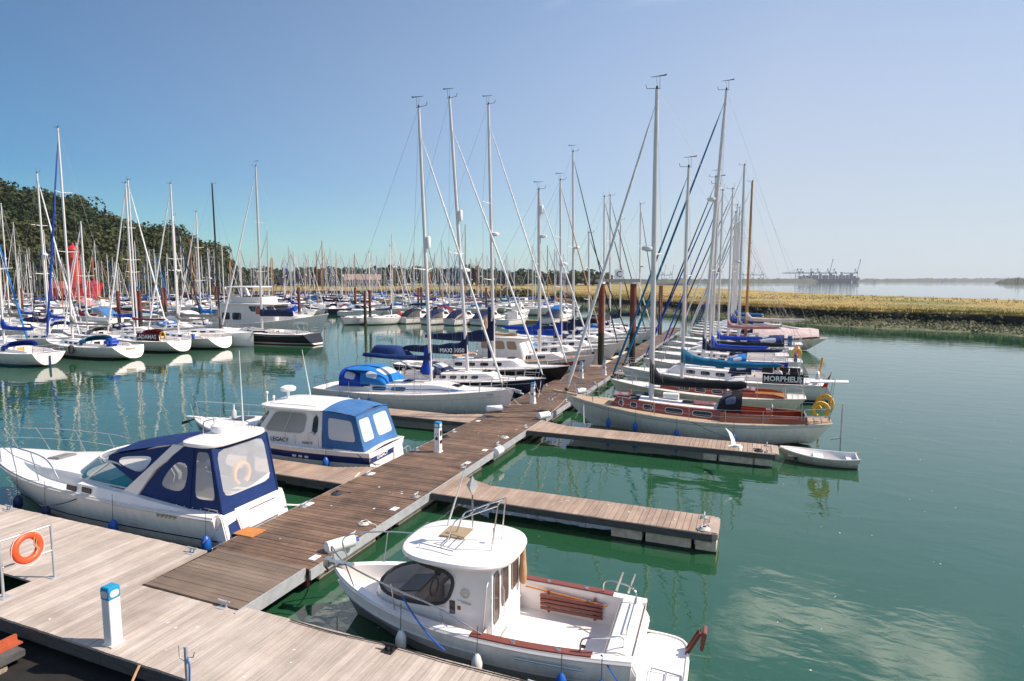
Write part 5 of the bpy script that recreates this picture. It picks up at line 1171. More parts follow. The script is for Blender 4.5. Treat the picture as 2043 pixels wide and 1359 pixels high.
    MB().box(2.75, 3.42, -0.07, 0.07, 1.02, 1.08).box(3.3, 3.44, -0.09, 0.09, 0.95, 1.12).build('bow_roller', steel, r, bevel=0.01)
    MB().tube(smooth_path([(3.4, 0, 1.06), (3.45, 0.02, 0.95), (3.36, 0.03, 0.86), (3.46, 0.0, 0.8)], 4), 0.022, 5).build('anchor_chain', rust, r)
    # stern hoops, rod holders, slatted bench, boat hook, curtain
    for sd in (1, -1):
        MB().tube(smooth_path([(-2.35, sd*1.03, 0.87), (-2.4, sd*1.02, 1.08), (-2.75, sd*0.95, 1.13), (-3.0, sd*0.8, 1.1), (-3.02, sd*0.72, 0.86)], 5), 0.016, 6).build('stern_rail', steel, r)
    for x in (-2.62, -2.85): MB().tube([(x, -0.92, 0.98), (x-0.12, -0.95, 1.36)], 0.024, 8).build('rod_holder', steel, r)
    MB().tube([(-3.02, -0.72, 1.0), (-3.02, 0.35, 1.0)], 0.016, 6).tube([(-3.02, 0.35, 1.0), (-3.02, 0.35, 0.88)], 0.014, 6).build('transom_rail', steel, r)
    bn = MB()
    for x in (-1.25, -2.2): bn.box(x-0.025, x+0.025, -0.955, -0.925, 0.28, 0.74)
    bn = bn.build('bench_bracket', mahog_dull, r, smooth=False)
    for k in range(4): MB().box(-2.36, -1.08, -0.925, -0.90+0.012*k, 0.33+0.09*k, 0.395+0.09*k).build('bench_slat', mahog_dull, r, bevel=0.006)
    MB().tube([(-0.75, -0.97, 0.73), (-2.45, -0.9, 0.64)], 0.017, 6).build('boat_hook', orange_wood, r)
    MB().lathe([(0.02, -0.48), (0.075, -0.42), (0.085, -0.2), (0.06, 0.15), (0.05, 0.42), (0.02, 0.46)], (-0.78, -0.68, 1.4), 10).build('rolled_curtain', tan_c, r)
    for x, m, z in ((0.95, fender_w, 0.45), (-0.62, fender_w, 0.42)): fender(r, x, h.half(x)+0.12, z, m, 0.4, 0.1, 0.5)
    fender(r, -2.1, h.half(-2.1)+0.12, 0.38, fender_b, 0.4, 0.1, 0.35); fender(r, -2.75, h.half(-2.7)+0.11, 0.35, fender_w, 0.35, 0.09, 0.4, tip=fender_b)
    line(r, (0.95, 1.12, 1.28), (-0.05, 1.42, 0.62), 0.1, 0.016, rope_b); line(r, (3.1, 0.1, 1.05), (3.75, -0.75, 0.68), 0.06)
    line(r, (-2.7, 1.0, 0.86), (-3.3, 1.5, 0.55), 0.05, 0.014, rope_b)
    return r
fishing_boat()

# ------------------------------------------------------------ motor cruiser with navy canopy
def cruiser():
    r = thing('motor_cruiser', 'white motor cruiser with navy canopy and radar dome along the grey dock', 'motor boat', (-17.15, 12.1, 0), PI+rad(1.0))
    h = Hull(10.9, 2.76, (1.0, 1.06, 1.42), ws=0.9, tm=0.42, xo=0.90, rb=1.5, rs=0.03, draft=0.45, em=0.17, eb=0.6, p=2.6, q=0.9, flare=0.14)
    hl = h.mesh(36, 12).build('hull', hull_mat('cruiser_hull', (0.81, 0.755, 0.715), (0.52, 0.52, 0.53), (0.10, 0.11, 0.12), 0.03, 0.12), r)
    vz = lambda z: (lambda u: (z+0.45)/(h.zs(u)+0.45))
    h.band(vz(0.30), vz(0.345), 0.0, 0.93, 0.012).build('navy_chine_line', navy2, hl); h.band(vz(0.345), vz(0.37), 0.0, 0.94, 0.02).build('spray_rail', gel, hl)
    h.rail(0.035, dz=-0.06).build('rubbing_strake', gel_grey, hl)
    for x0, x1, z0, z1 in ((3.3, 3.9, 0.76, 0.92), (-2.05, -1.4, 0.42, 0.56)):
        for S_ in (h.P, h.Q): patch(S_, h.ux(x0), h.ux(x1), vz(z0)(h.ux(x0)), vz(z1)(h.ux(x0)), 0.01, 4, out=1 if normal(S_, 0.6, 0.7).y*(1 if S_ is h.P else -1) > 0 else -1, n=20).build('hull_porthole', glass_dk, hl)
    for k in range(5):
        x = -2.75-0.14*k; MB().obox((x, h.half(x)+0.005, 0.9), (0.035, 0, -0.03), (0, 0.012, 0), (0.02, 0, 0.05)).build('vent_louvre', mat('louvre_beige', (0.30, 0.25, 0.18), 0.6), hl)
    h.deck(28, drop=0.0, camber=0.16, cut=(-4.5, 0.2, 1.02)).build('deck', gel, r)
    h.well(-4.5, 0.2, 1.02, 0.55, 0.1).build('cockpit_well', gel_cream, r)
    def fs(u, v):   # raised foredeck
        x = lerp(-0.6, 5.2, u); w = min(h.half(x)*0.8, 1.1*(1-u**3)+0.04); hh = 0.34*(1-sstep(0.25, 1.0, u))
        return V((x, w*(1-v**2.2), h.deckz(x)-0.01+0.10*(1-(1-v)**2)+hh*min(1, v*3.0)))
    fd = MB().rows([[fs(i/20, v) for v in (0, 0.08, 0.2, 0.34, 0.5, 0.7, 0.85, 1)] for i in range(21)]); fd.mirror(); fdo = fd.build('foredeck_trunk', gel, r)
    p = fs(0.62, 1); MB().obox((p.x, 0, p.z+0.02), (0.28, 0, -0.03), (0, 0.28, 0), (0, 0, 0.03)).build('foredeck_hatch', mat('hatch_smoke', (0.22, 0.22, 0.21), 0.2), fdo, bevel=0.015)
    for x0, x1 in ((0.35, 0.75), (-0.25, 0.12)):
        for sd in (1, -1): MB().obox(((x0+x1)/2, sd*(h.half(x0)*0.97), 1.20-0.02*x0), ((x1-x0)/2, 0, 0.01), (0, 0.02, 0.0), (0, sd*-0.01, 0.07)).build('side_window', glass_dk, fdo, bevel=0.012)
    # windscreen
    def wsS(u, v):
        if u < 0.3: x = lerp(-1.95, 0.35, u/0.3); y = 1.05
        elif u > 0.7: x = lerp(0.35, -1.95, (u-0.7)/0.3); y = -1.05
        else: a = PI/2-(u-0.3)/0.4*PI; x = 0.35+1.05*abs(math.cos(a))**0.8; y = 1.05*math.copysign(abs(math.sin(a))**0.8, math.sin(a))
        top = lerp(0.1, 0.60, sstep(-1.95, 0.2, x)); z0 = 1.36+0.03*x
        return V((x-0.95*v*sstep(-2.2, 0.6, x), y*(1-0.10*v), z0+top*v))
    for u0, u1 in ((0.01, 0.30), (0.30, 0.5), (0.5, 0.70), (0.70, 0.99)):
        plain(wsS, u0+0.004, u1-0.004, 0.04, 0.95, 10, 4).build('windscreen_pane', clear_mat('glass_tint_teal', (0.0, 0.20, 0.28), 0.7, 0.05), r)
    f = MB().tube([wsS(i/40, 1) for i in range(41)], 0.028, 6).tube([wsS(i/40, 0) for i in range(41)], 0.024, 6)
    for u in (0.3, 0.5, 0.7): f.tube([wsS(u, 0), wsS(u, 1)], 0.024, 6)
    f.build('windscreen_frame', gel_grey, r)
    # hardtop and arch legs
    slab(-4.45, -3.15, 1.05, 2.76, 0.13, crown=0.07, pw=4.0).build('hardtop', gel, r)
    for sd in (1, -1):
        g = MB().rows([[V((-3.05, sd*1.0, 2.72)), V((-3.05, sd*0.93, 2.72)), V((-3.42, sd*0.93, 2.70)), V((-3.42, sd*1.0, 2.70))], [V((-2.2, sd*1.12, 2.0)), V((-2.2, sd*1.04, 2.0)), V((-2.45, sd*1.04, 1.98)), V((-2.45, sd*1.12, 1.98))], [V((-1.2, sd*1.17, 1.22)), V((-1.2, sd*1.06, 1.22)), V((-1.75, sd*1.06, 1.16)), V((-1.75, sd*1.17, 1.16))]], closed=True)
        g.build('arch_leg', gel, r)
    # coaming along the cockpit
    for sd in (1, -1):
        MB().rows([[V((x, sd*(h.half(x)-0.02), h.deckz(x)-0.02)), V((x, sd*(h.half(x)-0.12), z)), V((x, sd*(h.half(x)-0.30), z+0.01)), V((x, sd*(h.half(x)-0.34), h.deckz(x)-0.2))] for x, z in ((0.4, 1.32), (-0.6, 1.30), (-1.6, 1.24), (-2.6, 1.14), (-3.6, 1.05), (-4.5, 1.02))]).build('side_coaming', gel, r)
    # canvas: front top, front quarters, side panels, aft panel
    def topS(u, v):
        x = lerp(-0.45, -3.2, u); y = lerp(0.98, -0.98, v); return V((x, y*(0.93+0.07*u), lerp(2.12, 2.74, u**0.75)+0.16*(1-(2*v-1)**2)*(1-0.4*u)-0.05*math.sin(PI*u)*0.3))
    tp = plain(topS, 0, 1, 0, 1, 12, 12).build('canopy_top', navy2, r)
    panel(r, (-0.50, 0.92, 2.0), (-0.45, -0.92, 2.0), (-0.42, -0.88, 2.14), (-0.46, 0.88, 2.14), navy2)
    for sd in (1, -1):
        panel(r, (-0.42, 0.93*sd, 1.98), (-1.9, 1.07*sd, 1.40), (-3.1, 0.99*sd, 2.70), (-0.46, 0.92*sd, 2.13), navy2, (0.22, 0.80, 0.24, 0.76), vinyl, p=3.5)
        panel(r, (-1.72, 1.10*sd, 1.24), (-3.55, 1.05*sd, 1.06), (-3.78, 1.0*sd, 2.70), (-3.35, 1.0*sd, 2.70), navy2, (0.26, 0.86, 0.22, 0.72), vinyl, p=3.0)
        panel(r, (-3.55, 1.05*sd, 1.06), (-4.62, 0.98*sd, 1.02), (-4.32, 0.95*sd, 2.70), (-3.78, 1.0*sd, 2.70), navy2, (0.16, 0.84, 0.18, 0.94), vinyl, p=7, bulge=0.04)
        MB().tube([(-3.56, 1.06*sd, 1.06), (-3.79, 1.01*sd, 2.70)], 0.022, 5).tube([(-4.63, 0.99*sd, 1.02), (-4.33, 0.96*sd, 2.70)], 0.022, 5).build('zip_seam', navy2, r)
    panel(r, (-4.62, 0.98, 1.02), (-4.62, -0.98, 1.02), (-4.32, -0.95, 2.70), (-4.32, 0.95, 2.70), navy2, (0.07, 0.93, 0.22, 0.95), vinyl, bulge=0.05, p=8)
    panel(r, (-4.66, 1.0, 1.06), (-4.66, 0.62, 1.06), (-4.96, 0.72, 0.42), (-4.95, 0.98, 0.40), navy2, name='canopy_flap')
    for k in range(9): MB().lathe([(0.014, -0.008), (0.014, 0.008)], (lerp(-2.3, -4.5, k/8), 1.09-0.06*k/8, 1.13-0.05*k/8), 6).build('press_stud', white_pl, r)
    # inside the cockpit
    seat = mat('seat_cream', (0.62, 0.55, 0.45), 0.6, vary=0.08)
    MB().box(-2.6, -1.9, 0.25, 0.95, 0.56, 1.0).build('helm_seat', seat, r, bevel=0.06); MB().box(-2.72, -2.58, 0.25, 0.95, 0.9, 1.55).build('helm_backrest', seat, r, bevel=0.05)
    MB().box(-4.4, -3.2, -0.95, -0.35, 0.56, 1.0).build('bench_seat', seat, r, bevel=0.06); MB().box(-4.45, -4.3, -0.9, 0.9, 0.8, 1.35).build('aft_backrest', seat, r, bevel=0.05)
    MB().prism([(-1.2, 0.6), (-0.3, 0.6), (-0.2, 1.34), (-0.75, 1.5), (-1.15, 1.2)], -0.9, 0.9, 'y').build('helm_console', mat('console_grey', (0.35, 0.34, 0.33), 0.6), r)
    horseshoe(r, (-4.25, -0.05, 1.75), 0.26, mat('horseshoe_orange', (0.72, 0.33, 0.05), 0.6))
    MB().bar((-4.5, -0.85, 1.5), (-4.5, 0.2, 1.22), 0.05, 0.16).build('rolled_cloth', white_c, r)
    # stern mouldings
    MB().prism([(-4.90, 0.34), (-4.5, 0.34), (-4.5, 1.03), (-4.66, 1.03), (-4.74, 0.96)], -1.12, 1.12, 'y').build('transom_moulding', gel, r, bevel=0.03)
    MB().prism([(-4.99, 0.50), (-4.80, 0.50), (-4.70, 0.90), (-4.83, 0.90)], -0.75, 0.7, 'y').build('transom_locker', gel, r, bevel=0.03)
    MB().tube([(-4.8, -0.7, 0.93), (-4.8, 0.3, 0.93)], 0.014, 5).build('transom_rail', steel, r)
    slab(-5.30, -4.5, 1.2, 0.28, 0.11, crown=0.0, pw=6).build('bathing_platform', gel, r)
    for k in range(4): MB().box(-5.22, -4.98, -1.0+0.17*k, -0.88+0.17*k, 0.352, 0.365).build('grip_strip', gel_grey, r)
    # roof gear
    rd = MB().lathe([(0.1, -0.06), (0.28, -0.04), (0.31, 0.05), (0.29, 0.16), (0.18, 0.24), (0.02, 0.26)], (-3.72, 0.0, 2.92), 20).build('radar_dome', white_pl, r)
    MB().tube(smooth_path([(-3.35, 0.3, 2.84), (-3.36, 0.3, 3.16), (-3.45, 0.2, 3.22), (-3.5, 0.0, 3.22)], 4), 0.016, 6).tube([(-4.1, 0.3, 2.84), (-3.4, 0.42, 2.86)], 0.014, 6).build('radar_guard', steel, rd)
    MB().tube([(-4.15, -0.3, 2.82), (-4.15, -0.3, 3.0), (-4.1, -0.32, 5.1)], [0.024, 0.02, 0.007], 6).build('whip_antenna', white_pl, r)
    for k in range(3): MB().tube([(-4.1-0.1*k, -0.55, 2.82), (-4.1-0.1*k, -0.55, 3.05)], 0.008, 4).build('short_aerial', steel, r)
    # bow rail
    for sd in (1, -1):
        g = MB()
        top = smooth_path([(1.2, sd*1.26, 1.36), (1.8, sd*1.24, 1.90), (3.6, sd*1.02, 2.02), (5.2, sd*0.55, 2.08), (6.2, sd*0.16, 2.08), (6.35, 0, 2.06)], 6)
        g.tube(top, 0.017, 6)
        g.tube([(2.1, sd*1.18, 1.6), (3.7, sd*0.96, 1.70), (5.1, sd*0.52, 1.76), (6.1, sd*0.14, 1.78)], 0.013, 5)
        for x, y, z in ((2.5, 1.17, 1.95), (3.8, 0.97, 2.03), (5.1, 0.56, 2.07), (6.1, 0.18, 2.08)): g.tube([(x-0.35, sd*h.half(x-0.35)*0.93, h.deckz(x-0.35)+0.02), (x, sd*y, z)], 0.014, 5)
        g.build('bow_rail', steel, r)
    for x, z in ((3.1, 0.42), (1.6, 0.38), (-1.2, 0.36), (-4.4, 0.35)): fender(r, x, h.half(x)+0.08, z, fender_b if x < 0 else fender_n, 0.42, 0.12, 0.7)
    line(r, (0.2, 1.3, 0.98), (1.5, 1.62, 0.66), 0.08, 0.016, rope_d); line(r, (-4.7, 1.05, 0.9), (-4.75, 1.75, 0.6), 0.08, 0.012, rope_d)
    line(r, (-4.9, -1.0, 0.62), (-5.15, -4.2, 0.62), 0.35, 0.026, rope_w)
    return r
cruiser()

# ------------------------------------------------------------ pilothouse boat with faded blue canopy
def pilothouse():
    r = thing('pilothouse_boat', 'white pilothouse motor boat with faded blue aft canopy and navy hull band', 'motor boat', (-16.95, 18.32, 0), PI+rad(3.0))
    h = Hull(9.1, 2.78, (0.98, 1.0, 1.32), ws=0.88, tm=0.4, rb=0.8, rs=0.1, draft=0.45, em=0.15, eb=0.5, p=2.5, q=0.9, flare=0.1)
    hl = h.mesh(34, 12).build('hull', hull_mat('pilothouse_hull', (0.81, 0.755, 0.71), (0.50, 0.47, 0.42), (0.05, 0.06, 0.09), 0.04, 0.14), r)
    vz = lambda a: (lambda u: (h.zs(u)+a+0.45)/(h.zs(u)+0.45))
    h.band(vz(-0.42), vz(-0.17), 0.0, 0.985, 0.008).build('navy_band', mat('hull_band_navy', (0.012, 0.025, 0.12), 0.3, coat=0.3), hl); h.band(vz(-0.435), vz(-0.42), 0, 0.98, 0.012).build('gold_line', gel_cream, hl)
    # transom band with the name
    tb = MB().obox((-4.53, 0, 0.71), (0.006, 0, 0), (0, 1.15, 0), (0, 0, 0.125)).build('transom_band', MATS['hull_band_navy'], hl, smooth=False)
    text('LEGACY', 0.2, letter_w, tb, (-4.545, 0.35, 0.71), (0, -1, 0), (0, 0, 1), bold=0.004)
    h.rail(0.035).build('rubbing_strake', gel, hl); h.gunwale(0.1, 0.05, lift=0.02).build('gunwale', gel, r)
    h.deck(26, drop=0.02, camber=0.09, cut=(-4.3, -2.6, 1.08)).build('deck', nonskid, r); h.well(-4.3, -2.6, 1.08, 0.5).build('cockpit_well', gel, r)
    F = House([(1.0, -0.3, 3.35, 0.92, 1.6), (1.34, -0.3, 3.1, 0.84, 1.6), (1.46, -0.3, 2.85, 0.70, 1.5)], 0.9); fc = F.walls(4, 8, crown=0.05).build('fore_cabin', gel, r)
    MB().obox((1.9, 0.1, 1.53), (0.3, 0, -0.01), (0, 0.3, 0), (0, 0, 0.025)).build('foredeck_hatch', glass_dk, fc, bevel=0.012)
    P = House([(0.98, -2.55, 0.95, 1.18, 0.75), (1.45, -2.55, 0.85, 1.17, 0.72), (2.28, -2.55, 0.10, 1.06, 0.55)], 0.7)
    for sd in (1, -1):
        S = (lambda u, v: P.S(u, v)) if sd > 0 else (lambda u, v: V((P.S(u, v).x, -P.S(u, v).y, P.S(u, v).z)))
        plain(S, 0, 0.3, 0, 0.42, 8, 4).build('pilothouse_side', gel, r)
        o = 1 if normal(S, 0.15, 0.6).y*sd > 0 else -1
        fr, pn = framed(S, 0.065, 0.30, 0.42, 1, 0.085, 0.285, 0.50, 0.95, th=0.03, p=7, out=o); f = fr.build('side_window_wall', gel, r); pn.build('window_pane', clear_mat('pane_pale', (0.45, 0.44, 0.42), 0.62, 0.06), f)
        MB().tube([S(0.185+c*0.1, 0.725+s_*0.225)+V((0, 0.006*sd, 0)) for c, s_ in outline(36, 7)], 0.014, 4, closed=True).build('window_rim', gel_grey, f)
        MB().tube([S(0.185, 0.5)+V((0, 0.004*sd, 0)), S(0.185, 0.95)+V((0, 0.004*sd, 0))], 0.014, 4).build('window_mullion', gel_grey, f)
        fr, pn = framed(S, 0.0, 0.065, 0.42, 1, 0.018, 0.05, 0.5, 0.94, th=0.03, p=3.5, out=o); f = fr.build('side_window_wall', gel, r); pn.build('window_pane', glass_dk, f)
        MB().tube([S(0.034+c*0.016, 0.72+s_*0.22)+V((0, 0.006*sd, 0)) for c, s_ in outline(28, 3.5)], 0.014, 4, closed=True).build('window_rim', gel_grey, f)
        for x in (-1.1, -2.1):
            g = MB().tube(smooth_path([(x, 1.24*sd, 1.02), (x+0.06, 1.24*sd, 1.48), (x-0.18, 1.24*sd, 1.56), (x-0.34, 1.24*sd, 1.4), (x-0.36, 1.24*sd, 1.02)], 4), 0.012, 5).build('grab_hoop', steel, r)
    plain(P.S, 0.30, 0.70, 0, 0.42, 12, 4).build('pilothouse_front', gel, r)
    for u0, u1 in ((0.30, 0.44), (0.44, 0.56), (0.56, 0.70)):
        fr, pn = framed(P.S, u0, u1, 0.42, 1, u0+0.012, u1-0.012, 0.5, 0.93, th=0.03, p=8, out=1 if normal(P.S, 0.5, 0.7).x > 0 else -1); f = fr.build('windscreen_wall', gel, r); pn.build('window_pane', glass_dk, f)
    slab(-2.72, 0.42, 1.2, 2.33, 0.13, crown=0.09, pw=5).build('pilothouse_roof', gel, r)
    MB().tube([(-2.2, 1.0, 2.4), (-2.2, 1.0, 2.46), (-0.2, 0.98, 2.46), (-0.2, 0.98, 2.4)], 0.012, 5).build('roof_rail', steel, r)
    MB().box(-2.3, 0.0, -0.9, 0.9, 0.5, 0.55).build('cabin_sole', teak, r); MB().box(-0.4, 0.2, -1.0, 1.0, 0.55, 1.42).build('dashboard', gel_grey, r, bevel=0.03)
    MB().box(-1.5, -1.0, 0.3, 0.9, 0.55, 1.6).build('helm_seat', gel_cream, r, bevel=0.05)
    text('LEGACY', 0.22, letter_k, r, (-0.72, 1.196, 1.16), (-1, 0, 0.0), (0, 0, 1), bold=0.002); text('HARDY', 0.14, letter_k, r, (-1.95, 1.196, 1.13), (-1, 0, 0), (0, 0, 1))
    # aft canopy
    for sd in (1, -1):
        panel(r, (-2.58, 1.2*sd, 1.02), (-4.3, 1.15*sd, 1.0), (-3.92, 1.05*sd, 2.22), (-2.58, 1.10*sd, 2.34), mid_b, (0.16, 0.84, 0.24, 0.84), vinyl_pale, p=9, bulge=0.05)
        MB().tube([(-4.3, 1.16*sd, 1.0), (-3.92, 1.06*sd, 2.22)], 0.022, 5).build('zip_seam', mid_b, r)
    for a, b in ((1.0, 0.18), (0.18, -1.0)):
        panel(r, (-4.32, 1.15*a, 1.0), (-4.32, 1.15*b, 1.0), (-3.92, 1.05*b, 2.22), (-3.92, 1.05*a, 2.22), mid_b, (0.12, 0.88, 0.24, 0.88), vinyl_pale, p=9, bulge=0.04)
    def cT(u, v):
        x = lerp(-2.6, -3.95, u); y = lerp(1.11, -1.11, v)*(1-0.05*u); return V((x, y, lerp(2.36, 2.22, u)+0.14*(1-(2*v-1)**2)+0.03*math.sin(PI*u)))
    plain(cT, 0, 1, 0, 1, 8, 12).build('canopy_top', mid_b, r)
    panel(r, (-3.93, 1.06, 2.23), (-3.93, -1.06, 2.23), (-3.94, -1.02, 2.30), (-3.94, 1.02, 2.30), mid_b)
    # stern, rail, roof gear
    slab(-5.0, -4.45, 1.1, 0.26, 0.09, crown=0.0, pw=6).build('bathing_platform', gel, r); MB().prism([(-4.62, 0.3), (-4.50, 0.3), (-4.42, 0.95), (-4.52, 0.95)], -1.1, -0.45, 'y').build('transom_step', gel, r, bevel=0.02)
    MB().tube(smooth_path([(-4.95, -0.7, 0.0), (-4.98, -0.7, 0.5), (-4.9, -0.7, 0.72), (-4.7, -0.7, 0.6)], 4), 0.014, 5).tube(smooth_path([(-4.95, -1.0, 0.0), (-4.98, -1.0, 0.5), (-4.9, -1.0, 0.72), (-4.7, -1.0, 0.6)], 4), 0.014, 5).build('boarding_ladder', steel, r)
    rd = MB().lathe([(0.08, -0.05), (0.27, -0.03), (0.30, 0.04), (0.28, 0.1), (0.15, 0.16), (0.02, 0.17)], (-0.25, 0.05, 2.80), 18).build('radar_dome', white_pl, r); MB().tube([(-0.25, 0.05, 2.4), (-0.25, 0.05, 2.78)], 0.06, 8).build('radar_stand', white_pl, rd)
    MB().tube([(-0.8, -0.55, 2.42), (-0.8, -0.55, 2.6), (-0.45, -0.6, 4.3)], [0.024, 0.02, 0.007], 6).build('whip_antenna', white_pl, r)
    MB().tube([(0.15, 0.75, 2.4), (0.15, 0.75, 2.75)], 0.02, 6).lathe([(0.05, 0), (0.05, 0.06), (0.02, 0.08)], (0.15, 0.75, 2.75), 8).build('light_mast', white_pl, r)
    MB().lathe([(0.03, 0), (0.03, 0.1), (0.055, 0.12), (0.04, 0.22)], (0.1, 0.45, 2.4), 8).build('horn', white_pl, r)
    MB().lathe([(0.05, 0), (0.1, 0.05), (0.1, 0.32), (0.04, 0.42), (0.04, 0.6)], (2.2, 0.3, 1.5), 10).build('riding_light', mat('lamp_clear', (0.5, 0.52, 0.52), 0.2), r)
    for sd in (1, -1):
        g = MB().tube(smooth_path([(0.4, sd*1.2, 1.12), (0.6, sd*1.2, 1.68), (2.0, sd*1.08, 1.8), (3.4, sd*0.68, 1.9), (4.35, sd*0.25, 1.98), (4.6, sd*0.14, 1.98)], 6), 0.016, 6)
        g.tube([(4.6, sd*0.14, 1.98), (4.45, sd*0.12, 1.35)], 0.016, 6)
        g.tube([(1.0, sd*1.18, 1.42), (2.2, sd*1.02, 1.52), (3.5, sd*0.62, 1.6)], 0.012, 5)
        for x, y, z in ((1.4, 1.15, 1.75), (2.6, 0.96, 1.85), (3.7, 0.58, 1.92)): g.tube([(x, sd*h.half(x)*0.94, h.deckz(x)), (x, sd*y, z)], 0.013, 5)
        g.build('bow_rail', steel, r)
    MB().box(4.2, 4.95, -0.09, 0.09, 1.32, 1.38).build('bow_roller', gel, r); MB().bar((4.4, 0, 1.3), (5.05, 0, 1.12), 0.05, 0.05).bar((5.05, -0.18, 1.1), (5.05, 0.18, 1.1), 0.04, 0.12).build('anchor', black, r)
    for k in range(3): patch(h.P, h.ux(-1.55-0.26*k), h.ux(-1.38-0.26*k), 0.74, 0.80, 0.016, 3, out=1 if normal(h.P, 0.4, 0.75).y > 0 else -1).build('hull_vent', white_pl, hl)
    for x in (0.3, -2.9): fender(r, x, h.half(x)+0.1, 0.55, fender_b, 0.42, 0.12, 0.4)
    line(r, (-4.4, 1.1, 1.0), (-4.85, 1.3, 0.62), 0.1, 0.015, rope_d); line(r, (-4.0, 1.25, 1.0), (-4.9, 1.15, 0.62), 0.12, 0.015, rope_d)
    return r
pilothouse()

# ------------------------------------------------------------ dinghy at the finger end
def dinghy():
    r = thing('dinghy', 'small cream clinker rowing dinghy tied at the end of the finger', 'dinghy', (2.42, 25.55, 0.0), PI-rad(1.5))
    h = Hull(2.75, 1.3, (0.42, 0.36, 0.52), ws=0.78, tm=0.4, rb=0.28, rs=0.06, draft=0.1, em=0.34, eb=0.7, p=2.2, q=0.8)
    hl = h.mesh(22, 10).build('hull', hull_mat('dinghy_hull', (0.60, 0.53, 0.44), (0.50, 0.44, 0.36), (0.20, 0.2, 0.15), 0.03, 0.06, 0.55), r)
    for k in range(5): h.band(0.32+0.13*k, 0.335+0.13*k, 0.0, 0.98, 0.008).build('plank_lap', gel_cream, hl)
    # inner skin
    mb = MB(); rows = []
    for i in range(21):
        u = 0.02+0.95*i/20; rows.append([V((q.x, q.y*0.94, q.z*0.97+0.03)) for q in [h.S(u, v) for v in (1, 0.8, 0.6, 0.4, 0.25, 0.12)]]+[V((q.x, -q.y*0.94, q.z*0.97+0.03)) for q in [h.S(u, v) for v in (0.12, 0.25, 0.4, 0.6, 0.8, 1)]])
    mb.rows(rows, flip=True).build('inside', gel, r); MB().box(-1.335, -1.30, -0.46, 0.46, 0.05, 0.41).build('inner_transom', gel, r)
    h.gunwale(0.05, 0.03, lift=0.015).build('gunwale', gel, r)
    MB().box(-0.2, 0.15, -0.56, 0.56, 0.22, 0.245).build('thwart', mat('thwart_pale_blue', (0.62, 0.67, 0.72), 0.5), r); MB().box(-1.3, -0.98, -0.46, 0.46, 0.22, 0.245).build('stern_seat', MATS['thwart_pale_blue'], r); MB().box(0.72, 1.05, -0.33, 0.33, 0.24, 0.265).build('bow_seat', gel, r)
    text('x', 0.28, letter_k, r, (0.78, h.S(h.ux(0.78), 0.6).y+0.02, 0.20), (-1, 0.25, 0), (0, 0.1, 1), name='mark', bold=0.012)
    line(r, (1.25, 0.1, 0.5), (1.75, 0.35, 0.6), 0.05)
dinghy()
# gull gliding past the finger
def gull():
    r = thing('gull', 'white gull flying with raised wings in front of the finger', 'bird', (-0.55, 23.3, 0.95), rad(25))
    mb = MB(); rows = []
    for x, ry, rz_, dz in ((-0.26, 0.012, 0.006, 0.0), (-0.2, 0.05, 0.012, 0.0), (-0.1, 0.05, 0.045, 0), (0, 0.062, 0.062, 0), (0.09, 0.055, 0.058, 0.01), (0.15, 0.036, 0.038, 0.022), (0.19, 0.036, 0.036, 0.028), (0.225, 0.022, 0.022, 0.025), (0.25, 0.006, 0.006, 0.02)):
        rows.append([V((x, ry*math.cos(2*PI*k/10), dz+rz_*math.sin(2*PI*k/10))) for k in range(10)])
    mb.rows(rows, closed=True); mb.poly(rows[0]); mb.poly(rows[-1])
    for sd, pts in ((1, [(0.05, 0.03), (0.24, 0.16), (0.44, 0.36), (0.62, 0.52)]), (-1, [(0.05, 0.03), (0.28, 0.10), (0.52, 0.11), (0.78, 0.04)])):
        rr = []
        for k, (y, z) in enumerate(pts):
            c = (0.075, 0.075, 0.06, 0.012)[k]; xo = (0.0, 0.04, 0.02, -0.09)[k]
            rr.append([V((xo+c, sd*y, z)), V((xo, sd*y, z+0.012)), V((xo-c, sd*y, z)), V((xo, sd*y, z-0.006))])
        mb.rows(rr, closed=True); mb.poly(rr[-1])
    mb.build('body', mat('gull_white', (0.78, 0.77, 0.76), 0.7), r); MB().tube([(0.245, 0, 0.02), (0.295, 0, 0.012)], [0.008, 0.003], 5).build('beak', yellow, r)
gull()

# ------------------------------------------------------------ sailing yachts along the walkway
W_ = (0.82, 0.755, 0.71); CR = (0.74, 0.69, 0.60)
def hm(n, top=W_, boot=(0.03, 0.05, 0.14), anti=(0.04, 0.05, 0.07), **k): return hull_mat(n, top, boot, anti, **k)
# right side, bows to the walkway (heading -X)
r, h = yacht('wooden_yacht', 'long white yacht with varnished mahogany coachroof and black sail cover', (-2.78, 28.45, 0), PI, 11.8, 2.95, (1.10, 0.90, 1.46),
    hull_mat('mahogany_yacht_hull', (0.84, 0.755, 0.68), (0.78, 0.69, 0.62), (0.20, 0.20, 0.17), 0.0, 0.02),
    dict(xm=1.62, top=15.5, rake=-0.004, mr=0.11, mm=alu_white, furl=white_c, furl_r=0.075, spread=(0.48,), boom=4.25, zb=2.22, cover=black_c, covh=(0.46, 0.36), cov_w=0.2, collar=0.95, bow=(5.75, 0, 1.62), radar=0.50, frac=0.965),
    hullp=dict(ws=0.45, tm=0.46, rb=1.9, rs=0.75, em=0.3, eb=0.95, p=2.0, q=0.95), cabin=dict(x0=-1.55, x1=3.45, w0=0.95, w1=0.62, hgt=0.46, front=0.35, frame=gel_cream, topm=nonskid, wins=[(0.08, 0.24), (0.33, 0.48), (0.60, 0.68), (0.745, 0.80), (0.87, 0.91)]),
    cabm=mahog, cock=(0.08, 0.355), hood=None, wheel=False, stripe=None, cove=(0.875, 0.888, letter_k), sheer_rail=gel_cream, deckm=teak)
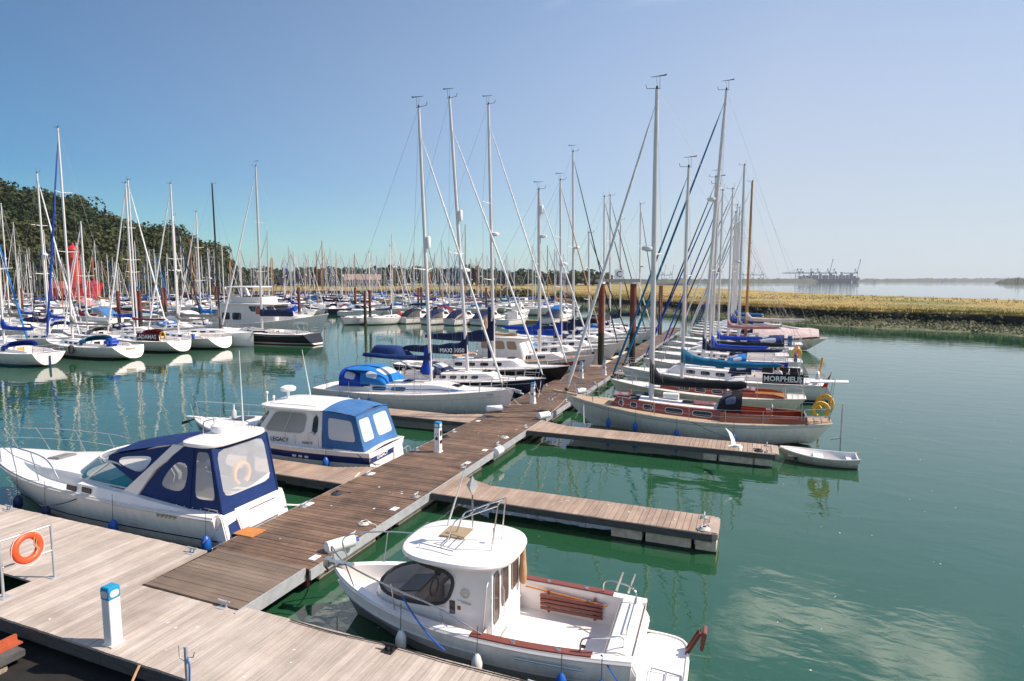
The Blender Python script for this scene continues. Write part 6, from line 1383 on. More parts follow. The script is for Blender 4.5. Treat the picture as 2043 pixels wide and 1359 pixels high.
for s in (1, -1):
    MB().rows([[V((x, s*(h.half(x)*0.80), h.deckz(x)-0.02)), V((x, s*h.half(x)*0.76, h.deckz(x)+z)), V((x, s*(h.half(x)*0.76-0.05), h.deckz(x)+z)), V((x, s*(h.half(x)*0.80-0.05), h.deckz(x)-0.02))] for x, z in ((-1.5, 0.40), (-2.6, 0.36), (-3.8, 0.34), (-4.9, 0.28))]).build('varnished_coaming', mahog, r)
MB().box(-4.95, -4.88, -0.72, 0.72, h.deckz(-4.9)-0.02, h.deckz(-4.9)+0.27).build('coaming_end', mahog, r)
MB().box(2.55, 3.35, -0.45, 0.45, h.deckz(3)+0.40, h.deckz(3)+0.54).build('fore_hatch', mahog, r, bevel=0.03); MB().box(-1.2, -0.3, -0.45, 0.45, h.deckz(-0.8)+0.44, h.deckz(-0.8)+0.58).build('sliding_hatch', mahog, r, bevel=0.03)
MB().tube([(0.4, -0.3, 1.62), (1.1, -0.3, 1.62)], 0.17, 12).build('liferaft', white_pl, r); MB().box(2.1, 2.5, 0.1, 0.6, 1.42, 1.56).build('skylight', glass_dk, r, bevel=0.02)
sprayhood(r, -2.35, -1.3, 0.86, 0.82, 1.30, black_c, win=lilac_c)
h.band(0.93, 0.945, 0.02, 0.96, 0.008).build('gold_cove_line', letter_g, r)
for x, m in ((3.4, fender_b), (2.1, fender_b), (0.25, fender_b), (-2.1, fender_b)): fender(r, x, h.half(x)+0.11, 0.42 if x > 2 else 0.3, m, 0.42, 0.11, 0.5)
MB().box(-3.55, -3.35, -0.12, 0.12, 1.05, 1.4).torus((-3.6, 0.0, 1.35), 0.3, 0.015, 'x', 18, 5).build('steering_wheel', steel, r)
horseshoe(r, (-5.45, 0.55, 1.62), 0.28, yellow, 'y'); horseshoe(r, (-5.62, 0.15, 1.86), 0.28, yellow, 'y')
g = MB().tube([(-5.75, 0.35, 1.15), (-5.95, 0.3, 2.9)], 0.02, 6).tube([(-5.75, -0.35, 1.15), (-5.95, -0.3, 2.9)], 0.02, 6).build('stern_gantry', steel, r)
MB().obox((-5.75, 0.1, 2.78), (0.72, 0.0, -0.03), (0, 0.12, -0.03), (0, 0, 0.02)).build('solar_panel', white_pl, g)
MB().tube([(-6.28, 0.25, -0.4), (-6.28, 0.25, 1.9)], 0.035, 6).bar((-5.9, 0.25, 0.35), (-6.3, 0.25, 0.45), 0.04, 0.05).build('wind_vane_gear', galv, r)
fl = MB().tube([(-5.5, -0.2, 1.5), (-5.85, -0.2, 3.15)], 0.014, 5).build('ensign_staff', teak, r)
MB().add([(-5.86, -0.2, 3.12), (-5.72, -0.2, 2.5), (-5.5, -0.12, 2.45), (-5.62, -0.22, 2.7)], [(0, 1, 2, 3)]).add([(-5.86, -0.19, 3.12), (-5.72, -0.19, 2.5), (-5.5, -0.11, 2.45), (-5.62, -0.21, 2.7)], [(3, 2, 1, 0)]).build('red_ensign', mat('flag_red', (0.55, 0.02, 0.03), 0.8), fl, fix=False)
line(r, (5.6, 0.3, 1.35), (6.3, 1.9, 0.62), 0.1); line(r, (4.6, 1.0, 1.25), (4.2, 2.4, 0.62), 0.12, 0.013, rope_w); line(r, (-0.3, 1.4, 0.9), (-2.0, 2.75, 0.62), 0.05, 0.013, rope_d)
bowsp = MB().bar((5.2, 0, 1.42), (6.45, 0, 1.56), 0.16, 0.09).build('bow_platform', teak, r); MB().bar((6.1, 0.1, 1.5), (6.55, 0.1, 1.15), 0.05, 0.05).bar((6.5, -0.1, 1.1), (6.6, 0.3, 1.1), 0.06, 0.1).build('anchor', galv, bowsp)

r, h = yacht('wooden_sloop', 'cream hulled sloop with varnished cabin sides and teal sail cover', (-2.62, 34.8, 0), PI, 10.4, 2.7, (0.95, 0.85, 1.28), hull_mat('cream_hull', (0.70, 0.63, 0.50), (0.66, 0.59, 0.47), (0.12, 0.10, 0.08), 0.0, 0.03),
    dict(xm=1.1, top=13.1, rake=0.005, mr=0.09, furl=teal_c, furl_r=0.06, spread=(0.5,), boom=5.2, zb=2.45, cover=teal_c, covh=(0.62, 0.22), cov_w=0.18, collar=0.4, sagc=0.14, boom_m=orange_wood),
    hullp=dict(ws=0.5, rb=1.5, rs=0.7, em=0.3, eb=0.95), cabin=dict(x0=-1.3, x1=2.3, w0=0.9, w1=0.6, hgt=0.42, front=0.4, frame=gel_cream, topm=gel_cream), cabm=mahog, deckm=gel_cream, ports=3, wheel=False, sheer_rail=gel_cream)
MB().box(-4.3, -2.7, -0.7, 0.7, h.deckz(-3)-0.03, h.deckz(-3)+0.10).build('after_deck', orange_wood, r); MB().box(-2.75, -2.0, -0.6, 0.6, h.deckz(-2)-0.05, h.deckz(-2)+0.36).build('cockpit_locker', mahog, r, bevel=0.02)
for x in (2.9, 1.2): fender(r, x, h.half(x)+0.1, 0.6, fender_n, 0.5, 0.11, 0.4)
sprayhood(r, -2.2, -1.0, 0.85, 0.55, 1.28, gel_grey)

r, h = yacht('white_yacht', 'white yacht with black weather cloth lettered in white and tall raked mast', (-2.1, 39.2, 0), PI, 11.9, 3.5, (1.10, 1.08, 1.42), hm('white_hull_a', boot=(0.05, 0.05, 0.06)),
    dict(xm=0.9, top=18.2, rake=0.055, mr=0.1, furl=teal_c, furl_r=0.07, spread=(0.36, 0.66), boom=4.6, zb=2.75, cover=navy, covh=(0.3, 0.2), radar=0.62),
    hullp=dict(ws=0.8, rs=-0.55, rb=1.1), hood=navy, dodgers=[(-2.6, -4.75, 0.03, 0.60, black_c, 'MORPHEUS', 0.40, None, 0.014, 1), (-2.6, -4.75, 0.03, 0.60, black_c, None, 0.4, None, 0.01, -1)], ports=4, cabin=dict(hgt=0.5), stripe=(0.9, 0.915, letter_g))
MB().tube([(-5.6, 0.5, 1.3), (-5.75, 0.5, 2.6)], 0.06, 8).build('rolled_danbuoy_flag', mat('danbuoy_orange', (0.7, 0.30, 0.03), 0.6), r); MB().torus((-5.5, 0.9, 1.5), 0.28, 0.1, 'x', 16, 6).build('lifebuoy_cover', white_c, r)

r, h = yacht('white_yacht', 'white yacht with bright blue weather cloth and hood behind the lettered black cloth', (-2.3, 44.8, 0), PI, 10.6, 3.3, (1.05, 1.0, 1.32), hm('white_hull_b'),
    dict(xm=0.5, top=13.6, rake=0.01, mr=0.085, furl=royal, spread=(0.5,), boom=3.8, zb=2.35, cover=royal, covh=(0.35, 0.2)), hood=sky_b, dodgers=[(-1.6, -4.4, 0.03, 0.62, royal, 'K.Mara', 0.42, None, 0.008, 1)], ports=4)
r, h = yacht('white_yacht', 'white yacht with long straight black boom bag and yellow horseshoe at the stern', (-2.4, 49.5, 0), PI, 11.4, 3.4, (1.1, 1.05, 1.38), hm('white_hull_c'),
    dict(xm=0.85, top=14.8, rake=0.005, mr=0.09, furl=black_c, spread=(0.5,), boom=5.4, zb=1.98, cover=black_c, covh=(0.42, 0.38), collar=0.1, sagc=0.0), hood=navy, hullp=dict(rs=-0.5), ports=4)
horseshoe(r, (-5.3, 0.6, 1.7), 0.28, yellow, 'y'); fender(r, -5.2, 1.3, 1.4, fender_n, 0.6, 0.12, 0.2)
MB().torus((-5.45, -0.4, 1.75), 0.3, 0.09, 'x', 20, 6).build('ring_buoy', orange, r)
r, h = yacht('white_yacht', 'white yacht with royal blue sail cover beyond the black boom bag', (-2.5, 54.0, 0), PI, 10.2, 3.2, (1.0, 0.98, 1.3), hm('white_hull_b'),
    dict(xm=0.4, top=14.4, rake=0.0, mr=0.085, furl=royal, spread=(0.5,), boom=3.6, zb=2.1, cover=royal, covh=(0.4, 0.3), collar=0.5), hood=sky_b, ports=3, d=1)
r, h = yacht('white_yacht', 'white yacht with dusty pink boom cover over a navy cockpit tent', (-2.2, 58.5, 0), PI, 11.0, 3.3, (1.05, 1.0, 1.35), hm('white_hull_a'),
    dict(xm=0.1, top=15.1, rake=0.0, mr=0.09, furl=navy, spread=(0.5,), boom=4.4, zb=2.75, cover=mauve, covh=(0.35, 0.25), collar=0.7), hood=navy, ports=3, d=1)
sprayhood(r, -4.6, -1.5, 1.2, 1.1, 1.1, navy2, name='cockpit_tent'); MB().box(-5.2, -4.9, 0.1, 1.0, 1.3, 2.2).build('blue_screen', mid_b, r)
r, h = yacht('white_yacht', 'white yacht with thick tall grey mast before the orange spar', (-1.6, 63.0, 0), PI, 11.5, 3.4, (1.1, 1.05, 1.4), hm('white_hull_c'),
    dict(xm=-0.1, top=17.9, rake=0.0, mr=0.13, mm=alu, furl=white_c, spread=(0.35, 0.65), boom=4.0, zb=2.6, cover=grey_c, covh=(0.3, 0.2), radar=0.45), hood=grey_c, ports=3, d=1)
# gaff cutter under a pale tent
r, h = yacht('gaff_cutter', 'classic cutter with orange wooden mast under a pale pink deck tent', (0.0, 67.5, 0), PI, 13.4, 3.3, (1.35, 1.0, 1.5), hull_mat('cutter_hull', (0.72, 0.65, 0.55), (0.3, 0.05, 0.03), (0.05, 0.12, 0.07), 0.05, 0.1),
    dict(xm=0.9, top=17.0, rake=-0.015, mr=0.13, mm=orange_wood, furl=None, spread=(), boom=5.4, zb=2.7, cover=pinkc, covh=(0.4, 0.3), collar=0.2) if False else dict(xm=0.9, top=17.0, rake=0.006, mr=0.13, mm=orange_wood, furl=white_c, spread=(0.6,), boom=5.6, zb=2.9, cover=pinkc, covh=(0.4, 0.3), boom_m=orange_wood),
    hullp=dict(ws=0.35, rb=2.2, rs=1.8, em=0.3, eb=0.95), cabm=mahog, deckm=teak, ports=4, wheel=False, d=1, rails=False)
tt = MB()
rowsT = []
for i in range(9):
    x = lerp(0.2, -5.9, i/8); b = h.half(x)*0.98; z0 = h.deckz(x)+0.25; zr = 2.65-0.12*i*0.5
    rowsT.append([V((x, b, z0)), V((x, b*0.55, lerp(z0, zr, 0.6))), V((x, 0, zr+0.05*math.sin(i*2))), V((x, -b*0.55, lerp(z0, zr, 0.6))), V((x, -b, z0))])
tt.rows(rowsT); tt.poly(rowsT[-1]); tt.build('deck_tent', pinkc, r)
MB().box(-6.0, -4.6, -0.6, 0.6, h.deckz(-5)-0.02, h.deckz(-5)+0.25).build('after_cabin', mahog, r)
for i, (y, xm, top) in enumerate([(72.5, -1.3, 14.5), (77, -1.0, 15.8), (81.5, -1.5, 14.0), (86.2, -1.0, 16.5), (90.8, -1.2, 15.0)]):
    yacht('white_yacht', ['white yacht just beyond the pink tented cutter', 'white yacht second beyond the pink tented cutter', 'white yacht third beyond the pink tented cutter', 'white yacht fourth beyond the pink tented cutter', 'white yacht at the far right end of the walkway'][i], (-2, y, 0), PI, 10.5, 3.2, (1.0, 0.98, 1.3), hm('white_hull_b'), dict(xm=0.6, top=top, rake=0.01, mr=0.09, furl=(white_c, navy, royal, black_c, white_c)[i], boom=3.6, cover=(navy, royal, grey_c, navy, sky_b)[i], covh=(0.35, 0.22)), hood=(navy, None, sky_b, None, navy)[i], d=1, ports=3)

# left side, bows to the walkway (heading +X)
r, h = yacht('white_yacht', 'white yacht with bright blue sprayhood and blue stripe behind the pale pedestal', (-17.15, 28.45, 0), 0, 11.7, 3.5, (1.0, 1.0, 1.5), hm('white_hull_stripe', boot=(0.60, 0.58, 0.55)),
    dict(xm=1.0, top=15.95, rake=0.036, mr=0.095, furl=white_c, furl_r=0.06, spread=(0.42,), boom=4.4, zb=2.75, cover=navy2, covh=(0.3, 0.25), reflector=0.52, frac=0.91, bow=(5.2, 0, 1.62), collar=0.2, cov_w=0.2),
    hullp=dict(ws=0.82, rs=-0.45, rb=0.75), cabin=dict(x0=-2.2, x1=3.9, w0=1.2, w1=0.5, hgt=0.42, front=2.6, wins=[(0.03, 0.17), (0.22, 0.36)]), hood=None, cock=(0.12, 0.31), cove=(0.80, 0.808, letter_g), ports=2)
h.band(0.995, 1.0, 0.1, 0.7, 0.02)
# long blue line along the coachroof side
MB().tube([(-2.0, -1.18, h.deckz(-2)+0.2), (0.6, -1.08, h.deckz(0.6)+0.2), (3.0, -0.72, h.deckz(3)+0.12)], 0.03, 5).build('blue_cabin_line', mat('stripe_blue', (0.02, 0.16, 0.40), 0.4), r)
sprayhood(r, -4.1, -2.6, 1.28, 0.95, 1.22, royal, name='cockpit_tent'); sprayhood(r, -2.75, -1.2, 1.2, 0.85, 1.38, sky_b)
slab(-3.9, -2.2, 1.15, 2.12, 0.07, crown=0.1, pw=5).build('tent_roof', sky_b, r)
MB().lathe([(0.36, 2.62), (0.36, 2.9), (0.22, 3.4), (0.13, 4.0)], (0.72, 0, -0.62), 10, sx=0.8, sy=0.55).build('mast_boot_cover', royal, r)
MB().tube([(0.9, 0, 1.7), (-0.9, 0, 2.6)], 0.045, 8).build('boom_vang', alu, r)
for x, m in ((-3.7, fender_b), (-3.1, fender_b), (-2.4, fender_w), (-1.75, fender_b)): fender(r, x, -h.half(x)-0.1, 0.55, m, 0.45, 0.11, 0.3, tip=fender_b)
line(r, (5.6, -0.2, 1.45), (6.1, 0.3, 0.62), 0.15); MB().bar((5.4, 0, 1.5), (6.2, 0, 1.38), 0.1, 0.1).bar((5.9, 0, 1.36), (6.35, 0, 1.25), 0.14, 0.05).build('anchor', galv, r)
for k in range(5): MB().box(4.6+0.07*k, 4.625+0.07*k, -h.half(4.6+0.07*k)-0.012, -h.half(4.6+0.07*k)+0.02, 1.16, 1.26).build('name_letter', letter_g, r, smooth=False)

r, h = yacht('navy_yacht', 'navy hulled yacht with lettered navy sail cover second along the left', (-16.75, 32.7, 0), 0, 11.4, 3.4, (1.05, 1.05, 1.42), hull_mat('navy_hull', (0.008, 0.014, 0.045), (0.70, 0.68, 0.66), (0.03, 0.16, 0.11), 0.10, 0.16),
    dict(xm=0.72, top=17.6, rake=0.066, mr=0.1, furl=white_c, furl_r=0.06, spread=(0.44,), boom=4.5, zb=2.62, cover=navy, covh=(0.85, 0.35), reflector=0.58, radar=0.38, frac=0.9, collar=0.35, cov_w=0.16),
    hullp=dict(ws=0.8, rs=-0.4, rb=0.8), cabin=dict(hgt=0.4), stripe=(0.86, 0.872, letter_w), hood=navy)
h.band(0.33, 0.355, 0.02, 0.97, 0.008).build('red_boot_stripe', mat('boot_red', (0.22, 0.01, 0.015), 0.4), r)
text('MAXI 1050', 0.36, letter_w, r, (-0.25, -0.175, 2.78), (1, 0, 0.04), (0, 0, 1), bold=0.006)
# dinghy upturned on the stern davits under a blue cover
dg_ = Hull(3.2, 1.4, (0.45, 0.4, 0.5)); mbd = dg_.mesh(14, 8); mbd.v = [(x-4.4, y, 2.55-z*0.9) for x, y, z in mbd.v]; mbd.build('covered_tender', navy2, r)
line(r, (5.4, 0.1, 1.5), (5.8, -1.6, 0.62), 0.2); line(r, (5.2, -0.5, 1.3), (6.0, -1.3, 0.62), 0.2)

r, h = yacht('black_yacht', 'black hulled yacht with white deck and long navy sail cover', (-17.4, 37.6, 0), 0, 12.6, 3.6, (1.15, 1.1, 1.5), hull_mat('black_hull', (0.008, 0.008, 0.009), (0.55, 0.53, 0.5), (0.05, 0.02, 0.02), 0.04, 0.09),
    dict(xm=0.95, top=18.5, rake=0.02, mr=0.105, furl=white_c, furl_r=0.06, spread=(0.32, 0.62), boom=5.4, zb=2.9, cover=navy, covh=(1.0, 0.35), radar=0.5, frac=0.93, collar=0.9, cov_w=0.16), cabin=dict(hgt=0.52), hullp=dict(rb=1.3, ws=0.75), ports=4, stripe=(0.97, 0.995, gel))
line(r, (6.1, 0.1, 1.6), (6.8, 0.8, 0.62), 0.25); MB().tube([(0.62, 0.0, 1.7), (0.62, 0.0, 5.2)], 0.13, 8).build('mast_sleeve', navy, r)

# motor sailer with wheelhouse
r, h = yacht('motor_sailer', 'motor sailer with cream wheelhouse and red brown hull planking', (-15.9, 42.0, 0), 0, 10.8, 3.5, (1.35, 1.15, 1.75), hull_mat('msail_hull', (0.70, 0.67, 0.62), (0.3, 0.05, 0.03), (0.12, 0.03, 0.02), 0.05, 0.12),
    dict(xm=1.2, top=13.5, rake=0.008, mr=0.13, furl=white_c, furl_r=0.055, spread=(0.55,), boom=3.0, zb=3.4, cover=royal, covh=(0.4, 0.3), radar=0.72, reflector=0.88, mm=alu), cabin=dict(x0=-1.0, x1=3.3, hgt=0.45), deckm=tan_c, ports=3, hullp=dict(rb=1.2))
h.band(0.70, 0.86, 0.1, 0.95, 0.01).build('varnished_wale', mahog, r)
Hs = House([(1.1, -3.2, 0.6, 1.25, 0.5), (1.9, -3.2, 0.5, 1.2, 0.45), (2.75, -3.2, 0.15, 1.1, 0.4)], 0.6); wh = Hs.walls(4, 6, crown=0.08).build('wheelhouse', gel, r)
for u0, u1 in ((0.02, 0.10), (0.12, 0.20), (0.22, 0.29), (0.71, 0.78), (0.80, 0.88), (0.90, 0.98)):
    patch(Hs.S, u0, u1, 0.55, 0.9, 0.01, 7, out=1 if normal(Hs.S, 0.5, 0.7).x > 0 else -1).build('wheelhouse_window', mat('window_tan_blind', (0.35, 0.24, 0.14), 0.25), wh)
slab(-3.4, 0.5, 1.25, 2.82, 0.1, crown=0.1, pw=6).build('wheelhouse_roof', gel_cream, r); MB().tube([(-2.2, -0.6, 2.98), (-0.4, -0.6, 2.98)], 0.14, 8).build('rolled_cover', tan_c, r)
MB().lathe([(0.18, 3.0), (0.2, 3.8), (0.05, 4.2)], (-3.3, 0.4, 0), 8).build('tan_bag', tan_c, r)

specs = [(47.0, -14.6, 14.9, 'white yacht with royal blue and navy furled covers beyond the motor sailer', royal, tan_c, W_, sky_b, 1.75), (52.0, -15.0, 18.1, 'white high sided yacht left of the first red brown pile', navy, black_c, W_, None, 1.6), (57.0, -14.9, 11.5, 'cream decked yacht beyond the first red pile on the left', navy, black_c, CR, navy, 1.5),
         (62.0, -14.6, 15.5, 'white yacht third beyond the motor sailer, black furled sail', black_c, black_c, W_, navy, 1.4), (66.5, -15.0, 16.2, 'white yacht fourth beyond the motor sailer', grey_c, black_c, W_, None, 1.4), (71.0, -14.8, 14.0, 'white yacht fifth beyond the motor sailer', navy, white_c, W_, sky_b, 1.35), (76.0, -13.4, 16.3, 'white yacht with radar at the far left end of the walkway', navy, black_c, W_, navy, 1.4)]
for i, (y, mx_, top, lab, cov, fu, hc, hd, fbw) in enumerate(specs):
    L = 10.8; cx = -10.9-L/2
    yacht('white_yacht', lab, (cx, y, 0), 0, L, 3.4, (1.1, 1.08, fbw), hm('white_hull_%s' % ('a' if hc is W_ else 'cream'), top=hc), dict(xm=mx_-cx, top=top, rake=0.012, mr=0.1, furl=fu, furl_r=0.05, spread=(0.5,) if i % 2 else (0.36, 0.66), boom=4.0, zb=2.6, cover=cov, covh=(0.7, 0.3), radar=0.5 if i in (0, 1, 6) else None),
          hood=hd, d=2 if i < 2 else 1, ports=4, cabin=dict(hgt=0.5))

# person sitting in the cockpit of the lettered yacht
def person(loc, rz, label):
    t = thing('person', label, 'person', loc, rz)
    # seated figure facing +x, hips at the origin
    vs_ = {'pelvis': ((0, 0, 0.08), 0.14), 'waist': ((-0.02, 0, 0.25), 0.125), 'chest': ((-0.03, 0, 0.45), 0.155), 'neck': ((-0.01, 0, 0.60), 0.055), 'head0': ((0.02, 0, 0.68), 0.075), 'head1': ((0.03, 0, 0.79), 0.095), 'head2': ((0.02, 0, 0.87), 0.06)}
    ed = [('pelvis', 'waist'), ('waist', 'chest'), ('chest', 'neck'), ('neck', 'head0'), ('head0', 'head1'), ('head1', 'head2')]
    for s, n in ((1, 'l'), (-1, 'r')):
        vs_.update({n+'sh': ((-0.03, 0.18*s, 0.52), 0.065), n+'el': ((0.08, 0.25*s, 0.28), 0.045), n+'wr': ((0.28, 0.17*s, 0.24), 0.032), n+'ha': ((0.36, 0.14*s, 0.235), 0.036),
                    n+'hip': ((0.04, 0.1*s, 0.06), 0.1), n+'kn': ((0.44, 0.12*s, 0.12), 0.068), n+'an': ((0.46, 0.12*s, -0.30), 0.042), n+'to': ((0.62, 0.13*s, -0.36), 0.032)})
        ed += [('chest', n+'sh'), (n+'sh', n+'el'), (n+'el', n+'wr'), (n+'wr', n+'ha'), ('pelvis', n+'hip'), (n+'hip', n+'kn'), (n+'kn', n+'an'), (n+'an', n+'to')]
    names = list(vs_); me = bpy.data.meshes.new('b'); me.from_pydata([vs_[n][0] for n in names], [(names.index(a), names.index(b)) for a, b in ed], [])
    o = bpy.data.objects.new('b', me); C.objects.link(o); md = o.modifiers.new('s', 'SKIN'); md.use_smooth_shade = True; o.modifiers.new('d', 'SUBSURF').levels = 1
    for i, n in enumerate(names):
        sv = me.skin_vertices[0].data[i]; sv.radius = (vs_[n][1],)*2; sv.use_root = n == 'pelvis'
    dg = bpy.context.evaluated_depsgraph_get(); m2 = bpy.data.meshes.new_from_object(o.evaluated_get(dg)); bpy.data.objects.remove(o)
    skin = mat('skin', (0.50, 0.27, 0.19), 0.6); shirt = mat('shirt_white', (0.72, 0.70, 0.70), 0.8); short = mat('shorts_blue', (0.06, 0.30, 0.55), 0.8)
    m2.materials.clear()
    for m_ in (skin, shirt, short): m2.materials.append(m_)
    for p in m2.polygons:
        c = p.center; p.material_index = 2 if (c.z < 0.22 and c.x < 0.40 and c.z > -0.05) else 1 if (0.2 <= c.z < 0.585 and c.x < 0.12) else 0; p.use_smooth = True
    link(bpy.data.objects.new('body', m2), t)
    MB().lathe([(0.098, 0.80), (0.1, 0.86), (0.06, 0.915), (0.01, 0.925)], (0.01, 0, 0), 12).build('hair', mat('hair_grey', (0.18, 0.15, 0.12), 0.8), t)
person((1.35, 38.75, 1.12), rad(250), 'person in white shirt and blue shorts seated in the lettered yacht')

# ------------------------------------------------------------ moorings across the fairway
def far_pontoon(x0, x1, y0, y1, label):
    t = thing('far_pontoon', label, 'pontoon'); MB().box(x0, x1, y0, y1, 0.42, 0.5).build('deck', finger_pl, t, smooth=False); MB().box(x0+0.1, x1-0.1, y0+0.1, y1-0.1, -0.2, 0.415).build('floats', concrete_g, t, smooth=False)
far_pontoon(-62, -60, 20, 64, 'long pontoon behind the white sterns on the left')
r, h = yacht('white_yacht', 'white yacht at the left edge with royal blue sprayhood and orange washboard', (-58.6, 31.6, 0), PI, 10.2, 3.4, (1.15, 1.1, 1.4), hm('hull_teal_boot', boot=(0.02, 0.2, 0.26), anti=(0.02, 0.2, 0.26)), dict(xm=0.8, top=14.5, rake=0.01, mr=0.1, furl=None, boom=4.2, zb=2.9, cover=royal, covh=(0.45, 0.3)), hood=royal, d=1, ports=3, hullp=dict(rs=0.05, ws=0.75, em=0.42, keel_up=0.5), cabin=dict(door=mat('washboard_orange', (0.75, 0.30, 0.05), 0.5)))
MB().bar((-5.15, 0, -0.3), (-5.15, 0, 0.9), 0.1, 0.05).build('rudder', navy2, r)
r, h = yacht('white_yacht', 'white yacht with wide scooped stern and teal sprayhood on the left', (-57.6, 37.2, 0), PI, 11.4, 3.7, (1.2, 1.1, 1.45), hm('hull_dark_boot', boot=(0.02, 0.02, 0.025)), dict(xm=1.8, top=20.8, rake=0.0, mr=0.12, furl=royal, furl_r=0.09, spread=(0.42, 0.7), boom=5.4, zb=3.0, cover=grey_c, covh=(0.2, 0.18)), hood=teal_c, d=1, ports=4, hullp=dict(rs=-0.9, ws=0.8, em=0.42, keel_up=0.55), cove=(0.78, 0.8, letter_g))
MB().box(-5.0, -4.2, 0.2, 1.3, 1.2, 1.9).build('dinghy_cover', royal, r, bevel=0.2); fender(r, -1.0, 1.95, 0.9, rubber, 0.8, 0.22, 0.2); MB().box(-6.0, -5.9, -0.4, 0.4, 0.75, 1.05).build('stern_locker', teak, r)
r, h = yacht('white_yacht', 'white yacht with maroon lettered cloth and yellow horseshoe at its stern', (-57.4, 42.6, 0), PI, 10.4, 3.5, (1.15, 1.1, 1.4), hm('hull_dark_boot2', boot=(0.02, 0.02, 0.025)), dict(xm=1.0, top=16.6, rake=0.0, mr=0.12, furl=white_c, furl_r=0.08, boom=4.6, zb=3.1, cover=maroon, covh=(0.22, 0.2), collar=0.1), hood=maroon, hood_h=0.8, d=1, ports=3, hullp=dict(rs=-0.7, em=0.42, keel_up=0.55), dodgers=[(-1.6, -4.3, 0.1, 0.85, maroon, 'ADAMAS', 0.55, None, 0.012, 1)])
horseshoe(r, (-4.7, 1.35, 1.75), 0.32, yellow, 'y')
r, h = yacht('white_yacht', 'white yacht with broad open stern right of the maroon cloth', (-56.3, 46.4, 0), PI, 10.6, 3.6, (1.2, 1.1, 1.4), hm('hull_dark_boot2'), dict(xm=0.6, top=17.0, rake=0.0, mr=0.12, furl=white_c, furl_r=0.08, boom=4.2, zb=2.9, cover=grey_c, covh=(0.25, 0.2)), hood=None, d=1, ports=3, hullp=dict(rs=-0.8, ws=0.82, em=0.42, keel_up=0.55))
text('12', 0.5, letter_g, r, (-4.95, 0.9, 0.75), (0, -1, 0), (-0.6, 0, 1), name='number', bold=0.01)
fender(r, -3.6, 1.75, 1.4, fender_b, 0.6, 0.14, 0.3)
for i, (x, y, L, top, cov, fu, lab) in enumerate([(-68.5, 30.5, 10.5, 15.5, navy, white_c, 'white yacht bow on behind the left edge boat, navy boom cover'), (-68.2, 35.4, 10.8, 14.6, royal, sky_b, 'white yacht behind the teal sprayhood boat, royal blue boom cover'), (-68.6, 40.2, 11.4, 17.8, navy, white_c, 'tall masted white yacht behind the maroon cloth, navy boom cover'), (-68.4, 45.0, 10.0, 13.5, white_c, white_c, 'white yacht with white boom cover behind the open stern'), (-68.8, 50.0, 11.8, 18.6, royal, white_c, 'tall masted white yacht left of the black mast, blue boom cover'), (-68.0, 55.0, 10.4, 15.0, grey_c, navy, 'white yacht with grey boom cover left of the motor yacht'), (-68.4, 60.0, 10.6, 16.0, sky_b, white_c, 'white yacht with bright blue boom cover behind the motor yacht')]):
    yacht('white_yacht', lab, (x, y, 0), 0 if i % 3 else PI, L, 3.4, (1.1, 1.05, 1.4), hm('hull_dark_boot2'), dict(xm=0.8, top=top, rake=0.005, mr=0.115, furl=fu, furl_r=0.08, spread=(0.5,) if i % 2 else (0.38, 0.68), boom=4.2, zb=2.7, cover=cov, covh=(0.6, 0.3), radar=0.5 if i in (2, 5) else None), hood=(navy, sky_b, None, grey_c)[i % 4], d=1, ports=3)
# plumb bowed multihull with black mast
r, h = yacht('black_masted_yacht', 'pale grey plumb bowed yacht with black mast and grey boom cover', (-55.4, 49.2, 0), 0, 12.2, 4.2, (1.3, 1.3, 1.55), hm('hull_plumb', boot=(0.6, 0.6, 0.62), anti=(0.4, 0.4, 0.42)), dict(xm=1.4, top=17.2, rake=0.012, mr=0.11, mm=alu_dark, furl=None, boom=6.0, zb=3.0, cover=grey_c, covh=(0.5, 0.35)), d=1, ports=3, hullp=dict(rb=0.05, p=3.0, q=0.9, em=0.15, eb=0.45))
MB().tube([(6.1, 0, 1.6), (7.6, 0, 1.7)], 0.09, 8).build('bowsprit', alu_dark, r)
r, h = yacht('black_yacht', 'black hulled yacht with white boot stripe and navy boom bag left of the fairway', (-51.6, 53.2, 0), PI, 13.2, 3.9, (1.2, 1.15, 1.6), hull_mat('black_hull_w', (0.010, 0.011, 0.016), (0.70, 0.66, 0.62), (0.22, 0.03, 0.025), 0.10, 0.24), dict(xm=0.4, top=19.6, rake=0.0, mr=0.14, mm=alu, furl=white_c, furl_r=0.08, boom=4.6, zb=3.0, cover=navy, covh=(0.85, 0.75), collar=0.0, sagc=0.0, cov_w=0.25, spread=(0.36, 0.66)), d=2, hullp=dict(rs=-0.9, ws=0.72), ports=3, cabin=dict(hgt=0.3), stripe=(0.885, 0.90, letter_w))
MB().torus((-5.0, 0.7, 1.9), 0.4, 0.025, 'x', 18, 5).torus((-5.0, -0.9, 1.9), 0.4, 0.025, 'x', 18, 5).build('twin_wheels', steel, r)
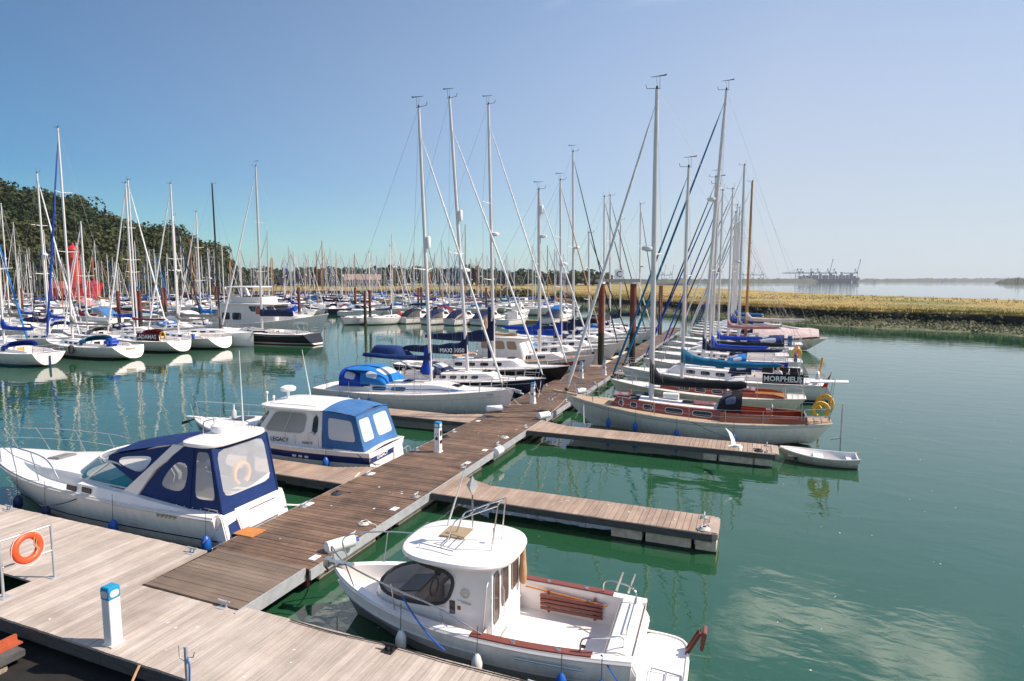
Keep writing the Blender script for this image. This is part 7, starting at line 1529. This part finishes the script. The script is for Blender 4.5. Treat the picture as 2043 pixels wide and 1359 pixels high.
# large grey motor yacht
def motor_yacht():
    r = thing('motor_yacht', 'large grey white motor yacht with flybridge behind the black yacht', 'motor yacht', (-56.2, 59.6, 0), 0)
    h = Hull(16.6, 4.8, (1.7, 1.75, 3.0), ws=0.85, tm=0.4, rb=1.7, rs=0.2, draft=0.6, em=0.12, eb=0.7, p=2.3, q=0.95, flare=0.18)
    hl = h.mesh(30, 10).build('hull', hull_mat('my_hull', (0.66, 0.65, 0.62), (0.02, 0.03, 0.09), (0.02, 0.03, 0.09), 0.3, 0.31), r); h.rail(0.06).build('rubbing_strake', gel, hl); h.deck(22, drop=0.15, camber=0.12).build('deck', gel, r); h.gunwale(0.12, 0.16).build('bulwark', gel, r)
    A = House([(1.5, -7.6, 2.6, 1.95, 1.2), (3.0, -7.6, 2.0, 1.85, 1.0), (4.0, -7.6, 0.9, 1.75, 0.9)], 0.6); a = A.walls(4, 8, crown=0.05).build('saloon', gel_grey, r)
    o = 1 if normal(A.S, 0.5, 0.7).x > 0 else -1
    for u0, u1 in ((0.03, 0.075), (0.09, 0.135), (0.71+0.15, 0.91), (0.925, 0.97)): patch(A.S, u0, u1, 0.2, 0.5, 0.02, 8, out=o).build('saloon_window', glass_dk, a)
    for u0, u1 in ((0.20, 0.29), (0.31, 0.42), (0.43, 0.57), (0.58, 0.69), (0.71, 0.80)): patch(A.S, u0, u1, 0.58, 0.92, 0.02, 8, out=o).build('wheelhouse_window', glass_dk, a)
    for s in (1, -1): MB().box(-1.2, -0.5, s*1.78-0.03, s*1.78+0.08*s, 1.9, 3.75).build('side_door', mahog, a)
    F = House([(1.75, 2.0, 6.2, 1.55, 2.0), (2.75, 2.0, 5.4, 1.35, 1.8)], 0.8); F.walls(3, 8, crown=0.1).build('fore_trunk', gel, r)
    slab(-7.8, 1.6, 2.05, 4.1, 0.16, crown=0.05, pw=6).build('boat_deck', gel, r)
    B = House([(4.15, -5.6, -0.2, 1.5, 0.9), (5.0, -5.4, -0.5, 1.55, 0.9)], 0.7); B.walls(2, 8, aft=False, top=False).build('flybridge_coaming', gel_grey, r)
    MB().box(-4.5, -3.6, -0.8, 0.8, 4.2, 5.1).build('helm_seats', mat('seat_navy', (0.02, 0.03, 0.06), 0.6), r, bevel=0.1); MB().box(-3.0, -2.4, -0.9, 0.9, 4.2, 5.2).build('helm_console', glass_dk, r, bevel=0.08)
    for s in (1, -1): MB().bar((-5.2, 1.5*s, 4.3), (-6.2, 1.4*s, 6.15), 0.7, 0.12).build('arch_leg', gel, r)
    slab(-6.6, -1.2, 1.75, 6.2, 0.16, crown=0.06, pw=5).build('hardtop', gel, r)
    for s in (1, -1): MB().bar((-2.2, 1.45*s, 5.0), (-1.7, 1.4*s, 6.15), 0.08, 0.05).build('hardtop_strut', gel, r)
    MB().bar((-4.6, 1.85, 3.85), (-2.9, 1.85, 3.85), 0.05, 0.14).build('name_board', orange_wood, r); MB().box(-2.9, -2.2, 1.8, 1.86, 3.0, 3.5).build('side_light', black, r)
    for s in (1, -1):
        g = MB().tube([h.S(lerp(0.55, 0.99, i/8), 1, s)*1.0+V((0, 0, 0.75)) for i in range(9)], 0.03, 5)
        for i in range(9): q = h.S(lerp(0.55, 0.99, i/8), 1, s); g.tube([q, q+V((0, 0, 0.75))], 0.02, 4)
        g.build('bow_rail', steel, r)
    sail_cover(r, 3.4, 1.9, 3.3, 0.7, 0.3, 0.3, royal, 0.1)
    return r
motor_yacht()
# boats whose sterns line the far side of the fairway
def motor_boat(name, label, loc, rz, L, B, hullm, canopy, cov=None, group=None, fly=False, small=True):
    r = thing(name, label, 'motor boat', loc, rz, group)
    h = Hull(L, B, (0.95, 0.95, 1.35), ws=0.9, tm=0.4, rb=1.1, rs=0.0, em=0.15, eb=0.55, p=2.5, flare=0.12); h.mesh(16, 8).build('hull', hullm, r); h.deck(14, cut=(-L*0.47, -L*0.12, B*0.36), camber=0.15).build('deck', gel, r); h.well(-L*0.47, -L*0.12, B*0.36, 0.5).build('cockpit_well', gel_cream, r); h.rail(0.035, n=12).build('rubbing_strake', rubber, r)
    A = House([(h.deckz(0)-0.05, -L*0.12, L*0.32, B*0.36, L*0.14), (h.deckz(0)+0.5, -L*0.12, L*0.22, B*0.33, L*0.12), (h.deckz(0)+1.15, -L*0.12, L*0.08, B*0.3, L*0.08)], 0.75); a = A.walls(4, 6, crown=0.06).build('cabin', gel, r)
    o = 1 if normal(A.S, 0.5, 0.7).x > 0 else -1
    for u0, u1 in ((0.06, 0.27), (0.31, 0.49), (0.51, 0.69), (0.73, 0.94)): patch(A.S, u0, u1, 0.55, 0.93, 0.012, 6, out=o, n=16).build('window', glass_dk, a)
    if canopy:
        z = h.deckz(0)+1.1
        MB().rows([[V((x, B*0.36*math.cos(PI*k/8), zz+0.28*math.sin(PI*k/8)*f)) for k in range(9)] for x, zz, f in ((-L*0.08, z, 1), (-L*0.2, z+0.05, 1), (-L*0.3, z-0.15, 1), (-L*0.47, h.deckz(-L*0.47)+0.1, 0.6))]).build('canopy', canopy, r)
    if cov:
        MB().rows([[V((-L*0.20, y, h.deckz(0)+0.95)) for y in (-B*0.36, 0, B*0.36)], [V((-L*0.52, y, 0.75)) for y in (-B*0.44, 0, B*0.44)]]).build('sloping_cover', cov, r)
    if fly:
        B2 = House([(h.deckz(0)+1.15, -L*0.15, L*0.06, B*0.32, L*0.06), (h.deckz(0)+1.7, -L*0.15, L*0.03, B*0.32, L*0.05)]); B2.walls(2, 6, aft=False, top=False).build('flybridge', gel, r)
        MB().tube(smooth_path([(-L*0.14, B*0.34, h.deckz(0)+1.1), (-L*0.2, B*0.32, h.deckz(0)+2.7), (-L*0.2, -B*0.32, h.deckz(0)+2.7), (-L*0.14, -B*0.34, h.deckz(0)+1.1)], 4), 0.08, 6).build('radar_arch', gel, r)
    MB().tube([(L*0.18, B*0.36, h.deckz(L*0.2)), (L*0.25, B*0.3, h.deckz(L*0.25)+0.6), (L*0.5, 0, h.zs(1)+0.65), (L*0.25, -B*0.3, h.deckz(L*0.25)+0.6), (L*0.18, -B*0.36, h.deckz(L*0.2))], 0.022, 5).build('bow_rail', steel, r)
    return r, h
wh_d = hm('hull_black_boot', boot=(0.02, 0.02, 0.025))
for i, (x, y, a, lab) in enumerate([(-58.6, 82.5, 62, 'white double ended sailing boat with orange cockpit board, left of its pair'), (-55.2, 83.6, 66, 'white double ended sailing boat with orange cockpit board, right of its pair')]):
    r, h = yacht('double_ender', lab, (x, y, 0), rad(a), 8.6, 2.9, (1.25, 1.05, 1.35), hm('hull_old_white', boot=(0.1, 0.1, 0.1)), dict(xm=0.6, top=11.5+i, rake=0.0, mr=0.08, furl=white_c, boom=3.2, cover=navy if i else None), d=1, ports=3, hullp=dict(ws=0.3, rs=0.3), cabin=dict(door=MATS['washboard_orange']))
for i, (x, y, a, can, cov, L, lab, fly) in enumerate([(-52.0, 88.5, 70, black_c, None, 8.2, 'white motor boat with black canopy and red buoy right of the double enders', False), (-47.6, 88.0, 72, navy, lilac_c, 7.6, 'white motor boat with slate blue sloping cover, nearest the double enders', False), (-43.5, 88.0, 74, navy, pinkc, 7.6, 'white motor boat with pale pink sloping cover', False),
        (-39.6, 89.5, 75, navy, lilac_c, 7.8, 'white motor boat with slate cover right of the pale pink one', False), (-35.6, 90.0, 78, None, None, 7.4, 'plain white motor boat at the right end of the covered row', False), (-42.0, 108.0, 88, None, None, 10.5, 'white flybridge motor boat facing the fairway before the marsh', True), (-30.0, 96.0, 80, navy, None, 8.5, 'white motor boat with navy canopy behind the tall masts', False), (-34.5, 112.0, 80, sky_b, None, 8.5, 'white motor boat with blue canopy in front of the marsh bank', False)]):
    r, h = motor_boat('motor_boat', lab, (x, y, 0), rad(a), L, 2.9, wh_d if i in (1, 2, 3) else hm('hull_old_white'), can, cov, 'motor boats across the fairway', fly)
    if i == 0: MB().torus((-3.6, 1.2, 1.5), 0.45, 0.12, 'x', 18, 6).build('red_buoy', mat('buoy_red', (0.6, 0.03, 0.02), 0.5), r)
far_pontoon(-64, -26, 93.5, 95, 'cross pontoon behind the row of covered motor boats')

# many boats farther off: a few kinds, each copied boat an object of its own
kinds = []
rngk = random.Random(77)
kd = [(9.6, 3.1, 12.8, W_, navy, white_c, royal, None), (10.5, 3.3, 14.2, W_, royal, white_c, None, navy), (8.6, 2.9, 11.2, CR, None, None, None, None), (11.2, 3.5, 15.6, (0.02, 0.03, 0.08), grey_c, white_c, navy, None), (9.9, 3.2, 13.4, W_, sky_b, navy, sky_b, None), (8.9, 3.0, 12.2, W_, maroon, white_c, None, None), (10.2, 3.3, 13.8, W_, black_c, black_c, grey_c, None), (9.3, 3.1, 13.0, (0.55, 0.56, 0.58), white_c, sky_b, None, None)]
kn = ['white sailing boat with navy boom cover', 'white sailing boat with royal blue boom cover', 'small cream sailing boat with bare boom', 'dark hulled sailing boat with grey boom cover', 'white sailing boat with bright blue canvas', 'small white sailing boat with maroon boom cover', 'white sailing boat with black boom cover', 'pale grey sailing boat with white boom cover']
for i, (L, B, top, hc, cov, fu, hd, _) in enumerate(kd):
    r, h = yacht('moored_sailboat', 'x', (0, 0, 0), 0, L, B, (1.05, 1.0, 1.35), hm('far_hull_%d' % i, top=hc, boot=(0.03, 0.04, 0.08)), dict(xm=L*0.07, top=top, rake=0.008, mr=0.10, mm=alu if i % 2 else alu_white, furl=fu, furl_r=0.06, boom=L*0.38, cover=cov, covh=(0.5, 0.28), spread=(0.5,), radar=0.55 if i in (1, 6) else None), hood=hd, d=0, wheel=False)
    kinds.append((r, kn[i]))
mk = []
for i, (can, lab) in enumerate([(navy, 'white motor boat with navy canopy'), (None, 'plain white motor boat'), (royal, 'white motor boat with royal blue canopy')]):
    r, h = motor_boat('moored_motorboat', 'x', (0, 0, 0), 0, 8.4, 2.9, hm('hull_old_white'), can); mk.append((r, lab))
rngf = random.Random(99); places = []
def bank_x(y): return interp([(90, 25), (106, 9.7), (128, -12), (165, -45), (198, -83), (246, -150), (300, -220)], y)
def row(xp, y0, y1, sides=(1, -1), step=4.7):
    for s in sides:
        y = y0
        while y < y1:
            x = xp+s*(6.9+rngf.uniform(-0.5, 0.5)); yy = y+rngf.uniform(-0.5, 0.5)
            if x < bank_x(yy)-16 and rngf.random() < 0.9: places.append((x, yy, (PI if s > 0 else 0)+(PI if rngf.random() < 0.25 else 0)))
            y += step
row(-91, 22, 74); row(-121, 26, 74); row(-151, 32, 74); row(-181, 42, 78)
row(-64, 98, 180); row(-92, 86, 200); row(-122, 84, 215); row(-152, 84, 215); row(-182, 90, 205); row(-210, 95, 160, (1,)); row(-36, 116, 150, (-1,))
for (x0, y0, y1) in [(-91, 20, 76), (-121, 24, 76), (-151, 30, 76), (-181, 40, 80), (-64, 96, 165), (-92, 84, 190), (-122, 82, 205), (-152, 82, 205)]: far_pontoon(x0-0.9, x0+0.9, y0, y1, {(-91, 20): 'second far pontoon on the left behind the first row', (-121, 24): 'third far pontoon on the left', (-151, 30): 'fourth far pontoon on the left', (-181, 40): 'far left pontoon below the lightship', (-64, 96): 'far pontoon beyond the cross pontoon', (-92, 84): 'far middle pontoon among the masts', (-122, 82): 'far middle left pontoon among the masts', (-152, 82): 'farthest left pontoon among the masts'}[(x0, y0)])
places = sorted(places, key=lambda p: p[0]**2+p[1]**2)[:300]
used = set()
def zone(x, y):
    d = math.hypot(x, y); a = math.degrees(math.atan2(-x, y))
    return ('near the red lightship' if a > 52 and d > 100 else 'behind the white sterns' if d < 95 and a > 48 else 'behind the grey motor yacht' if d < 130 and a > 35 else 'below the wooded hill' if a > 40 else 'before the marsh')
covers = [(navy, 'navy'), (royal, 'royal blue'), (sky_b, 'bright blue'), (maroon, 'maroon'), (black_c, 'black'), (grey_c, 'grey'), (white_c, 'white'), (tan_c, 'tan'), (teal_c, 'teal'), (mid_b, 'faded blue'), (navy2, 'dark blue'), (mauve, 'dusty pink')]
hulls = [(hm('far_hull_0'), 'white', 9), (hm('far_hull_cream', top=CR), 'cream', 3), (hm('far_hull_navy', top=(0.02, 0.03, 0.08)), 'navy hulled', 2), (hm('far_hull_grey', top=(0.5, 0.5, 0.51)), 'grey', 1), (hm('far_hull_green', top=(0.02, 0.07, 0.045)), 'green hulled', 1), (hm('far_hull_red', top=(0.22, 0.02, 0.02)), 'red hulled', 1), (hm('far_hull_stripe', boot=(0.25, 0.02, 0.02)), 'white', 4), (hm('far_hull_light', top=(0.16, 0.3, 0.42)), 'pale blue', 1)]
hw_ = [h_ for h_ in hulls for _ in range(h_[2])]
def paint(o, m):
    o.material_slots[0].link = 'OBJECT'; o.material_slots[0].material = m
for i, (x, y, a) in enumerate(places):
    motor = rngf.random() < 0.15
    src, lab = rngf.choice(mk) if motor else rngf.choice(kinds)
    if src.name in used: o = copy_tree(src)
    else: o = src; used.add(src.name)
    sc = rngf.uniform(0.8, 1.2); o.location = (x, y, 0); o.rotation_euler = (rngf.gauss(0, 0.008), rngf.gauss(0, 0.008), a+rngf.uniform(-0.06, 0.06)); o.scale = (sc, sc, sc*rngf.uniform(0.9, 1.15))
    hm_, hn, _w = rngf.choice(hw_); cm_, cn_ = rngf.choice(covers); hd_ = rngf.choice(covers)[0] if rngf.random() < 0.4 else cm_; has = False
    for ch in o.children:
        k = ch.name.split('.')[0]
        if k == 'hull': paint(ch, hm_)
        elif k in ('sail_cover', 'canopy'): paint(ch, cm_); has = True
        elif k == 'sprayhood': paint(ch, hd_)
        elif k == 'furled_headsail' and rngf.random() < 0.35: paint(ch, cm_)
        elif k == 'mast' and rngf.random() < 0.3: paint(ch, rngf.choice((alu, alu_white, alu, orange_wood)))
    lab = (('%s motor boat with %s canopy' if motor else '%s sailing boat with %s boom cover') % (hn, cn_)) if has else ('plain %s motor boat' if motor else '%s sailing boat with bare boom') % hn
    o['label'] = lab+' '+zone(x, y); o['group'] = lab+' '+zone(x, y)
by_lab = {}
for o in [o for o in C.objects if o.name.startswith('moored_') and o.parent is None and o.get('label') not in (None, 'x')]: by_lab.setdefault(o['label'], []).append(o)
ordn = ['', 'second', 'third', 'fourth', 'fifth', 'sixth', 'seventh', 'eighth', 'ninth', 'tenth', 'eleventh', 'twelfth']
for lab, os_ in by_lab.items():
    if len(os_) < 2: continue
    os_.sort(key=lambda o: -math.atan2(-o.location.x, o.location.y)); n_ = len(os_)
    for k, o in enumerate(os_): o['label'] = lab+', '+('leftmost of them' if k == 0 else 'rightmost of them' if k == n_-1 else ordn[min(k, 11)]+' from left')
for src, lab in kinds+mk:
    if src.name not in used:
        for ch in list(src.children_recursive): bpy.data.objects.remove(ch)
        bpy.data.objects.remove(src)
# coils of rope by the cleats
for i, (x, y, lab) in enumerate([(-9.45, 13.0, 'white rope coil by the walkway cleat next to the fishing boat bow'), (-11.6, 14.6, 'white rope coil on the walkway behind the cruiser stern'), (-1.05, 16.0, 'white rope coil at the end of the empty finger'), (0.3, 24.4, 'white rope coil at the end of the finger by the dinghy'), (-9.4, 22.6, 'white rope coil on the right edge of the walkway'), (-11.7, 21.8, 'white rope coil on the left edge of the walkway past the pedestal')]):
    t = thing('rope_coil', lab, 'rope', (x, y, DZ+0.012), i*0.7); pts = [V(((0.17-0.0012*k)*math.cos(k*0.42), (0.17-0.0012*k)*math.sin(k*0.42), 0.0009*k+0.006*math.sin(k*1.7))) for k in range(75)]
    MB().tube(pts+[V((0.3, 0.05, 0.0)), V((0.42, -0.06, 0.0))], 0.012, 5).build('coil', rope_w if i % 2 == 0 else rope_d, t)
    if i % 2: t['label'] = lab.replace('white', 'dark')
# floating specks on the water
sp = MB(); rngs = random.Random(44)
for k in range(420):
    x, y = rngs.uniform(-9, 40), rngs.uniform(9, 45); s = rngs.uniform(0.008, 0.028); a = rngs.uniform(0, PI); c, q = math.cos(a)*s, math.sin(a)*s
    sp.add([(x-c, y-q, 0.004), (x+q, y-c, 0.006), (x+c, y+q, 0.004), (x-q, y+c, 0.005)], [(0, 1, 2, 3)])
tag(sp.build('floating_specks', mat('foam_specks', (0.55, 0.55, 0.5), 0.8), smooth=False, fix=False), 'tiny pale specks of foam and feather floating on the green water', 'foam', kind='stuff')

# ------------------------------------------------------------ haze
hz = MB().box(-4900, 4900, -400, 4900, -2.6, 175).build('haze', (lambda: None)() or mat('haze_air', (1, 1, 1)), smooth=False); tag(hz, kind='stuff')
hmz = bpy.data.materials.new('haze_volume'); hmz.use_nodes = True; nt = hmz.node_tree; nt.nodes.clear()
out = nt.nodes.new('ShaderNodeOutputMaterial'); pv = nt.nodes.new('ShaderNodeVolumePrincipled'); pv.inputs['Color'].default_value = (0.86, 0.90, 0.97, 1); pv.inputs['Density'].default_value = 0.00009; pv.inputs['Anisotropy'].default_value = 0.2
nt.links.new(pv.outputs[0], out.inputs['Volume']); hz.data.materials.clear(); hz.data.materials.append(hmz)
